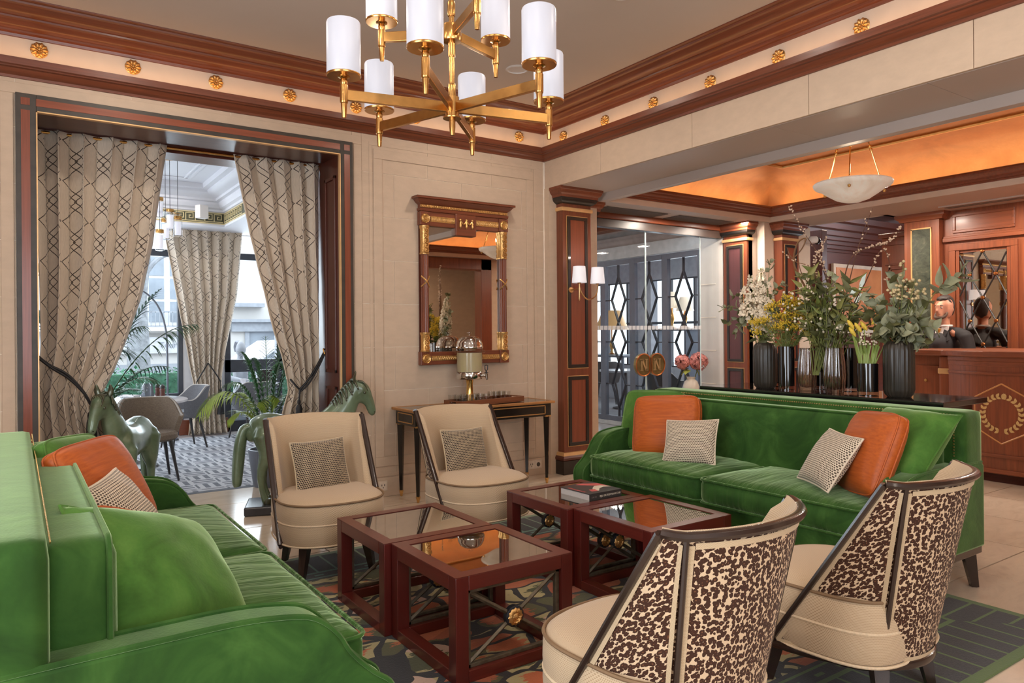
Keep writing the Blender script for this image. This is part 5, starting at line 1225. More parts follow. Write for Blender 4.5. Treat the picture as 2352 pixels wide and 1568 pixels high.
def gilt_frame(x0, x1, z0, z1, fn, par, w=.009):
    m = MB()
    for a, b, c, d in ((x0, x1, z1 - w, z1), (x0, x1, z0, z0 + w), (x0, x0 + w, z0, z1), (x1 - w, x1, z0, z1)): m.prism([(a, c), (b, c), (b, d), (a, d)], fn, -.004, .004)
    return m.build('gilt_frame', OG, par)
for x0, x1 in ((-.66, -.06), (.06, .66)):
    dw = MB().box(x0 + .02, x1 - .02, -CYW + .026, -CYW + .035, .685, .752).build('drawer', BLK, con); gilt_frame(x0, x1, .675, .762, lambda a, c, t: (a, -CYW + .028 + t, c), dw)
MB().lathe([(.0, .012), (.012, .010), (.02, .004), (.022, 0)], (0, -CYW + .028, .718), 20, Matrix.Rotation(R(90), 4, 'X')).build('rosette', GILT, con, True)
for sg in (-1, 1): gilt_frame(-.15, .15, .675, .762, lambda a, c, t: (sg * (CXW - .03) + t, a, c), con)
for sx in (-1, 1):
    for sy in (-1, 1):
        x, y = sx * (CXW - .065), sy * (CYW - .06)
        lg = MB().tube([(x, y, .655), (x, y, .05)], [(.036, .036), (.017, .017)], 4).build('leg', BLK, con)
        m = MB()
        for (ax, ay) in ((0, -1), (-1, 0), (1, 0)):
            m.tube([(x + ax * .0255 , y + ay * .0255, .64), (x + ax * .0125, y + ay * .0125, .07)], [(.0045, .0045), (.003, .003)], 4)
        m.build('gilt_fillet', OG, lg)
        MB().box(x - .033, x + .033, y - .033, y + .033, .648, .662).lathe([(.0, 0), (.01, .003), (.016, .03), (.021, .055), (.0, .057)], (x, y, 0), 12).build('gilt_mount', GILT, lg)
TRW = wood('tray_wood', (132, 76, 44), 0, .4, .3)
tray = thing('serving_tray', 'low wooden tray with cut-out handles on the console table', 'tray', (3.63, 5.755, .803), R(10))
m = MB(); a, b = .395, .125
MB().box(-a, a, -b, b, 0, .010).build('base', TRW, tray)
MB().box(-a, a, -b, -b + .012, .01, .05).build('rail', TRW, tray, bevel=.002); MB().box(-a, a, b - .012, b, .01, .05).build('rail', TRW, tray, bevel=.002)
for sx in (-1, 1):
    x0, x1 = sorted((sx * a, sx * (a - .012))); MB().box(x0, x1, -b + .012, -.045, .01, .05).box(x0, x1, .045, b - .012, .01, .05).box(x0, x1, -.045, .045, .01, .02).box(x0, x1, -.045, .045, .04, .05).build('end_rail', TRW, tray)
TUMB = glass('tumbler_glass', (.96, .96, .95), 2.4)
tmesh = MB().lathe([(.0, 0), (.027, 0), (.031, .004), (.034, .085), (.0325, .085), (.029, .010), (.0, .009)], n=16).mesh('tumbler', TUMB, True)
def tumblers(x0, nx, ys, side, grp):
    c_, s_ = cos(R(10)), sin(R(10)); names = ['front', 'middle', 'back'] if len(ys) == 3 else ['front', 'back']
    for i in range(nx):
        for j, y in enumerate(ys):
            x = x0 + .072 * i; o = inst('tumbler', tmesh, None, (3.63 + x * c_ - y * s_, 5.755 + x * s_ + y * c_, .8135))
            tag(o, 'clear tumbler, %s row of the %s block on the tray, %s from left' % (names[j], side, ordn[i]), 'glass', grp)
tumblers(-.34, 5, (-.075, .0, .075), 'left', 'tumblers at the left of the tray')
tumblers(.16, 3, (.02, .09), 'right', 'tumblers at the right of the tray')
nap = thing('folded_napkins', 'stack of folded white napkins on the tray before the dispenser', 'napkins', (3.66, 5.70, .8135), R(14))
for k in range(3): MB().box(-.085, .085, -.05, .05, .008 * k, .008 * k + .007).build('napkin', PAPER, nap, bevel=.003)
dis = thing('drinks_dispenser', 'glass lemonade dispenser with chrome dome lid and brass foot on the console tray', 'dispenser', (3.49, 5.80, .8135))
MB().lathe([(.0, 0), (.062, 0), (.066, .008), (.055, .02), (.04, .05), (.032, .10), (.03, .17), (.036, .21), (.05, .222), (.0, .222)], n=28).build('brass_foot', metal('polished_brass', (224, 186, 116), .16), dis, True)
MB().lathe([(.0, .222), (.122, .222), (.126, .228), (.126, .280), (.122, .286), (.0, .286)], n=40).build('chrome_ring', CHROME, dis, True)
LEM = N('lemonade'); f = LEM.noise(LEM.coords(), 9, 2); LEM.base(LEM.ramp(f, [(.35, lin((206, 186, 150))), (.7, lin((214, 196, 146)))])); LEM.set(rough=.15, alpha=.72); LEM = LEM.m
MB().lathe([(.0, .29), (.117, .29), (.117, .465), (.0, .466)], n=40).build('lemonade', LEM, dis, True)
MB().lathe([(.12, .286), (.122, .29), (.122, .475), (.126, .48), (.126, .50), (.122, .505), (.118, .50), (.118, .29), (.12, .286)], n=40).build('glass_jar', GLASS, dis, True)
for a_ in (-1, 1): MB().lathe([(.0, -.014), (.014, -.01), (.018, 0), (.014, .01), (.0, .014)], (a_ * .132 * cos(.6), a_ * -.132 * sin(.6), .475), 12).build('jar_lug', TUMB, dis, True)
MB().lathe([(.127, .505), (.129, .51), (.129, .522), (.126, .526), (.122, .555), (.105, .59), (.075, .612), (.03, .622), (.0, .623)], n=40).build('dome_lid', CHROME, dis, True)
MB().lathe([(.0, .62), (.012, .62), (.010, .635), (.011, .642), (.022, .648), (.022, .655), (.0, .657)], n=16).build('knob', TUMB, dis, True)
an = R(-52); ax = Vector((cos(an), sin(an), 0))
tp = MB().tube([ax * .12 + Vector((0, 0, .255)), ax * .165 + Vector((0, 0, .255))], .012, 10).tube([ax * .165 + Vector((0, 0, .272)), ax * .168 + Vector((0, 0, .235)), ax * .172 + Vector((0, 0, .215))], [.016, .013, .009], 10).build('tap', CHROME, dis, True)
MB().tube([ax * .165 + Vector((0, 0, .272)), ax * .165 + Vector((0, 0, .30))], .008, 8).box(-.018, .018, -.006, .006, .276, .284, Matrix.Translation(ax * .165)).tube([ax * .165 + Vector((x, 0, z)) for x, z in ((0, .295), (-.014, .31), (-.016, .345), (0, .35), (.016, .345), (.014, .31))], .005, 6, True).build('tap_lever', EBONY, tp, True)

# ================================================================== empire mirror
mir = thing('wall_mirror', 'tall mahogany wall mirror with gilt mounts and cornice above the console table', 'mirror', (3.555, YW - .013, 0))
MX, MZ0, MZ1 = .475, 1.17, 2.62
MB().box(-MX + .07, MX - .07, -.022, -.012, MZ0 + .07, MZ1 - .1).build('mirror_glass', MIRROR, mir)
MB().box(-MX, MX, -.012, 0, MZ0, MZ1).build('backboard', WDZ, mir)
MB().box(-MX, MX, -.05, -.005, MZ0, MZ0 + .12).build('bottom_rail', WX, mir, bevel=.004)
MB().box(-MX, MX, -.05, -.005, MZ1 - .165, MZ1 - .03).build('top_rail', WX, mir, bevel=.004)
for sx in (-1, 1):
    xc = sx * (MX - .042)
    cm = MB().lathe([(.036, MZ0 + .12), (.036, MZ1 - .165)], (xc, -.038, 0), 40, None, lambda t, z: 1 + .05 * (1 if sin(12 * t) > 0 else -1)).build('column', WZ, mir, True, angle=30)
    for z0, z1 in ((MZ0 + .12, MZ0 + .30), (MZ1 - .43, MZ1 - .165)):
        g_ = MB().lathe([(.044, z0), (.046, z0 + .01), (.040, z0 + .02), (.041, z1 - .03), (.046, z1 - .02), (.048, z1)], (xc, -.038, 0), 28)
        n_ = 3 if z1 - z0 < .2 else 5
        for k in range(n_):
            zz = lerp(z0 + .04, z1 - .05, k / (n_ - 1)); g_.tube([(xc + .022 * cos(t) , -.081 + .004 * sin(t), zz + .022 * sin(t)) for t in [2 * pi * q / 10 for q in range(10)]], .005, 5, True)
            g_.lathe([(0, .01), (.006, .008), (.009, 0)], (xc, -.078, zz), 8, Matrix.Rotation(R(90), 4, 'X'))
        g_.build('gilt_capital', GILT, cm, True)
    zx = 1.94
    MB().tube(spline([(xc - .042, -.05, zx + .05), (xc, -.082, zx), (xc + .042, -.05, zx - .05)], 5), .007, 6).tube(spline([(xc + .042, -.05, zx + .05), (xc, -.082, zx), (xc - .042, -.05, zx - .05)], 5), .007, 6).build('gilt_cross', GILT, cm, True)
    for zc in (MZ0 + .06, MZ1 - .098):
        bl = MB().box(xc - .052, xc + .052, -.064, 0, zc - .062, zc + .062).build('corner_block', WZ, mir, bevel=.003)
        MB().lathe([(.0, .012), (.01, .011), (.014, .004), (.022, .004), (.028, .009), (.036, .004), (.042, .008), (.046, 0)], (xc, -.064, zc), 28, Matrix.Rotation(R(90), 4, 'X'), lambda t, z: 1 + .05 * cos(14 * t)).build('gilt_rosette', GILT, bl, True)
def gilt_strip(x0, x1, z, h, par):
    m = MB().box(x0, x1, -.054, -.048, z - h, z + h); n_ = int((x1 - x0) / .022)
    for k in range(n_): 
        x = x0 + (k + .5) * (x1 - x0) / n_; m.tube([(x + .006 * cos(t), -.055, z + h * .7 * sin(t)) for t in [2 * pi * q / 8 for q in range(8)]], .0025, 4, True)
    return m.build('gilt_strip', GILT, par, True)
gilt_strip(-.38, -.115, MZ1 - .098, .026, mir); gilt_strip(.115, .38, MZ1 - .098, .026, mir); gilt_strip(-.38, .38, MZ0 + .06, .022, mir)
pl_ = MB().box(-.115, .115, -.066, -.01, MZ1 - .235, MZ1 - .03).build('centre_plaque', WX, mir, bevel=.008)
m = MB()
for k in (-1, 0, 1): m.lathe([(.0, .045), (.012, .042), (.014, .03), (.006, .02), (.012, .0), (.014, -.03), (.006, -.045), (.0, -.05)], (k * .066, -.072, MZ1 - .12), 8)
for k in (-1, 0): m.tube(spline([(k * .066, -.074, MZ1 - .09), (k * .066 + .033, -.076, MZ1 - .125), (k * .066 + .066, -.074, MZ1 - .09)], 5), .007, 6)
m.build('gilt_garland', GILT, pl_, True)
cpath = [(-MX, .0), (-MX, -.05), (MX, -.05), (MX, 0)]
MB().sweep([(-o, z) for o, z in [(0, MZ1 - .032), (.012, MZ1 - .03), (.016, MZ1 - .005), (.004, MZ1), (.004, MZ1 + .03), (.01, MZ1 + .035), (.03, MZ1 + .05), (.05, MZ1 + .075), (.066, MZ1 + .08), (.066, MZ1 + .10), (0, MZ1 + .10)]], cpath).build('cornice', WX, mir, True, angle=30)
MB().box(-MX - .066, MX + .066, -.116, 0, MZ1 + .097, MZ1 + .10).build('cornice_top', WX, mir)
rb = MB().box(-MX - .006, MX + .006, -.060, -.05, MZ1 + .004, MZ1 + .028)
for k in range(36): x = -MX + (k + .5) * 2 * MX / 36; rb.lathe([(0, .006), (.009, .004), (.012, 0)], (x, -.060, MZ1 + .016), 6, Matrix.Rotation(R(90), 4, 'X'))
rb.build('gilt_ribbon', GILT, mir, True)

# wall sockets
def socket(label, x, z, n):
    r = thing('wall_socket', label, 'socket', (x, YW - .022, z))
    MB().box(-.045 * n, .045 * n, -.008, .0, -.045, .045).build('plate', plain('socket_white', (214, 196, 176), .4), r, bevel=.004)
    for k in range(n):
        cx = (k - (n - 1) / 2) * .085; MB().box(cx - .034, cx + .034, -.011, -.006, -.034, .034).build('insert', plain('socket_face', (222, 206, 188), .4), r, bevel=.003)
        m = MB()
        if k == 0: m.box(cx - .016, cx - .010, -.013, -.01, 0, .016).box(cx + .010, cx + .016, -.013, -.01, 0, .016).box(cx - .003, cx + .003, -.013, -.01, -.02, -.006)
        else: m.lathe([(0, 0), (.022, 0), (.022, .003), (0, .003)], (cx, -.0105, 0), 16, Matrix.Rotation(R(90), 4, 'X'))
        m.build('slot', plain('socket_dark', (74, 66, 58), .6), r)
socket('single cream wall socket low on the stone wall behind the left cream chair', 2.70, .10, 1)
socket('double cream wall socket low on the stone wall under the console', 4.38, .11, 2)

# ================================================================== chandelier
CHX, CHY = 1.764, 3.076
chd = thing('chandelier', 'two tier brushed brass chandelier with nine white cylinder shades above the coffee tables', 'chandelier', (CHX, CHY, 0))
OPAL = N('opal_glass'); f = OPAL.noise(OPAL.coords(), 3, 1); OPAL.base(OPAL.ramp(f, [(0, lin((176, 176, 184))), (1, lin((182, 182, 190)))])); OPAL.set(rough=.35, em=.62, emc=lin((214, 214, 224))); OPAL = OPAL.m
MB().tube([(0, 0, 2.56), (0, 0, 3.66)], .0135, 12).lathe([(.0, 3.655), (.07, 3.655), (.075, 3.665), (.075, 3.68), (0, 3.68)], n=28).lathe([(.018, 2.60), (.02, 2.62), (.02, 2.66), (.017, 2.67)], n=14).lathe([(.018, 3.0), (.02, 3.01), (.02, 3.06), (.017, 3.07)], n=14).build('stem', BRASS, chd, True)
MB().lathe([(.0, 2.50), (.045, 2.50), (.046, 2.505), (.034, 2.51), (.034, 2.605), (.0, 2.606)], n=24).lathe([(.0, 2.42), (.011, 2.42), (.015, 2.46), (.015, 2.50)], n=12).build('lower_hub', BRASS, chd, True)
MB().lathe([(.0, 2.875), (.045, 2.877), (.048, 2.885), (.048, 2.95), (.044, 2.956), (.0, 2.957)], n=28).lathe([(.016, 2.80), (.018, 2.81), (.018, 2.876)], n=14).build('upper_hub', BRASS, chd, True)
def torch(ang, r, zt, hubr, armz):
    d = Vector((cos(ang), sin(ang), 0)); p = d * r
    side = Vector((-d.y, d.x, 0)); m = MB()
    Mx = Matrix((( d.x, side.x, 0, 0), (d.y, side.y, 0, 0), (0, 0, 1, 0), (0, 0, 0, 1)))
    arm = m.box(hubr, r, -.011, .011, armz - .024, armz + .024, Mx).build('arm', BRASS, chd, bevel=.002)
    MB().lathe([(.0, zt), (.0095, zt), (.0105, zt + .004), (.0145, zt + .065), (.0175, zt + .068), (.0185, zt + .075), (.0185, zt + .15), (.015, zt + .153), (.018, zt + .165), (.0155, zt + .178), (.019, zt + .182), (.028, zt + .186), (.028, zt + .190), (.0, zt + .190)], p, 18).build('torch', BRASS, arm, True)
    MB().lathe([(.0, zt + .188), (.076, zt + .188), (.0785, zt + .192), (.0785, zt + .198), (.0, zt + .199)], p, 36).build('shade_dish', BRASS, arm, True)
    MB().lathe([(.0, zt + .199), (.075, zt + .199), (.077, zt + .204), (.077, zt + .432), (.074, zt + .44), (.07, zt + .44), (.068, zt + .41), (.0, zt + .41)], p, 36).build('shade', OPAL, arm, True)
    lamp('POINT', 'shade_bulb', (CHX + p.x, CHY + p.y, zt + .50), 2.2, (1, .88, .76), radius=.05)
for k in range(6): torch(R(168 - 60 * k), .521, 2.45, .03, 2.555)
for a in (139, 19, -101): torch(R(a), .35, 2.80, .045, 2.915)

# ================================================================== alabaster bowl pendant in the lobby
bp = thing('bowl_pendant', 'alabaster bowl pendant on three brass rods under the gilded lobby ceiling', 'pendant light', (5.72, 3.35, 0))
ALAB = N('alabaster'); f = ALAB.noise(ALAB.coords(), 5, 5, .6, .8); ALAB.base(ALAB.ramp(f, [(.3, lin((206, 186, 162))), (.6, lin((232, 222, 210)))])); ALAB.set(rough=.3, em=.28, emc=lin((236, 220, 200))); ALAB = ALAB.m
MB().lathe([(.0, 2.512), (.06, 2.516), (.13, 2.54), (.20, 2.585), (.255, 2.625), (.285, 2.635), (.30, 2.65), (.305, 2.67), (.295, 2.68), (.27, 2.675), (.20, 2.61), (.12, 2.565), (.0, 2.54)], n=48).build('bowl', ALAB, bp, True)
for k in range(3):
    a = R(120 * k + 205); top_ = Vector((.045 * cos(a), .045 * sin(a), 3.30)); bot = Vector((.245 * cos(a), .245 * sin(a), 2.655))
    m = MB().tube([top_, bot], .0055, 8)
    for tt in (.0, .06, .5, .54, .98): q = top_.lerp(bot, tt); m.lathe([(.0, -.014), (.011, -.008), (.013, 0), (.011, .008), (.0, .014)], q, 10)
    m.build('rod', metal('bright_brass', (226, 190, 124), .2), bp, True)
    MB().lathe([(.0, -.02), (.01, -.016), (.014, 0), (.0, .01)], (.262 * cos(a), .262 * sin(a), 2.615), 10).build('finial', BRASS, bp, True)
MB().lathe([(.0, 3.28), (.05, 3.285), (.055, 3.30), (.02, 3.32), (.015, 3.38), (.06, 3.39), (.065, 3.396)], n=24).build('canopy', BRASS, bp, True)
lamp('POINT', 'bowl_bulb', (5.72, 3.35, 2.79), 8, (1, .82, .6), radius=.06)

# ================================================================== twin sconce on the first pilaster
sc_ = thing('wall_sconce', 'brass twin arm wall sconce with two white shades on the first wooden pilaster', 'wall lamp', (4.74, 5.70, 0))
MB().tube([(0, .0, 1.96), (0, 0, 1.80), (0, 0, 1.78)], [.008, .011, .004], 10).tube([(0, 0, 1.90), (.0, .15, 1.90)], .008, 8).lathe([(.0, .012), (.03, .010), (.034, 0)], (0, .138, 1.90), 20, Matrix.Rotation(R(90), 4, 'X')).build('stem', metal('satin_gold', (220, 186, 134), .3), sc_, True)
MB().tube(spline([(.0, 0, 1.93), (.02, -.01, 1.86), (.08, -.02, 1.80), (.17, -.01, 1.81), (.235, 0, 1.87), (.245, 0, 1.96)], 8), .0075, 8).build('curved_arm', metal('satin_gold2', (220, 186, 134), .3), sc_, True)
for x in (0, .245):
    MB().lathe([(.0, 1.955), (.018, 1.957), (.02, 1.965), (.0, 1.967)], (x, 0, 0), 16).build('cup', BRASS, sc_, True)
    MB().lathe([(.075, 1.965), (.0755, 1.97), (.062, 2.132), (.060, 2.132), (.073, 1.97)], (x, 0, 0), 32).build('shade', glow('linen_shade', (228, 226, 230), .72), sc_, True)
    lamp('POINT', 'sconce_bulb', (4.74 + x, 5.70, 2.05), 3.0, (1, .84, .68), radius=.03)

# ================================================================== sideboard with the vases
sb = thing('sideboard', 'long black lacquer sideboard behind the right sofa, holding the flower vases', 'sideboard', (4.84, 3.04, 0))
GLOSS = plain('black_gloss', (20, 18, 18), .07, var=.2, spec=.7)
MB().box(-.29, .29, -.93, .93, .985, 1.02).build('top', GLOSS, sb, bevel=.004)
MB().box(-.25, .25, -.86, .86, .08, .985).build('carcass', GLOSS, sb, bevel=.004)
for k in range(3): d_ = MB().box(.25, .266, -.85 + .575 * k, -.29 + .575 * k, .12, .96).build('door', GLOSS, sb, bevel=.003); MB().lathe([(.0, .02), (.012, .018), (.014, .01), (.006, 0)], (.266, -.35 + .575 * k, .55), 12, Matrix.Rotation(R(90), 4, 'Y')).build('knob', BRASS, d_, True)
for x in (-.2, .2):
    for y in (-.8, .8): MB().box(x - .03, x + .03, y - .03, y + .03, 0, .08).build('foot', GLOSS, sb)
ZS = 1.0205
RIBG = N('smoked_ribbed'); f = RIBG.noise(RIBG.coords(scale=(1, 1, .4)), 7, 3); RIBG.base(RIBG.ramp(f, [(.3, lin((36, 32, 28))), (.7, lin((66, 58, 48)))])); RIBG.set(rough=.35, spec=.5); RIBG = RIBG.m
BGL = plain('black_vase_glass', (14, 12, 13), .06, var=.3, spec=.8)
CLEARB = glass('vase_base_glass', (.7, .68, .66), 2.2)
CRY = N('smoky_crystal'); tr0 = CRY.n('BsdfTransparent'); tr0.inputs[0].default_value = (.62, .54, .47, 1); gl0 = CRY.n('BsdfGlossy'); gl0.inputs['Roughness'].default_value = .08; mx0 = CRY.n('MixShader'); lw0 = CRY.n('LayerWeight'); lw0.inputs[0].default_value = .5
nn0 = CRY.noise(CRY.coords(), 4, 2); CRY.l(CRY.math('ADD', CRY.math('MULTIPLY', lw0.outputs['Facing'], .6), CRY.math('MULTIPLY', nn0, .2)), mx0.inputs[0]); CRY.l(tr0.outputs[0], mx0.inputs[1]); CRY.l(gl0.outputs[0], mx0.inputs[2]); CRY.l(mx0.outputs[0], CRY.out.inputs['Surface']); CRY = CRY.m
def ribbed(label, x, y, r=.088, h=.345):
    t = thing('ribbed_vase', label, 'vase', (x, y, ZS), 0)
    MB().lathe([(.0, 0), (r * .72, 0), (r * .9, .018), (r, .05), (r, h - .06), (r * .95, h - .025), (r * .8, h - .006), (r * .72, h), (r * .66, h - .004), (r * .7, h - .04), (r * .7, .06), (.0, .05)], n=96, flute=lambda t, z: 1 + .022 * cos(24 * t)).build('body', RIBG, t, True)
    return t
def black_cyl(label, x, y, r, h):
    t = thing('cylinder_vase', label, 'vase', (x, y, ZS))
    MB().lathe([(.0, 0), (r, 0), (r, .028), (.0, .028)], n=36).build('clear_foot', CLEARB, t, True)
    MB().lathe([(.0, .028), (r, .028), (r, h), (r - .005, h), (r - .006, .05), (.0, .045)], n=36).build('body', BGL, t, True)
def crystal(label, x, y, r=.062, h=.31):
    t = thing('crystal_vase', label, 'vase', (x, y, ZS))
    MB().lathe([(.0, 0), (r * .8, 0), (r * .95, .03), (r * 1.05, .12), (r * 1.0, .22), (r * .82, .28), (r * .86, h), (r * .80, h), (r * .78, .27), (r * .9, .2), (r * .92, .1), (r * .7, .03), (.0, .02)], n=72, flute=lambda t, z: 1 + .05 * cos(12 * t + 22 * z) * cos(12 * t - 22 * z)).build('body', CRY, t, True)
ribbed('dark ribbed glass vase at the left end of the sideboard', 4.74, 3.49)
ribbed('dark ribbed glass vase at the right end of the sideboard', 4.74, 2.47, .092, .362)
black_cyl('tall black cylinder vase in front of the yellow goldenrod', 4.72, 3.29, .058, .32)
black_cyl('black cylinder vase hidden behind the goldenrod and white flowers', 4.95, 3.52, .05, .26)
black_cyl('black cylinder vase between the two smoky crystal vases', 4.92, 3.14, .055, .31)
black_cyl('black cylinder vase right of the smoky crystal vases', 4.90, 2.91, .065, .31)
black_cyl('short black cylinder vase holding daffodils', 4.68, 2.645, .066, .215)
crystal('smoky cut crystal vase, the left of the two', 4.74, 3.135)
crystal('smoky cut crystal vase, the right of the two', 4.70, 2.895, .068, .315)

# flowers
LG = [plain('leaf_olive', (142, 140, 78), .55, var=.3, scale=20), plain('leaf_green', (112, 122, 60), .5, var=.3, scale=20), plain('leaf_grey', (150, 152, 122), .6, var=.2, scale=20), plain('leaf_dark', (100, 100, 62), .55, var=.3, scale=20)]
STEMG = plain('stem_green', (112, 118, 62), .6, var=.2); TWIG = plain('twig_brown', (92, 58, 40), .7, var=.25, scale=30); CATKIN = plain('catkin', (214, 186, 160), .8, var=.15, scale=60)
WHITEF = plain('white_petal', (226, 212, 188), .7, var=.1, scale=60); YELLOWF = plain('goldenrod_yellow', (214, 182, 56), .8, var=.25, scale=60); DAFF = plain('daffodil_yellow', (222, 190, 70), .6, var=.15, scale=40)
def leafm(L, w, fold, mat, name='leaf', tip=.5):
    m = MB()
    m.grid(lambda u, v: ((2 * u - 1) * w * (sin(pi * min(1, max(0, v)) ** tip) if 0 < v < 1 else 0.02), L * v, fold * abs(2 * u - 1) * w - .25 * L * v * v), 5, 7)
    return m.mesh(name, mat, True, 180)
EUC = [leafm(.062, .026, .3, LG[2], tip=.75), leafm(.075, .03, .25, LG[2], tip=.75), leafm(.06, .028, .2, LG[3], tip=.7)]
LAN = [leafm(.10, .018, .3, LG[0]), leafm(.085, .016, .3, LG[1]), leafm(.11, .02, .2, LG[3])]
rf = random.Random(11)
def leaf_at(par, me, p, d, roll=None, s=1.0):
    d = Vector(d).normalized(); q = d.to_track_quat('Y', 'Z'); M = Matrix.Translation(p) @ q.to_matrix().to_4x4() @ Matrix.Rotation(rf.uniform(0, 6.28) if roll is None else roll, 4, 'Y') @ Matrix.Scale(s, 4)
    return inst('leaf', me, par, M=M)
def sprig(par, pts, r, mat, name='stem', n=6): return MB().tube(spline(pts, n), [r * (1 - .6 * i / (n * (len(pts) - 1))) for i in range(n * (len(pts) - 1) + 1)], 6).build(name, mat, par, True)
def leafy(par, base, tip, nleaf, meshes, lift=.1, s=1.0, start=.3, spread=1.0, stem=STEMG, sr=.004):
    b, t = Vector(base), Vector(tip); mid = (b + t) / 2 + Vector((rf.uniform(-.03, .03), rf.uniform(-.03, .03), lift)); P = spline([b, mid, t], 10)
    MB().tube(P, [sr * (1 - .6 * i / 20) for i in range(21)], 6).build('stem', stem, par, True)
    for k in range(nleaf):
        f_ = start + (1 - start) * k / max(1, nleaf - 1); i = min(19, int(f_ * 20)); p = P[i]; d = (P[min(20, i + 1)] - P[max(0, i - 1)]).normalized()
        a = k * 2.4 + rf.uniform(-.4, .4); side = d.orthogonal().normalized(); side.rotate(Matrix.Rotation(a, 3, d))
        leaf_at(par, rf.choice(meshes), p, d * rf.uniform(.35, .8) + side * spread + Vector((0, 0, rf.uniform(-.3, .2))), s=s * rf.uniform(.75, 1.2))
def bouquet(label, x, y, cat='flowers'): return thing('flower_bunch', label, cat, (x, y, ZS))
# image-left is (-.82,+.57) in the world: L(a, z) places a point a metres to the right of the vase as seen here
def L(a, z, d=0.0): return (.57 * d + .30 * a * 0 + a * .45, -a * .89 + .2 * d, z)
b1 = bouquet('white stock flowers and grey leaves in the left ribbed vase', 4.74, 3.49)
bl = MB(); rr = random.Random(5)
for (a, z0, z1, dd) in ((-.10, .52, .86, 0), (-.03, .46, .92, .02), (.03, .44, .80, -.03), (-.16, .56, .78, .03), (.0, .42, .74, -.05)):
    top_ = Vector(L(a, z1, dd)); bot = Vector(L(a * .35, .30, 0)); MB().tube([bot, (bot + top_) / 2 + Vector((0, 0, .02)), top_], .005, 6).build('stem', STEMG, b1, True)
    fm = MB(); n_ = int((z1 - z0) / .0042)
    for k in range(n_):
        f_ = k / n_; p = bot.lerp(top_, (z0 - .30 + f_ * (z1 - z0)) / (z1 - .30)); rad = .058 * (1 - f_) ** .6 + .008; an_ = rr.uniform(0, 6.28); q = p + Vector((cos(an_) * rad, sin(an_) * rad, rr.uniform(-.01, .01))); sz = .025 * (1 - .55 * f_)
        dn_ = Vector((cos(an_), sin(an_), .3)).normalized(); u_ = dn_.orthogonal().normalized(); w_ = dn_.cross(u_)
        for j in range(4):
            t0 = j * pi / 2 + rr.uniform(0, 1); e1 = (u_ * cos(t0) + w_ * sin(t0)); e2 = (u_ * cos(t0 + 1.2) + w_ * sin(t0 + 1.2)); fm.add([q, q + e1 * sz + dn_ * sz * .5, q + (e1 + e2) * sz * .8 + dn_ * sz * .7, q + e2 * sz + dn_ * sz * .3], [(0, 1, 2, 3)])
    stuff(fm.build('blossom_spike', WHITEF, b1, True))
for a, z, d in ((-.33, .62, .0), (-.30, .50, .05), (-.26, .72, .1), (.03, .98, .08), (.13, .80, .05), (.16, .68, .1), (-.22, .42, -.05), (.1, .55, -.05)): leafy(b1, L(0, .30), L(a, z, d), 11, EUC, .14, .9)
for k in range(26): leaf_at(b1, rf.choice(LAN), Vector(L(rf.uniform(-.07, .07), rf.uniform(.30, .42), rf.uniform(-.06, .06))), L(rf.uniform(-1, 1), rf.uniform(-.2, .8), rf.uniform(-1, .4)), s=.9)
b2 = bouquet('bunch of yellow goldenrod in the tall black vase', 4.72, 3.29)
fm = MB(); gm = MB()
for k in range(34):
    a = rf.uniform(-.22, .22); z = .30 + rf.uniform(.16, .40) * (1 - (abs(a) / .36) ** 2); d = rf.uniform(-.12, .10); b_ = Vector(L(rf.uniform(-.02, .02), .26)); t_2 = Vector(L(a, z, d)); P = spline([b_, b_.lerp(t_2, .5) + Vector((0, 0, .03)), t_2], 6)
    MB().tube(P, .0028, 5).build('stem', STEMG, b2, True)
    for j in range(62):
        p = P[-1] + Vector((rf.gauss(0, .022), rf.gauss(0, .022), rf.gauss(-.006, .014))); s = .0066; fm.add([p + Vector((s, 0, 0)), p + Vector((0, s, 0)), p + Vector((-s, 0, 0)), p + Vector((0, -s, 0)), p + Vector((0, 0, s)), p - Vector((0, 0, s))], [(0, 1, 4), (1, 2, 4), (2, 3, 4), (3, 0, 4), (1, 0, 5), (2, 1, 5), (3, 2, 5), (0, 3, 5)])
    for j in range(26):
        i = rf.randint(3, 11); p = P[i]; an_ = rf.uniform(0, 6.28); dv = Vector((cos(an_), sin(an_), rf.uniform(.1, .8))).normalized(); sv = dv.orthogonal().normalized() * .0045; l_ = rf.uniform(.025, .05); gm.add([p, p + dv * l_ * .5 + sv, p + dv * l_, p + dv * l_ * .5 - sv], [(0, 1, 2, 3)])
stuff(fm.build('blossom', YELLOWF, b2)); stuff(gm.build('small_leaves', LG[1], b2))
b3 = bouquet('loose green foliage and stems in the smoky crystal vases', 4.70, 2.98)
for k in range(46):
    a = rf.uniform(-.16, .32); z = .28 + rf.uniform(.22, .62) * (1 - (abs(a) / .5) ** 2); leafy(b3, L(rf.choice((-.05, .02, .06)) + rf.uniform(-.02, .02), .12), L(a, z, rf.uniform(-.10, .16)), rf.randint(6, 9), LAN if k % 4 else EUC, .05, 1.0, .35)
wm = MB()
for k in range(60):
    p = Vector(L(rf.uniform(-.26, .2), rf.uniform(.4, .75), rf.uniform(-.15, .0))); s = rf.uniform(.006, .012); wm.lathe([(0, -s), (s * .8, -s * .3), (s * .7, s * .5), (0, s)], p, 6)
stuff(wm.build('white_buds', WHITEF, b3, True))
b4 = bouquet('tall catkin branches and a curly twig in the black vases', 4.92, 3.02)
cm_ = MB()
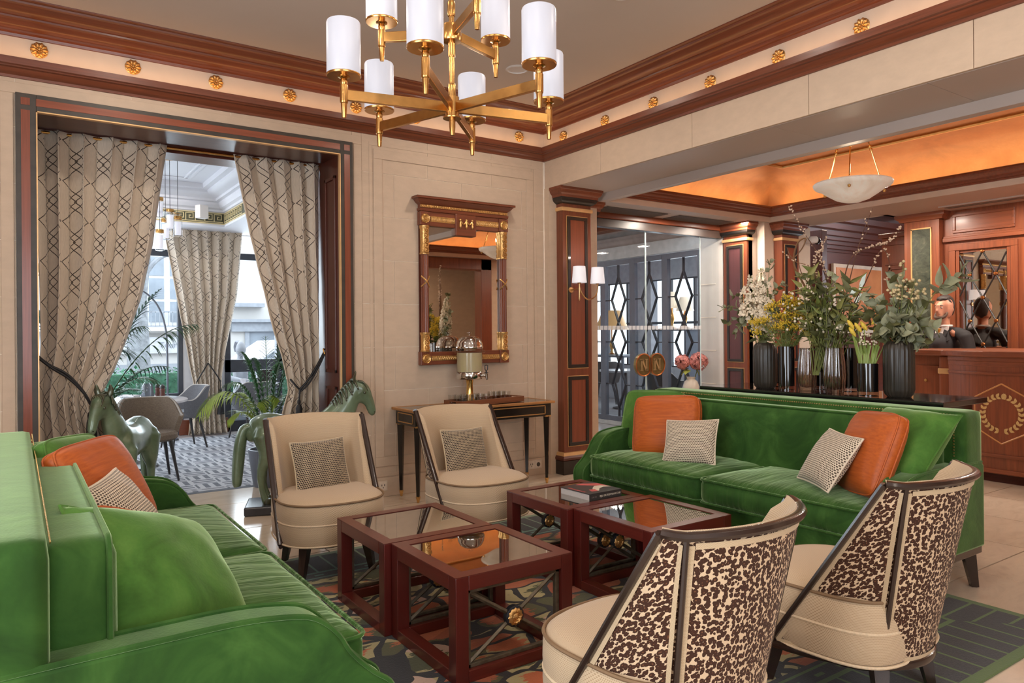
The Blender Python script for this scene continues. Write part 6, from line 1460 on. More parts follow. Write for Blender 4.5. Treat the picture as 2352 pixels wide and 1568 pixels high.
def twig(pts, r=.006, cat=40, n=10, mat=TWIG, spread=.016):
    P = spline([L(*p) for p in pts], n); MB().tube(P, [r * (1 - .75 * i / (len(P) - 1)) for i in range(len(P))], 6).build('twig', mat, b4, True)
    for k in range(cat):
        p = P[rf.randint(int(len(P) * .45), len(P) - 1)]; dv = Vector((rf.gauss(0, 1), rf.gauss(0, 1), .6)).normalized(); q = p + dv * rf.uniform(.004, spread); cm_.lathe([(.0, -.008), (.0055, -.003), (.0055, .004), (.0, .010)], q, 6, dv.to_track_quat('Z', 'Y').to_matrix().to_4x4())
twig([(0, .05, 0), (.0, .5, 0), (-.10, .95, 0), (-.22, 1.18, 0), (-.31, 1.36, 0)], .006, 26)
twig([(.02, .05, 0), (.06, .6, 0), (.16, 1.05, 0), (.25, 1.30, 0)], .006, 6); twig([(.16, 1.05, 0), (.22, 1.16, 0), (.19, 1.22, 0)], .003, 4)
twig([(.0, .05, 0), (.03, .6, .02), (.10, .95, .03), (.26, 1.03, .02), (.34, 1.05, .02), (.43, 1.15, .0)], .006, 70, spread=.02)
twig([(-.02, .05, 0), (-.02, .6, 0), (-.06, .85, 0), (-.10, 1.0, 0), (-.06, 1.12, .02)], .008, 46); twig([(-.02, .05, 0), (-.05, .6, .03), (-.12, .8, .02), (-.13, .98, .0), (-.08, 1.03, 0)], .005, 40)
twig([(.02, .05, 0), (.10, .55, 0), (.20, .78, 0), (.30, 1.0, 0), (.35, .92, 0), (.33, .78, 0)], .006, 24)
CURL = plain('curly_willow', (112, 76, 44), .6, var=.2)
twig([(-.05, .05, 0), (-.12, .55, 0), (-.20, .75, 0), (-.28, .93, 0), (-.26, 1.08, .01), (-.20, 1.12, .0), (-.22, 1.05, -.01), (-.29, .98, 0), (-.33, 1.06, 0)], .011, 0, 10, CURL); twig([(-.1, .5, 0), (-.16, .74, .02), (-.17, .9, .02), (-.27, .95, .0), (-.36, 1.02, 0)], .006, 12, 10, CURL)
twig([(-.06, .5, 0), (-.13, .7, .02), (-.23, .86, .02), (-.25, .98, 0)], .008, 0, 10, CURL)
stuff(cm_.build('catkins', CATKIN, b4, True))
b5 = bouquet('daffodils and white bells with thick green stalks in the short black vase', 4.68, 2.645)
for k in range(15):
    a = rf.uniform(-.04, .04); tp_ = (a * 1.6 + rf.uniform(-.05, .05), rf.uniform(.30, .38), rf.uniform(-.05, .05)); MB().tube(spline([L(a, .15, rf.uniform(-.03, .03)), L((a + tp_[0]) / 2, .27, 0), L(*tp_)], 5), [(.009, .004)] * 11, 6).build('stalk', plain('stalk_green', (128, 146, 72), .5, var=.15) if k == 0 else bpy.data.materials['stalk_green'], b5, True)
for k, (a, z) in enumerate(((-.10, .46), (-.055, .44), (-.09, .41), (.045, .49), (.09, .47), (.055, .43), (.135, .44), (-.02, .45))):
    MB().tube(spline([L(a * .3, .2), L(a * .8, .36, 0), L(a, z)], 6), .004, 6).build('stalk', bpy.data.materials['stalk_green'], b5, True)
    d_ = Vector(L((1 if a > 0 else -1) * .5, .8)).normalized(); MB().lathe([(.004, -.035), (.013, -.015), (.014, .01), (.009, .03), (.0, .042)], L(a, z + .012), 10, d_.to_track_quat('Z', 'Y').to_matrix().to_4x4()).build('daffodil_bud', DAFF, b5, True)
wm = MB()
for k in range(46): s = .0075; wm.lathe([(0, -s), (s, -s * .2), (s * .8, s * .7), (0, s)], L(rf.uniform(-.045, .06), rf.uniform(.335, .41), rf.uniform(-.06, .02)), 6)
stuff(wm.build('white_bells', WHITEF, b5, True))
b6 = bouquet('large bunch of grey-green eucalyptus in the right ribbed vase', 4.74, 2.47)
for a, z, d in ((.0, .62, 0), (.06, .60, .05), (-.08, .62, .05), (-.14, .56, 0), (.12, .52, 0), (.0, .50, -.1), (-.06, .46, -.08), (.09, .42, -.06), (.05, .74, .08), (-.02, .8, .05), (.16, .62, .05), (-.18, .68, .1), (-.22, .58, .05), (.14, .36, 0), (.02, .40, -.12), (-.1, .42, -.1)): leafy(b6, L(0, .30), L(a, z, d), 12, EUC, .04, 1.15, .25)
BIG = [leafm(.12, .038, .25, LG[2], tip=.65)]
leafy(b6, L(.02, .32), L(.36, .78, .02), 16, BIG, .12, .95, .5); leafy(b6, L(.0, .32), L(.2, .45, .0), 8, BIG, .06, .8, .5)
for a, z in ((.03, .86), (.10, .76), (.0, .72), (.14, .70), (-.04, .70)):
    P = spline([L(0, .35), L(a * .6, .6), L(a, z)], 8); MB().tube(P, .003, 5).build('stem', STEMG, b6, True); m = MB()
    for k in range(13): m.lathe([(0, -.011), (.010, -.004), (.010, .005), (0, .011)], P[rf.randint(10, 16)] + Vector((rf.gauss(0, .016), rf.gauss(0, .016), rf.gauss(0, .014))), 8)
    stuff(m.build('berry_cluster', plain('pale_berries', (206, 186, 142), .6, var=.1) if a == .03 else bpy.data.materials['pale_berries'], b6, True))
# hydrangea in a white vase beyond the glass
hv = thing('hydrangea_vase', 'white vase with two pink hydrangea heads beyond the glass door, near the right jamb', 'flowers', (7.53, 6.72, .60))
MB().lathe([(.0, 0), (.07, 0), (.10, .05), (.11, .12), (.085, .19), (.05, .22), (.06, .25), (.05, .25), (.0, .2)], n=28).build('vase', plain('white_ceramic', (222, 206, 190), .25), hv, True)
PINK = plain('pink_petal', (206, 130, 122), .7, var=.4, scale=22)
for cx, cy, cz, r in ((.05, -.09, .46, .12), (-.09, .07, .45, .10)):
    m = MB()
    for k in range(230):
        v = Vector((rf.gauss(0, 1), rf.gauss(0, 1), rf.gauss(.25, 1))).normalized(); p = Vector((cx, cy, cz)) + v * r * rf.uniform(.8, 1.05); u_ = v.orthogonal().normalized(); w_ = v.cross(u_); s = .026
        for j in range(4): t0 = j * pi / 2 + k; e1 = u_ * cos(t0) + w_ * sin(t0); e2 = u_ * cos(t0 + 1.3) + w_ * sin(t0 + 1.3); m.add([p, p + e1 * s * .8, p + (e1 + e2) * s * .65 + v * .004, p + e2 * s * .8], [(0, 1, 2, 3)])
    stuff(m.build('hydrangea_head', PINK, hv)); MB().tube([(cx, cy, cz - .05), (cx * .4, cy * .4, .2)], .006, 6).build('stem', STEMG, hv)
for k, (p, d) in enumerate((((-.02, .02, .36), (-.5, .3, -.3)), ((.0, -.05, .38), (.3, -.5, -.6)), ((-.05, .0, .34), (-.8, -.3, -.2)))): leaf_at(hv, leafm(.13, .05, .2, plain('leaf_lime%d' % k, (142, 146, 64), .5, var=.2), tip=.7), p, d, 0)
pd = thing('plinth_table', 'slim pale plinth under the hydrangea vase beyond the glass door', 'table', (7.53, 6.72, 0)); MB().box(-.14, .14, -.14, .14, 0, .57).build('column', PLASTER, pd, bevel=.006); MB().box(-.16, .16, -.16, .16, .57, .598).build('top', PLASTER, pd, bevel=.006)
# ================================================================== reception
RX = 9.2
rw = MB().box(RX, RX + .2, -3, 4.66, 0, 2.88).box(9.75, 9.95, 4.66, 5.30, 0, 2.74).box(RX, 9.95, 4.60, 4.70, 0, 2.88)
wrec = struct(rw.build('wall_reception', WOZ))
fnx = lambda a, c, t: (RX - t, a, c)
def rail(y0, y1, z0, z1, d, mat, name, par=wrec, bev=.004): return MB().box(RX - d, RX + .005, y0, y1, z0, z1).build(name, mat, par, bevel=bev)
def ring(y0, y1, z0, z1, w, d, mat, name, par=wrec):
    m = MB()
    for a, b, c, e in ((y0, y1, z1 - w, z1), (y0, y1, z0, z0 + w), (y0, y0 + w, z0 + w, z1 - w), (y1 - w, y1, z0 + w, z1 - w)): m.box(RX - d, RX + .004, a, b, c, e)
    return m.build(name, mat, par, bevel=.004)
# marble pilaster
rail(4.25, 4.665, 0, 2.80, .10, WOZ, 'pilaster_shaft'); MB().box(RX - .106, RX - .09, 4.35, 4.565, .2, 2.68).build('marble_panel', GMARBLE, wrec)
ring_ = MB()
for a, b, c, e in ((4.335, 4.58, 2.68, 2.695), (4.335, 4.35, .2, 2.69), (4.565, 4.58, .2, 2.69)): ring_.box(RX - .112, RX - .09, a, b, c, e)
ring_.build('gold_line', GOLDLINE, wrec)
MB().sweep([(0, 2.78), (.02, 2.785), (.03, 2.81), (.06, 2.83), (.065, 2.872), (0, 2.872)], [(RX, 4.69), (RX - .10, 4.69), (RX - .10, 4.23), (RX, 4.23)][::-1]).build('pilaster_cap', WOY, wrec, True)
# panelled door with lattice mirror, repeated along the wall
def bay(y1, idx):
    y0 = y1 - .84
    ring(y0 + .09, y1 - .10, 2.60, 2.82, .03, .02, WOY, 'frieze_moulding'); MB().box(RX - .006, RX + .004, y0 + .12, y1 - .13, 2.63, 2.79).build('frieze_panel', WOY, wrec)
    rail(y0, y1, 2.50, 2.545, .05, WOY, 'cornice_rail'); rail(y0, y1, 2.545, 2.57, .03, WOY, 'cornice_rail')
    ring(y0 + .06, y1 - .06, .3, 2.46, .07, .03, WOZ, 'door_frame'); ring(y0 + .135, y1 - .135, .32, 2.42, .035, .018, WOZ, 'door_frame')
    w0, w1, z0, z1 = y0 + .175, y1 - .175, 1.05, 2.36
    pm = thing('lattice_mirror', 'tall mirror with a dark diamond lattice on the wood wall behind the desk' if idx == 0 else 'second lattice mirror behind the desk, towards the right edge', 'mirror', (RX, 0, 0))
    MB().box(-.012, -.004, w0, w1, z0, z1).build('mirror_glass', MIRROR, pm)
    ys_ = [w0, (w0 + w1) / 2, w1]; lat = MB(); nodes = []
    dz = .268
    for j in range(5):
        zt = z1 - j * dz * 2 / 2
    k = 0; z = z1; rows = []
    while z > z0 - .3:
        rows.append((z, k)); z -= dz; k += 1
    def seg(p, q):
        (a, c), (b, e) = p, q
        if c > e: (a, c), (b, e) = (b, e), (a, c)
        if e <= z0: return
        if c < z0: a = a + (b - a) * (z0 - c) / (e - c); c = z0
        lat.tube([(-.016, a, c), (-.016, b, e)], .008, 4)
    for (z, k) in rows:
        tops = [ys_[1]] if k % 2 == 0 else [w0 + (w1 - w0) * .22, w0 + (w1 - w0) * .78]
        for y in tops:
            if z >= z0: nodes.append((y, z))
    for i in range(len(rows) - 1):
        za, zb = rows[i][0], rows[i + 1][0]; even = rows[i][1] % 2 == 0; l_, r_, c_ = w0 + (w1 - w0) * .22, w0 + (w1 - w0) * .78, ys_[1]
        if even: seg((c_, za), (l_, zb)); seg((c_, za), (r_, zb)); seg((w0, lerp(za, zb, .1)), (l_, zb)); seg((w1, lerp(za, zb, .1)), (r_, zb))
        else: seg((l_, za), (c_, zb)); seg((r_, za), (c_, zb)); seg((l_, za), (w0, lerp(za, zb, .9))); seg((r_, za), (w1, lerp(za, zb, .9)))
    lt = lat.build('lattice', plain('lattice_black', (38, 34, 32), .4), pm)
    for (y, z) in nodes: MB().lathe([(.0, .012), (.016, .010), (.022, .003), (.022, 0)], (-.02, y, z), 16, Matrix.Rotation(R(-90), 4, 'Y')).build('copper_stud', metal('copper_stud_metal', (190, 122, 72), .3), lt, True)
bay(4.24, 0); bay(3.40, 1); bay(2.56, 2) if False else None
rail(-3, 4.25, 0, .3, .03, WOY, 'skirting')
# wood return wall beyond, with panel moulding
m = MB()
for a, b, c, e in ((4.75, 5.25, 2.60, 2.66), (4.75, 5.25, 2.33, 2.35), (4.80, 4.83, .3, 2.3), (5.17, 5.20, .3, 2.3), (4.80, 5.20, 2.27, 2.30)): m.box(9.73, 9.755, a, b, c, e)
m.build('panel_moulding', WZ, wrec, bevel=.004); MB().box(9.69, 9.76, 4.7, 5.32, 2.70, 2.76).build('wall_cap', WY, wrec, bevel=.01)
# hall beyond: dark wood wall, cornice, picture
hall = struct(MB().box(9.0, 13.5, 6.6, 6.8, 0, 3.5).box(13.4, 13.6, 4.7, 6.8, 0, 3.5).build('wall_hall', WDX))
MB().sweep([(0, 2.70), (.02, 2.705), (.03, 2.74), (.06, 2.75), (.07, 2.80), (.10, 2.81), (.11, 2.86), (.15, 2.87), (.16, 2.92), (.2, 2.93), (.22, 3.0), (.27, 3.02), (.3, 3.1), (.36, 3.12), (.38, 3.2), (0, 3.2)], [(13.5, 6.6), (9.0, 6.6)]).build('cornice', WDX, hall, True, angle=25)
MB().box(9.3, 9.42, 5.9, 6.1, 0, 2.87).build('door_jamb', WDZ, hall, bevel=.004)
pic = thing('framed_picture', 'wide picture of a pale butterfly on orange in the hall beyond the flowers', 'picture', (11.35, 6.575, 0))
MB().box(-.72, .72, -.03, .02, 1.42, 2.52).build('frame', plain('pale_frame', (196, 176, 156), .5), pic, bevel=.006)
PG = N('picture_orange'); f = PG.noise(PG.coords(), 2.5, 3); PG.base(PG.ramp(f, [(.3, lin((170, 96, 52))), (.7, lin((206, 132, 82)))])); PG.set(rough=.35); PG = PG.m
MB().box(-.66, .66, -.036, -.028, 1.48, 2.46).build('canvas', PG, pic)
PB = plain('butterfly_white', (206, 216, 200), .5, var=.1)
for poly in ([(-.04, 2.10), (.12, 2.18), (.20, 2.40), (.10, 2.36), (.0, 2.24)], [(-.04, 2.10), (-.24, 2.16), (-.30, 2.06), (-.16, 2.02)], [(-.02, 2.08), (.20, 2.02), (.34, 1.92), (.12, 1.92), (.0, 1.98)], [(-.05, 2.08), (-.18, 1.94), (-.10, 1.86), (.0, 1.96)]):
    MB().prism(poly, lambda a, c, t: (a, -.036 - t, c), 0, .002).build('butterfly_wing', PB, pic)
dm = thing('dome_camera', 'small white dome camera with dark eye high on the cream wall', 'camera', (8.93, 5.80, 2.68))
MB().lathe([(.0, .06), (.05, .055), (.07, .03), (.075, 0), (.06, -.03), (.0, -.04)], n=28).build('housing', WHITEP, dm, True); MB().lathe([(.0, -.05), (.03, -.045), (.048, -.02), (.05, 0)], (.05, -.03, 0), 24, Matrix.Rotation(R(-60), 4, 'X')).build('lens_dome', BGL, dm, True); MB().box(-.03, .03, .0, .1, -.02, .03).build('bracket', WHITEP, dm)
# reception desk: bowed front
dk = thing('reception_desk', 'bowed mahogany reception desk with inlaid hexagon and laurel wreath', 'desk', (8.0, 3.0, 0))
def fy(pts, off=0.0):
    return [(x - off - 8.0, y - 3.0) for x, y in pts]
FRONT = [tuple(p)[:2] for p in spline([(7.88, 3.60, 0), (7.765, 3.40, 0), (7.705, 3.2, 0), (7.69, 3.0, 0), (7.70, 2.8, 0), (7.75, 2.55, 0), (7.86, 2.3, 0), (8.02, 2.1, 0)], 5)]
def bowed(z0, z1, off, name, mat, thick=.04):
    a = fy(FRONT, off); b = [(x + thick + off, y) for x, y in fy(FRONT, 0)]
    MB().prism(a + b[::-1], lambda p, q, t: (p, q, t), z0, z1).build(name, mat, dk, bevel=.003)
bowed(.08, 1.19, .0, 'front_panel', WOZ); bowed(.0, .09, -.02, 'toe_kick', WDY); bowed(.09, .13, .025, 'base_moulding', WOY); bowed(.24, .27, .018, 'moulding', WOY); bowed(1.02, 1.045, .018, 'moulding', WOY); bowed(1.15, 1.19, .02, 'moulding', WOY); bowed(1.10, 1.15, .006, 'frieze', WOY)
tp_ = fy(FRONT, .06); MB().prism([(.95, 1.10)] + [(-.12 + .0, 1.08)] + [(-.13, .66)] + tp_ + [(.95, -.95)], lambda p, q, t: (p, q, t), 1.19, 1.25).build('counter_top', WOY, dk, bevel=.012, seg=3)
MB().box(-.08, .0, .60, .72, .08, 1.19).build('rounded_post', WOZ, dk, bevel=.03, seg=4); MB().box(-.088, .0, .595, .725, 1.0, 1.06).build('post_capital', PALEGOLD, dk, bevel=.01)
MB().box(.06, .9, .70, 1.06, .0, 1.19).build('side_cabinet', WOZ, dk, bevel=.003)
for z0, z1 in ((.14, .62), (.66, 1.08)):
    d_ = MB().box(.045, .065, .75, 1.02, z0, z1).build('drawer', WOZ, dk, bevel=.005); MB().lathe([(.0, .022), (.014, .02), (.017, .012), (.008, 0)], (.045, .90, (z0 + z1) / 2 + .05), 14, Matrix.Rotation(R(-90), 4, 'Y')).build('knob', GILT, d_, True)
INL = plain('inlay_maple', (206, 148, 92), .4, var=.08)
hc = Vector((-.318, .045, .655)); hx = [(0, .285), (-.245, .145), (-.245, -.145), (0, -.285), (.245, -.145), (.245, .145)]
def onfront(a, c, off=.0):                # follow the bow
    y = hc.y + a
    best = min(range(len(FRONT)), key=lambda i: abs(FRONT[i][1] - 3.0 - y)); i = max(1, min(len(FRONT) - 2, best)); (x0, y0), (x1, y1) = FRONT[i - 1], FRONT[i + 1]
    x = lerp(x0, x1, (y + 3.0 - y0) / (y1 - y0)); return Vector((x - 8.0 - off, y, hc.z + c))
for k in range(6):
    (a, c), (b, e) = hx[k], hx[(k + 1) % 6]; MB().tube([onfront(lerp(a, b, q / 6), lerp(c, e, q / 6)) for q in range(7)], [(.0075, .0075)] * 7, 4).build('inlay_strip', INL, dk)
lw_ = MB().grid(lambda u, v: ((2 * u - 1) * .013 * sin(pi * min(.999, max(.001, v)) ** .8), .046 * v, .002), 3, 5).mesh('laurel_leaf', INL, True)
WREATH = N('wreath_gold'); f = WREATH.noise(WREATH.coords(), 30, 2); WREATH.base(WREATH.ramp(f, [(.3, lin((196, 158, 98))), (.7, lin((220, 184, 124)))])); WREATH.set(rough=.45); WREATH = WREATH.m; lw_.materials.clear(); lw_.materials.append(WREATH)
for k in range(46):
    t = -pi / 2 + (k // 2 + .5) / 23 * 2 * pi; sg = 1 if k % 2 else -1; rr_ = .165
    base = onfront(rr_ * cos(t), rr_ * sin(t), .004); d = Vector((0, -sin(t), cos(t))) * (1 if cos(t) >= 0 else -1) + Vector((0, cos(t), sin(t))) * sg * .75; d.normalize()
    zax = Vector((-1, 0, 0)); xax = d.cross(zax).normalized(); M = Matrix((xax, d, zax)).transposed().to_4x4(); M.translation = base; inst('laurel_leaf', lw_, dk, M=M)

# ================================================================== lobby south side (seen in the mirrors)
ls = struct(MB().box(5.2, 5.35, .14, .30, 0, 2.88).box(7.5, 9.4, .14, .30, 0, 2.88).box(5.2, 9.4, -1.7, -1.6, 0, 2.88).box(8.6, 8.7, -1.7, .2, 0, 2.88).build('wall_south', STONE))
d3 = struct(MB().box(7.28, 7.52, .10, .34, 0, 2.87).box(5.22, 5.4, .10, .34, 0, 2.87).box(5.2, 7.52, .10, .34, 2.66, 2.87).build('door_3', WZ, bevel=.01))
m = MB()
for a, b, c, e in ((6.3, 7.15, 2.5, 2.53), (6.3, 6.33, 0, 2.5)): m.box(a, b, -1.62, -1.58, c, e)
m.build('door_line', EBONY, ls)
# ================================================================== room behind the lattice screen
struct(MB().box(11.0, 11.2, 6.8, 14, 0, .75).box(11.0, 11.2, 6.8, 14, 2.55, 3.2).box(11.0, 11.2, 6.8, 7.2, .75, 2.55).box(11.0, 11.2, 8.6, 9.0, .75, 2.55).box(11.0, 11.2, 10.9, 11.3, .75, 2.55).box(8.0, 11.2, 13.2, 13.4, 0, 3.2).box(8.05, 11.2, 6.8, 6.9, 0, 3.2).build('wall_parlour', plain('parlour_grey', (176, 178, 186), .7)))
w5 = struct(window_bars('window_5', 7.2, 12.9, .75, 2.55, lambda a, c, t: (11.02 + t, a, c), 9, 2, FRM))
def table_lamp(label, x, y, zb, h, rs, mat, cat='table lamp'):
    t = thing('table_lamp', label, cat, (x, y, zb)); MB().lathe([(.0, 0), (.07, 0), (.075, .012), (.03, .03), (.02, .08), (.045, .16), (.03, .24), (.012, .28), (.012, h * .62)], n=22).build('base', BRASS, t, True)
    MB().lathe([(rs, h * .56), (rs * .55, h), (rs * .53, h), (rs * .97, h * .56)], n=32, flute=lambda t_, z: 1 + .015 * cos(30 * t_)).build('shade', mat, t, True)
PEACH = glow('pleated_peach', (214, 164, 104), .35); IVORY = glow('ivory_shade', (232, 216, 196), .6)
tb = thing('parlour_table', 'low dark serving table behind the lattice carrying the peach lamp', 'table', (9.0, 9.9, 0)); MB().box(-.3, .3, -.6, .6, 1.02, 1.06).build('top', GREYM, tb, bevel=.01)
for x in (-.26, .26):
    for y in (-.55, .55): MB().box(x - .02, x + .02, y - .02, y + .02, 0, 1.02).build('leg', GREYM, tb)
table_lamp('table lamp with pleated peach shade behind the lattice screen', 9.0, 9.91, 1.06, .80, .31, PEACH)
tb = thing('parlour_table', 'tall narrow console behind the lattice carrying two ivory lamps', 'table', (9.2, 8.5, 0)); MB().box(-.2, .2, -.35, .35, 1.48, 1.52).build('top', GREYM, tb, bevel=.01)
for y in (-.3, .3): MB().box(-.15, .15, y - .02, y + .02, 0, 1.48).build('leg', GREYM, tb)
table_lamp('left ivory shaded lamp seen through the nearest lattice panel', 9.2, 8.62, 1.52, .62, .14, IVORY); table_lamp('right ivory shaded lamp seen through the nearest lattice panel', 9.2, 8.33, 1.52, .52, .15, IVORY)
for k, (x, y) in enumerate(((8.75, 8.35), (10.1, 11.3))): tub_chair(['dark dining chair behind the nearest lattice panel', 'dark dining chair deep in the room behind the lattice'][k], (x, y, 0), R(90 + 40 * k), LEGM, 1.08, 'chairs behind the lattice screen')
tb = thing('parlour_table', 'round pale table deep in the room behind the lattice screen', 'table', (9.7, 10.3, 0)); MB().lathe([(.0, .71), (.5, .71), (.5, .74), (.0, .745)], n=36).build('table_top', TOPW, tb, True); MB().lathe([(.04, .71), (.04, .05), (.25, .02), (.25, 0)], n=24).build('pedestal', LEGM, tb, True)
# ================================================================== bodies grown as one surface
def body(parts, name, mat, parent, voxel=.012, smooth=6, factor=.5):
    """overlapping tapered tubes fused into one continuous skin"""
    m = MB()
    for pts, rad in parts:
        P = spline(pts, 5); n = len(P); RR = []
        for i in range(n):
            t = i / (n - 1) * (len(rad) - 1); k = min(len(rad) - 2, int(t)); f_ = smooth01(t - k) * .5 + (t - k) * .5; a = rad[k]; b = rad[k + 1]
            a = a if hasattr(a, '__len__') else (a, a); b = b if hasattr(b, '__len__') else (b, b); RR.append((lerp(a[0], b[0], f_), lerp(a[1], b[1], f_)))
        m.tube(P, RR, 14)
        for q, (ra, rb) in ((P[0], RR[0]), (P[-1], RR[-1])):
            r = min(ra, rb) * .92; m.lathe([(.0, -r), (r * .7, -r * .7), (r, 0), (r * .7, r * .7), (.0, r)], q, 10)
    o = m.build(name, mat, parent, True, angle=180)
    md = o.modifiers.new('fuse', 'REMESH'); md.mode = 'VOXEL'; md.voxel_size = voxel; md.use_smooth_shade = True
    sm = o.modifiers.new('soften', 'SMOOTH'); sm.iterations = smooth; sm.factor = factor
    return o
PATINA = N('green_bronze'); f = PATINA.noise(PATINA.coords(), 3.5, 5, .65, .6); g = PATINA.noise(PATINA.coords(), 26, 3)
PATINA.base(PATINA.mix(PATINA.math('MULTIPLY', g, .4), PATINA.ramp(f, [(.25, lin((66, 66, 46))), (.42, lin((92, 112, 86))), (.6, lin((112, 134, 108))), (.8, lin((140, 158, 136)))]), lin((96, 98, 68)))); PATINA.set(rough=.3, metal=.12, coat=.4, coatr=.12); PATINA.bump(g, .10, .004); PATINA = PATINA.m
PATD = N('dark_bronze_head'); f = PATD.noise(PATD.coords(), 9, 4, .6); PATD.base(PATD.ramp(f, [(.3, lin((52, 46, 34))), (.6, lin((88, 92, 70))), (.8, lin((122, 118, 86)))])); PATD.set(rough=.3, metal=.45, coat=.4); PATD = PATD.m
BASEM = plain('dark_stone_base', (58, 58, 62), .25, var=.2)
def horse(label, loc, rz, s=1.0, turn=0.0):
    """local: facing +x, standing on z = .07"""
    r = thing('horse_statue', label, 'statue', loc, rz, 'bronze horse statues'); r.scale = (s, s, s)
    hd = Vector((.50, turn * .16, .90)); 
    P = []
    P.append(([(-.40, 0, .60), (-.30, 0, .625), (-.12, 0, .595), (.08, 0, .595), (.22, 0, .62), (.28, 0, .64)], [(.075, .11), (.125, .145), (.125, .140), (.13, .150), (.115, .15), (.07, .11)]))
    P.append(([(.16, 0, .62), (.26, turn * .02, .74), (.335, turn * .06, .86), (.385, turn * .10, .955)], [(.095, .15), (.075, .115), (.055, .085), (.047, .062)]))
    P.append(([(.36, turn * .10, .955), (.43, turn * .14, .925), (.485, turn * .175, .83), (.515, turn * .195, .735)], [(.048, .06), (.052, .066), (.036, .044), (.030, .032)]))
    P.append(([(.405, turn * .11, .90), (.44, turn * .14, .845)], [.048, .04]))
    for sy in (-1, 1):
        P.append(([(.20, sy * .075, .56), (.205, sy * .085, .42), (.20, sy * .082, .30), (.205, sy * .082, .17), (.225, sy * .082, .085)], [.068, .046, .031, .023, .030]))
        P.append(([(-.31, sy * .075, .60), (-.29, sy * .09, .46), (-.335, sy * .088, .33), (-.335, sy * .085, .19), (-.305, sy * .085, .085)], [.10, .07, .036, .026, .031]))
    b = body(P, 'body', PATINA, r, .0115, 7)
    # mane, ears, tail, eyes as parts
    mn = MB()
    for k in range(34):
        q = k / 33; c = Vector((.17, 0, .755)).lerp(Vector((.37, turn * .085, 1.005)), q) + Vector((-.012 - .02 * sin(pi * q), 0, .012))
        sd = 1 if k % 3 else -1; mn.tube(spline([c, c + Vector((.018, sd * .042, -.028)), c + Vector((.035 + .01 * sin(k), sd * .058, -.085))], 4), [.0135 * (1 - .55 * i / 8) for i in range(9)], 6)
    for k in range(7): mn.tube(spline([(.40, turn * .10 + (k - 3) * .007, .995), (.445, turn * .13 + (k - 3) * .011, .985), (.475, turn * .155 + (k - 3) * .012, .92)], 4), [.011 * (1 - .6 * i / 8) for i in range(9)], 6)
    mn.build('mane', PATD, r, True, angle=180)
    for sy in (-1, 1):
        MB().tube(spline([(.372, turn * .10 + sy * .034, .985), (.372, turn * .10 + sy * .047, 1.03), (.385, turn * .10 + sy * .047, 1.075)], 4), [(.017, .013), (.019, .013), (.021, .013), (.021, .012), (.020, .011), (.017, .010), (.013, .008), (.008, .005), (.002, .002)], 8).build('ear', PATD, r, True)
        MB().lathe([(.0, -.012), (.009, -.008), (.012, 0), (.009, .008), (.0, .012)], (.452, turn * .14 + sy * .044, .905), 10).build('eye', PATD, r, True)
        MB().lathe([(.0, -.008), (.007, -.004), (.008, .002), (.0, .006)], (.53, turn * .2 + sy * .017, .745), 8).build('nostril', PATD, r, True)
        for x in (.235, -.295): MB().lathe([(.036, .07), (.038, .075), (.03, .11), (.0, .115)], (x, sy * .083, 0), 14).build('hoof', PATD, r, True)
    MB().tube(spline([(-.405, 0, .665), (-.47, 0, .64), (-.50, 0, .52), (-.515, 0, .38), (-.525, 0, .24), (-.52, 0, .20)], 5), [(.028 + .022 * sin(pi * i / 25), .026 + .02 * sin(pi * i / 25)) for i in range(26)], 12).build('tail', PATINA, r, True)
    MB().box(-.46, .46, -.18, .18, .0, .07).build('base_slab', BASEM, r, bevel=.012)
    return r
horse('left green bronze horse turned towards us behind the left sofa, before the curtain', (.735, 6.60, 0), R(-113), 1.02, -.4)
horse('right green bronze horse with arched neck and dark mane behind the left cream chair', (2.02, 6.02, 0), R(-20), 1.06, .1)

# ================================================================== the receptionist
SKIN = N('skin'); f = SKIN.noise(SKIN.coords(), 14, 3); SKIN.base(SKIN.ramp(f, [(.3, lin((184, 124, 100))), (.7, lin((206, 150, 122)))])); SKIN.set(rough=.5); SKIN.bsdf.inputs['Subsurface Weight'].default_value = .08; SKIN = SKIN.m
SUIT = plain('black_suit', (34, 30, 32), .75, var=.15); HAIRM = plain('dark_hair', (52, 42, 38), .6, var=.3, scale=60); SHIRT = plain('white_shirt', (226, 218, 212), .7, var=.03); WAIST = plain('beige_waistcoat', (190, 160, 130), .8, var=.08, scale=30); TIE = plain('gold_tie', (186, 132, 52), .5, var=.12)
man = thing('person', 'man in a dark suit, beige waistcoat and gold tie standing behind the desk', 'person', (8.72, 4.02, 0), R(80))    # local +y is his front
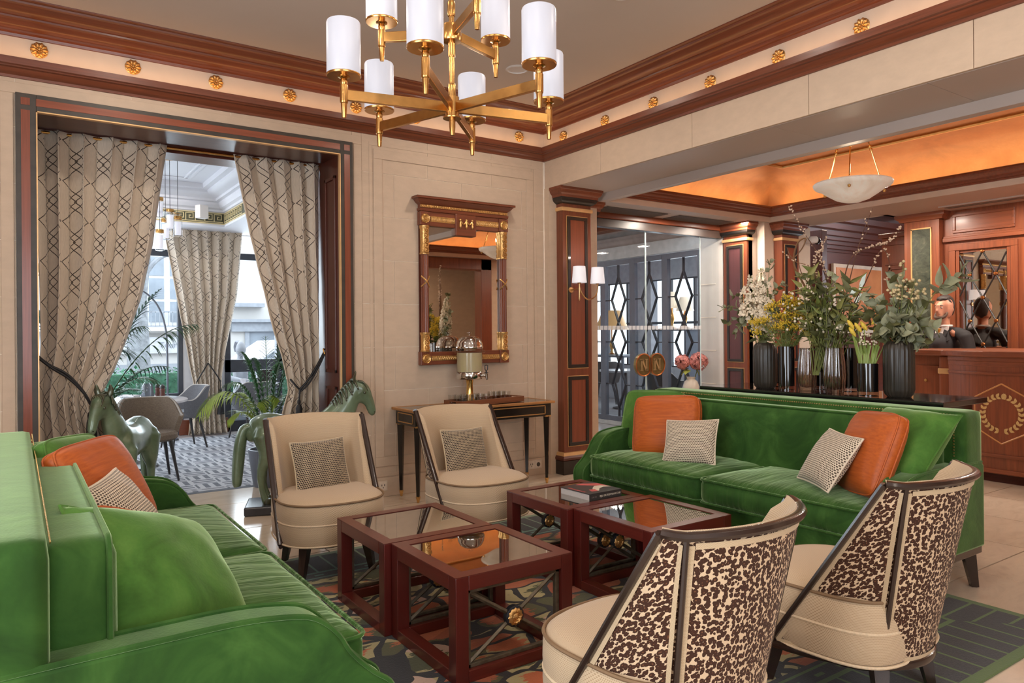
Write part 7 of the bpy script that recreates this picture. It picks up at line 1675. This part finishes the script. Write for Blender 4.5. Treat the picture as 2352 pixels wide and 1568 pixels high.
# local: x to his left, y forward, z up  (rotated so that he faces the lobby)
hc_ = Vector((.0, .03, 1.70))
P = [([(0, .0, 1.36), (0, .0, 1.45), (0, .012, 1.55), (0, .02, 1.62)], [.085, .062, .056, .060]),
     ([(0, .005, 1.60), (0, .010, 1.66), (0, .008, 1.74), (0, .0, 1.80)], [(.058, .075), (.073, .092), (.078, .100), (.060, .075)]),
     ([(0, .07, 1.605), (0, .085, 1.66), (0, .078, 1.74)], [(.040, .030), (.050, .034), (.056, .036)]),
     ([(0, .095, 1.605), (0, .10, 1.598)], [.030, .022]),
     ([(0, .112, 1.715), (0, .132, 1.672), (0, .118, 1.662)], [.010, .016, .013])]
for sg in (-1, 1):
    P.append(([(sg * .080, -.005, 1.70), (sg * .090, -.012, 1.685), (sg * .083, -.005, 1.655)], [.010, .013, .008]))
    P.append(([(sg * .10, .0, 1.42), (sg * .22, -.01, 1.385), (sg * .265, .0, 1.18), (sg * .25, .10, 1.02), (sg * .20, .26, .98)], [.055, .06, .05, .042, .034]))
    P.append(([(sg * .20, .25, .98), (sg * .185, .30, .975), (sg * .17, .34, .965)], [(.040, .018), (.042, .016), (.036, .014)]))
    for k in range(4): P.append(([(sg * (.195 - .019 * k), .335, .967), (sg * (.19 - .021 * k), .375 + .008 * (1.5 - abs(k - 1.5)), .960), (sg * (.186 - .021 * k), .40 + .012 * (1.5 - abs(k - 1.5)), .945)], [.0095, .009, .0075]))
    P.append(([(sg * .165, .27, .975), (sg * .14, .305, .972), (sg * .128, .335, .968)], [.012, .011, .008]))
    P.append(([(sg * .09, .0, .98), (sg * .105, .01, .60), (sg * .11, .0, .30), (sg * .115, -.005, .09)], [.095, .07, .055, .042])); P.append(([(sg * .115, -.02, .06), (sg * .12, .12, .04)], [.045, .035]))
P.append(([(0, 0, .95), (0, 0, 1.1), (0, .005, 1.28), (0, -.005, 1.40)], [(.15, .10), (.145, .10), (.165, .11), (.13, .075)]))
hb = body(P, 'body', SKIN, man, .0095, 4)
CP = [([(0, -.005, .80), (0, .0, 1.0), (0, .0, 1.15), (0, .0, 1.30), (0, -.012, 1.41)], [(.205, .14), (.195, .135), (.198, .138), (.215, .138), (.13, .085)])]
for sg in (-1, 1):
    CP.append(([(sg * .06, -.02, 1.435), (sg * .16, -.012, 1.415), (sg * .235, -.008, 1.365)], [.055, .066, .07])); CP.append(([(sg * .225, -.01, 1.39), (sg * .278, .0, 1.20), (sg * .27, .09, 1.04), (sg * .215, .22, .995)], [.076, .066, .056, .048]))
sj = body(CP, 'jacket', SUIT, man, .013, 4)
TR = []
for sg in (-1, 1): TR.append(([(sg * .07, 0, .90), (sg * .105, .01, .60), (sg * .11, .0, .30), (sg * .115, -.005, .05)], [.125, .092, .075, .068]))
body(TR, 'trousers', SUIT, man, .016, 3)
for sg in (-1, 1): MB().tube(spline([(sg * .115, -.05, .04), (sg * .12, .06, .045), (sg * .125, .17, .03)], 4), [(.045, .04)] * 5 + [(.046, .036)] * 4, 10).build('shoe', BGL, man, True)
def chest(x, z):                           # front surface of the jacketed chest
    tab = [(.95, .138), (1.15, .142), (1.30, .138), (1.37, .115), (1.43, .085), (1.47, .078)]; y = tab[0][1]
    for (a, b), (c, d) in zip(tab[:-1], tab[1:]):
        if a <= z <= c: y = lerp(b, d, (z - a) / (c - a))
    if z > 1.47: y = .078
    return y * sqrt(max(.02, 1 - (x / .235) ** 2))
def front(x0b, x1b, zb, x0t, x1t, zt, off, name, mat, n=8):
    m = MB()
    for k, o2 in enumerate((off, off - .012)):
        m.grid(lambda u, v: (lerp(lerp(x0b, x1b, u), lerp(x0t, x1t, u), v), chest(lerp(lerp(x0b, x1b, u), lerp(x0t, x1t, u), v), lerp(zb, zt, v)) + o2, lerp(zb, zt, v)), n, 14)
    return m.build(name, mat, man, True, angle=60)
front(-.085, .085, .97, -.062, .062, 1.42, .010, 'waistcoat', WAIST)
front(-.012, .012, 1.20, -.055, .055, 1.475, .016, 'shirt_front', SHIRT)
front(-.026, .026, 1.20, -.014, .014, 1.445, .024, 'tie', TIE, 5); MB().lathe([(.010, -.02), (.020, .0), (.022, .018), (.0, .022)], (0, chest(0, 1.45) + .022, 1.452), 10).build('tie_knot', TIE, man, True)
for sg in (-1, 1):
    m = MB().add([], []) if False else MB(); q = [(sg * .012, 1.485), (sg * .075, 1.50), (sg * .068, 1.45), (sg * .030, 1.425)]
    m.prism(q, lambda a, c, t: (a, .072 - abs(a) * .55 + t, c), 0, .012); m.build('shirt_collar', SHIRT, man, bevel=.003)
    m = MB(); q = [(sg * .055, 1.46), (sg * .10, 1.44), (sg * .135, 1.34), (sg * .105, 1.325), (sg * .095, 1.18), (sg * .070, 1.06), (sg * .062, 1.2), (sg * .060, 1.33)]
    m.prism(q, lambda a, c, t: (a, chest(a, c) + .004 + t, c), 0, .012); m.build('lapel', SUIT, man, bevel=.002)
MB().tube([(x, .06 * 0 + .063 * sin(t), 1.495 + .012 * (1 - sin(t)) * 0) for t in [0] for x in (0,)] + [(.066 * cos(t), -.0 + .068 * sin(t), 1.50) for t in [2 * pi * k / 20 for k in range(20)]][1:], .016, 6, True).build('collar_band', SHIRT, man, True)
MB().box(.10, .165, chest(.13, 1.25) + .004, chest(.13, 1.25) + .012, 1.255, 1.275).build('name_badge', metal('badge_copper', (200, 140, 100), .3), man); MB().lathe([(0, .008), (.011, .006), (.013, 0)], (.105, chest(.1, 1.40) + .012, 1.40), 10, Matrix.Rotation(R(-90), 4, 'X')).build('lapel_pin', GILT, man, True)
HP = [([(0, -.02, 1.80), (0, -.045, 1.76), (0, -.058, 1.69), (0, -.05, 1.62)], [(.072, .075), (.082, .06), (.078, .045), (.058, .03)]), ([(0, .065, 1.795), (0, .02, 1.818), (0, -.03, 1.80)], [(.06, .022), (.072, .030), (.075, .04)])]
for sg in (-1, 1): HP.append(([(sg * .072, .025, 1.78), (sg * .080, .0, 1.74), (sg * .080, -.01, 1.71)], [.018, .016, .012]))
body(HP, 'hair', HAIRM, man, .010, 4)
BP_ = [([(-.062, .045, 1.655), (-.055, .085, 1.605), (0, .112, 1.588), (.055, .085, 1.605), (.062, .045, 1.655)], [.014, .018, .022, .018, .014])]; body(BP_, 'beard', plain('stubble', (96, 74, 62), .8, var=.2), man, .008, 4)
for sg in (-1, 1):
    MB().lathe([(.0, -.011), (.008, -.007), (.0115, 0), (.008, .007), (.0, .011)], (sg * .031, .098, 1.705), 12).build('eye', plain('eye_white', (216, 206, 200), .3), man, True); MB().lathe([(.0, .003), (.005, .002), (.006, 0)], (sg * .031, .108, 1.705), 10, Matrix.Rotation(R(-90), 4, 'X')).build('iris', EBONY, man, True)
    MB().tube([(sg * .014, .112, 1.727), (sg * .034, .110, 1.733), (sg * .052, .098, 1.727)], [.004, .005, .003], 6).build('eyebrow', HAIRM, man, True)
MB().tube([(-.026, .110, 1.632), (-.01, .120, 1.636), (0, .121, 1.634), (.01, .120, 1.636), (.026, .110, 1.632)], [.003, .006, .006, .006, .003], 6).build('lips', plain('lips', (166, 98, 86), .5), man, True)
# seated guest on the terrace outside
g2 = thing('person', 'pale figure in white seated outside behind the street door glass', 'person', (3.05, 12.35, 0), R(200))
PALE = plain('pale_clothes', (206, 206, 212), .8); 
body([([(0, 0, .46), (0, .0, .7), (0, -.02, .95), (0, -.02, 1.06)], [(.15, .11), (.15, .10), (.18, .10), (.10, .07)]), ([(0, -.02, 1.05), (0, 0, 1.16)], [.05, .05]), ([(0, .0, 1.16), (0, .01, 1.24), (0, 0, 1.33)], [(.06, .07), (.075, .09), (.05, .06)]), ([(-.16, 0, 1.0), (-.24, .02, .8), (-.14, .22, .74)], [.055, .045, .035]), ([(.16, 0, 1.0), (.24, .02, .8), (.14, .22, .74)], [.055, .045, .035]), ([(-.09, 0, .48), (-.1, .40, .47), (-.1, .42, .1), (-.1, .5, .02)], [.09, .07, .05, .04]), ([(.09, 0, .48), (.1, .40, .47), (.1, .42, .1), (.1, .5, .02)], [.09, .07, .05, .04])], 'body', PALE, g2, .016, 4)
MB().tube(spline([(0, -.05, 1.36), (0, -.09, 1.28), (0, -.07, 1.2)], 4), [(.07, .03)] * 9, 8).build('hair', plain('grey_hair', (170, 170, 178), .8), g2, True)
st = thing('terrace_stool', 'grey stool under the seated guest outside', 'stool', (3.05, 12.35, -.18)); MB().box(-.2, .2, -.2, .2, .56, .60).build('seat', GREYM, st, bevel=.01)
for x in (-.17, .17):
    for y in (-.17, .17): MB().box(x - .02, x + .02, y - .02, y + .02, 0, .56).build('leg', GREYM, st)
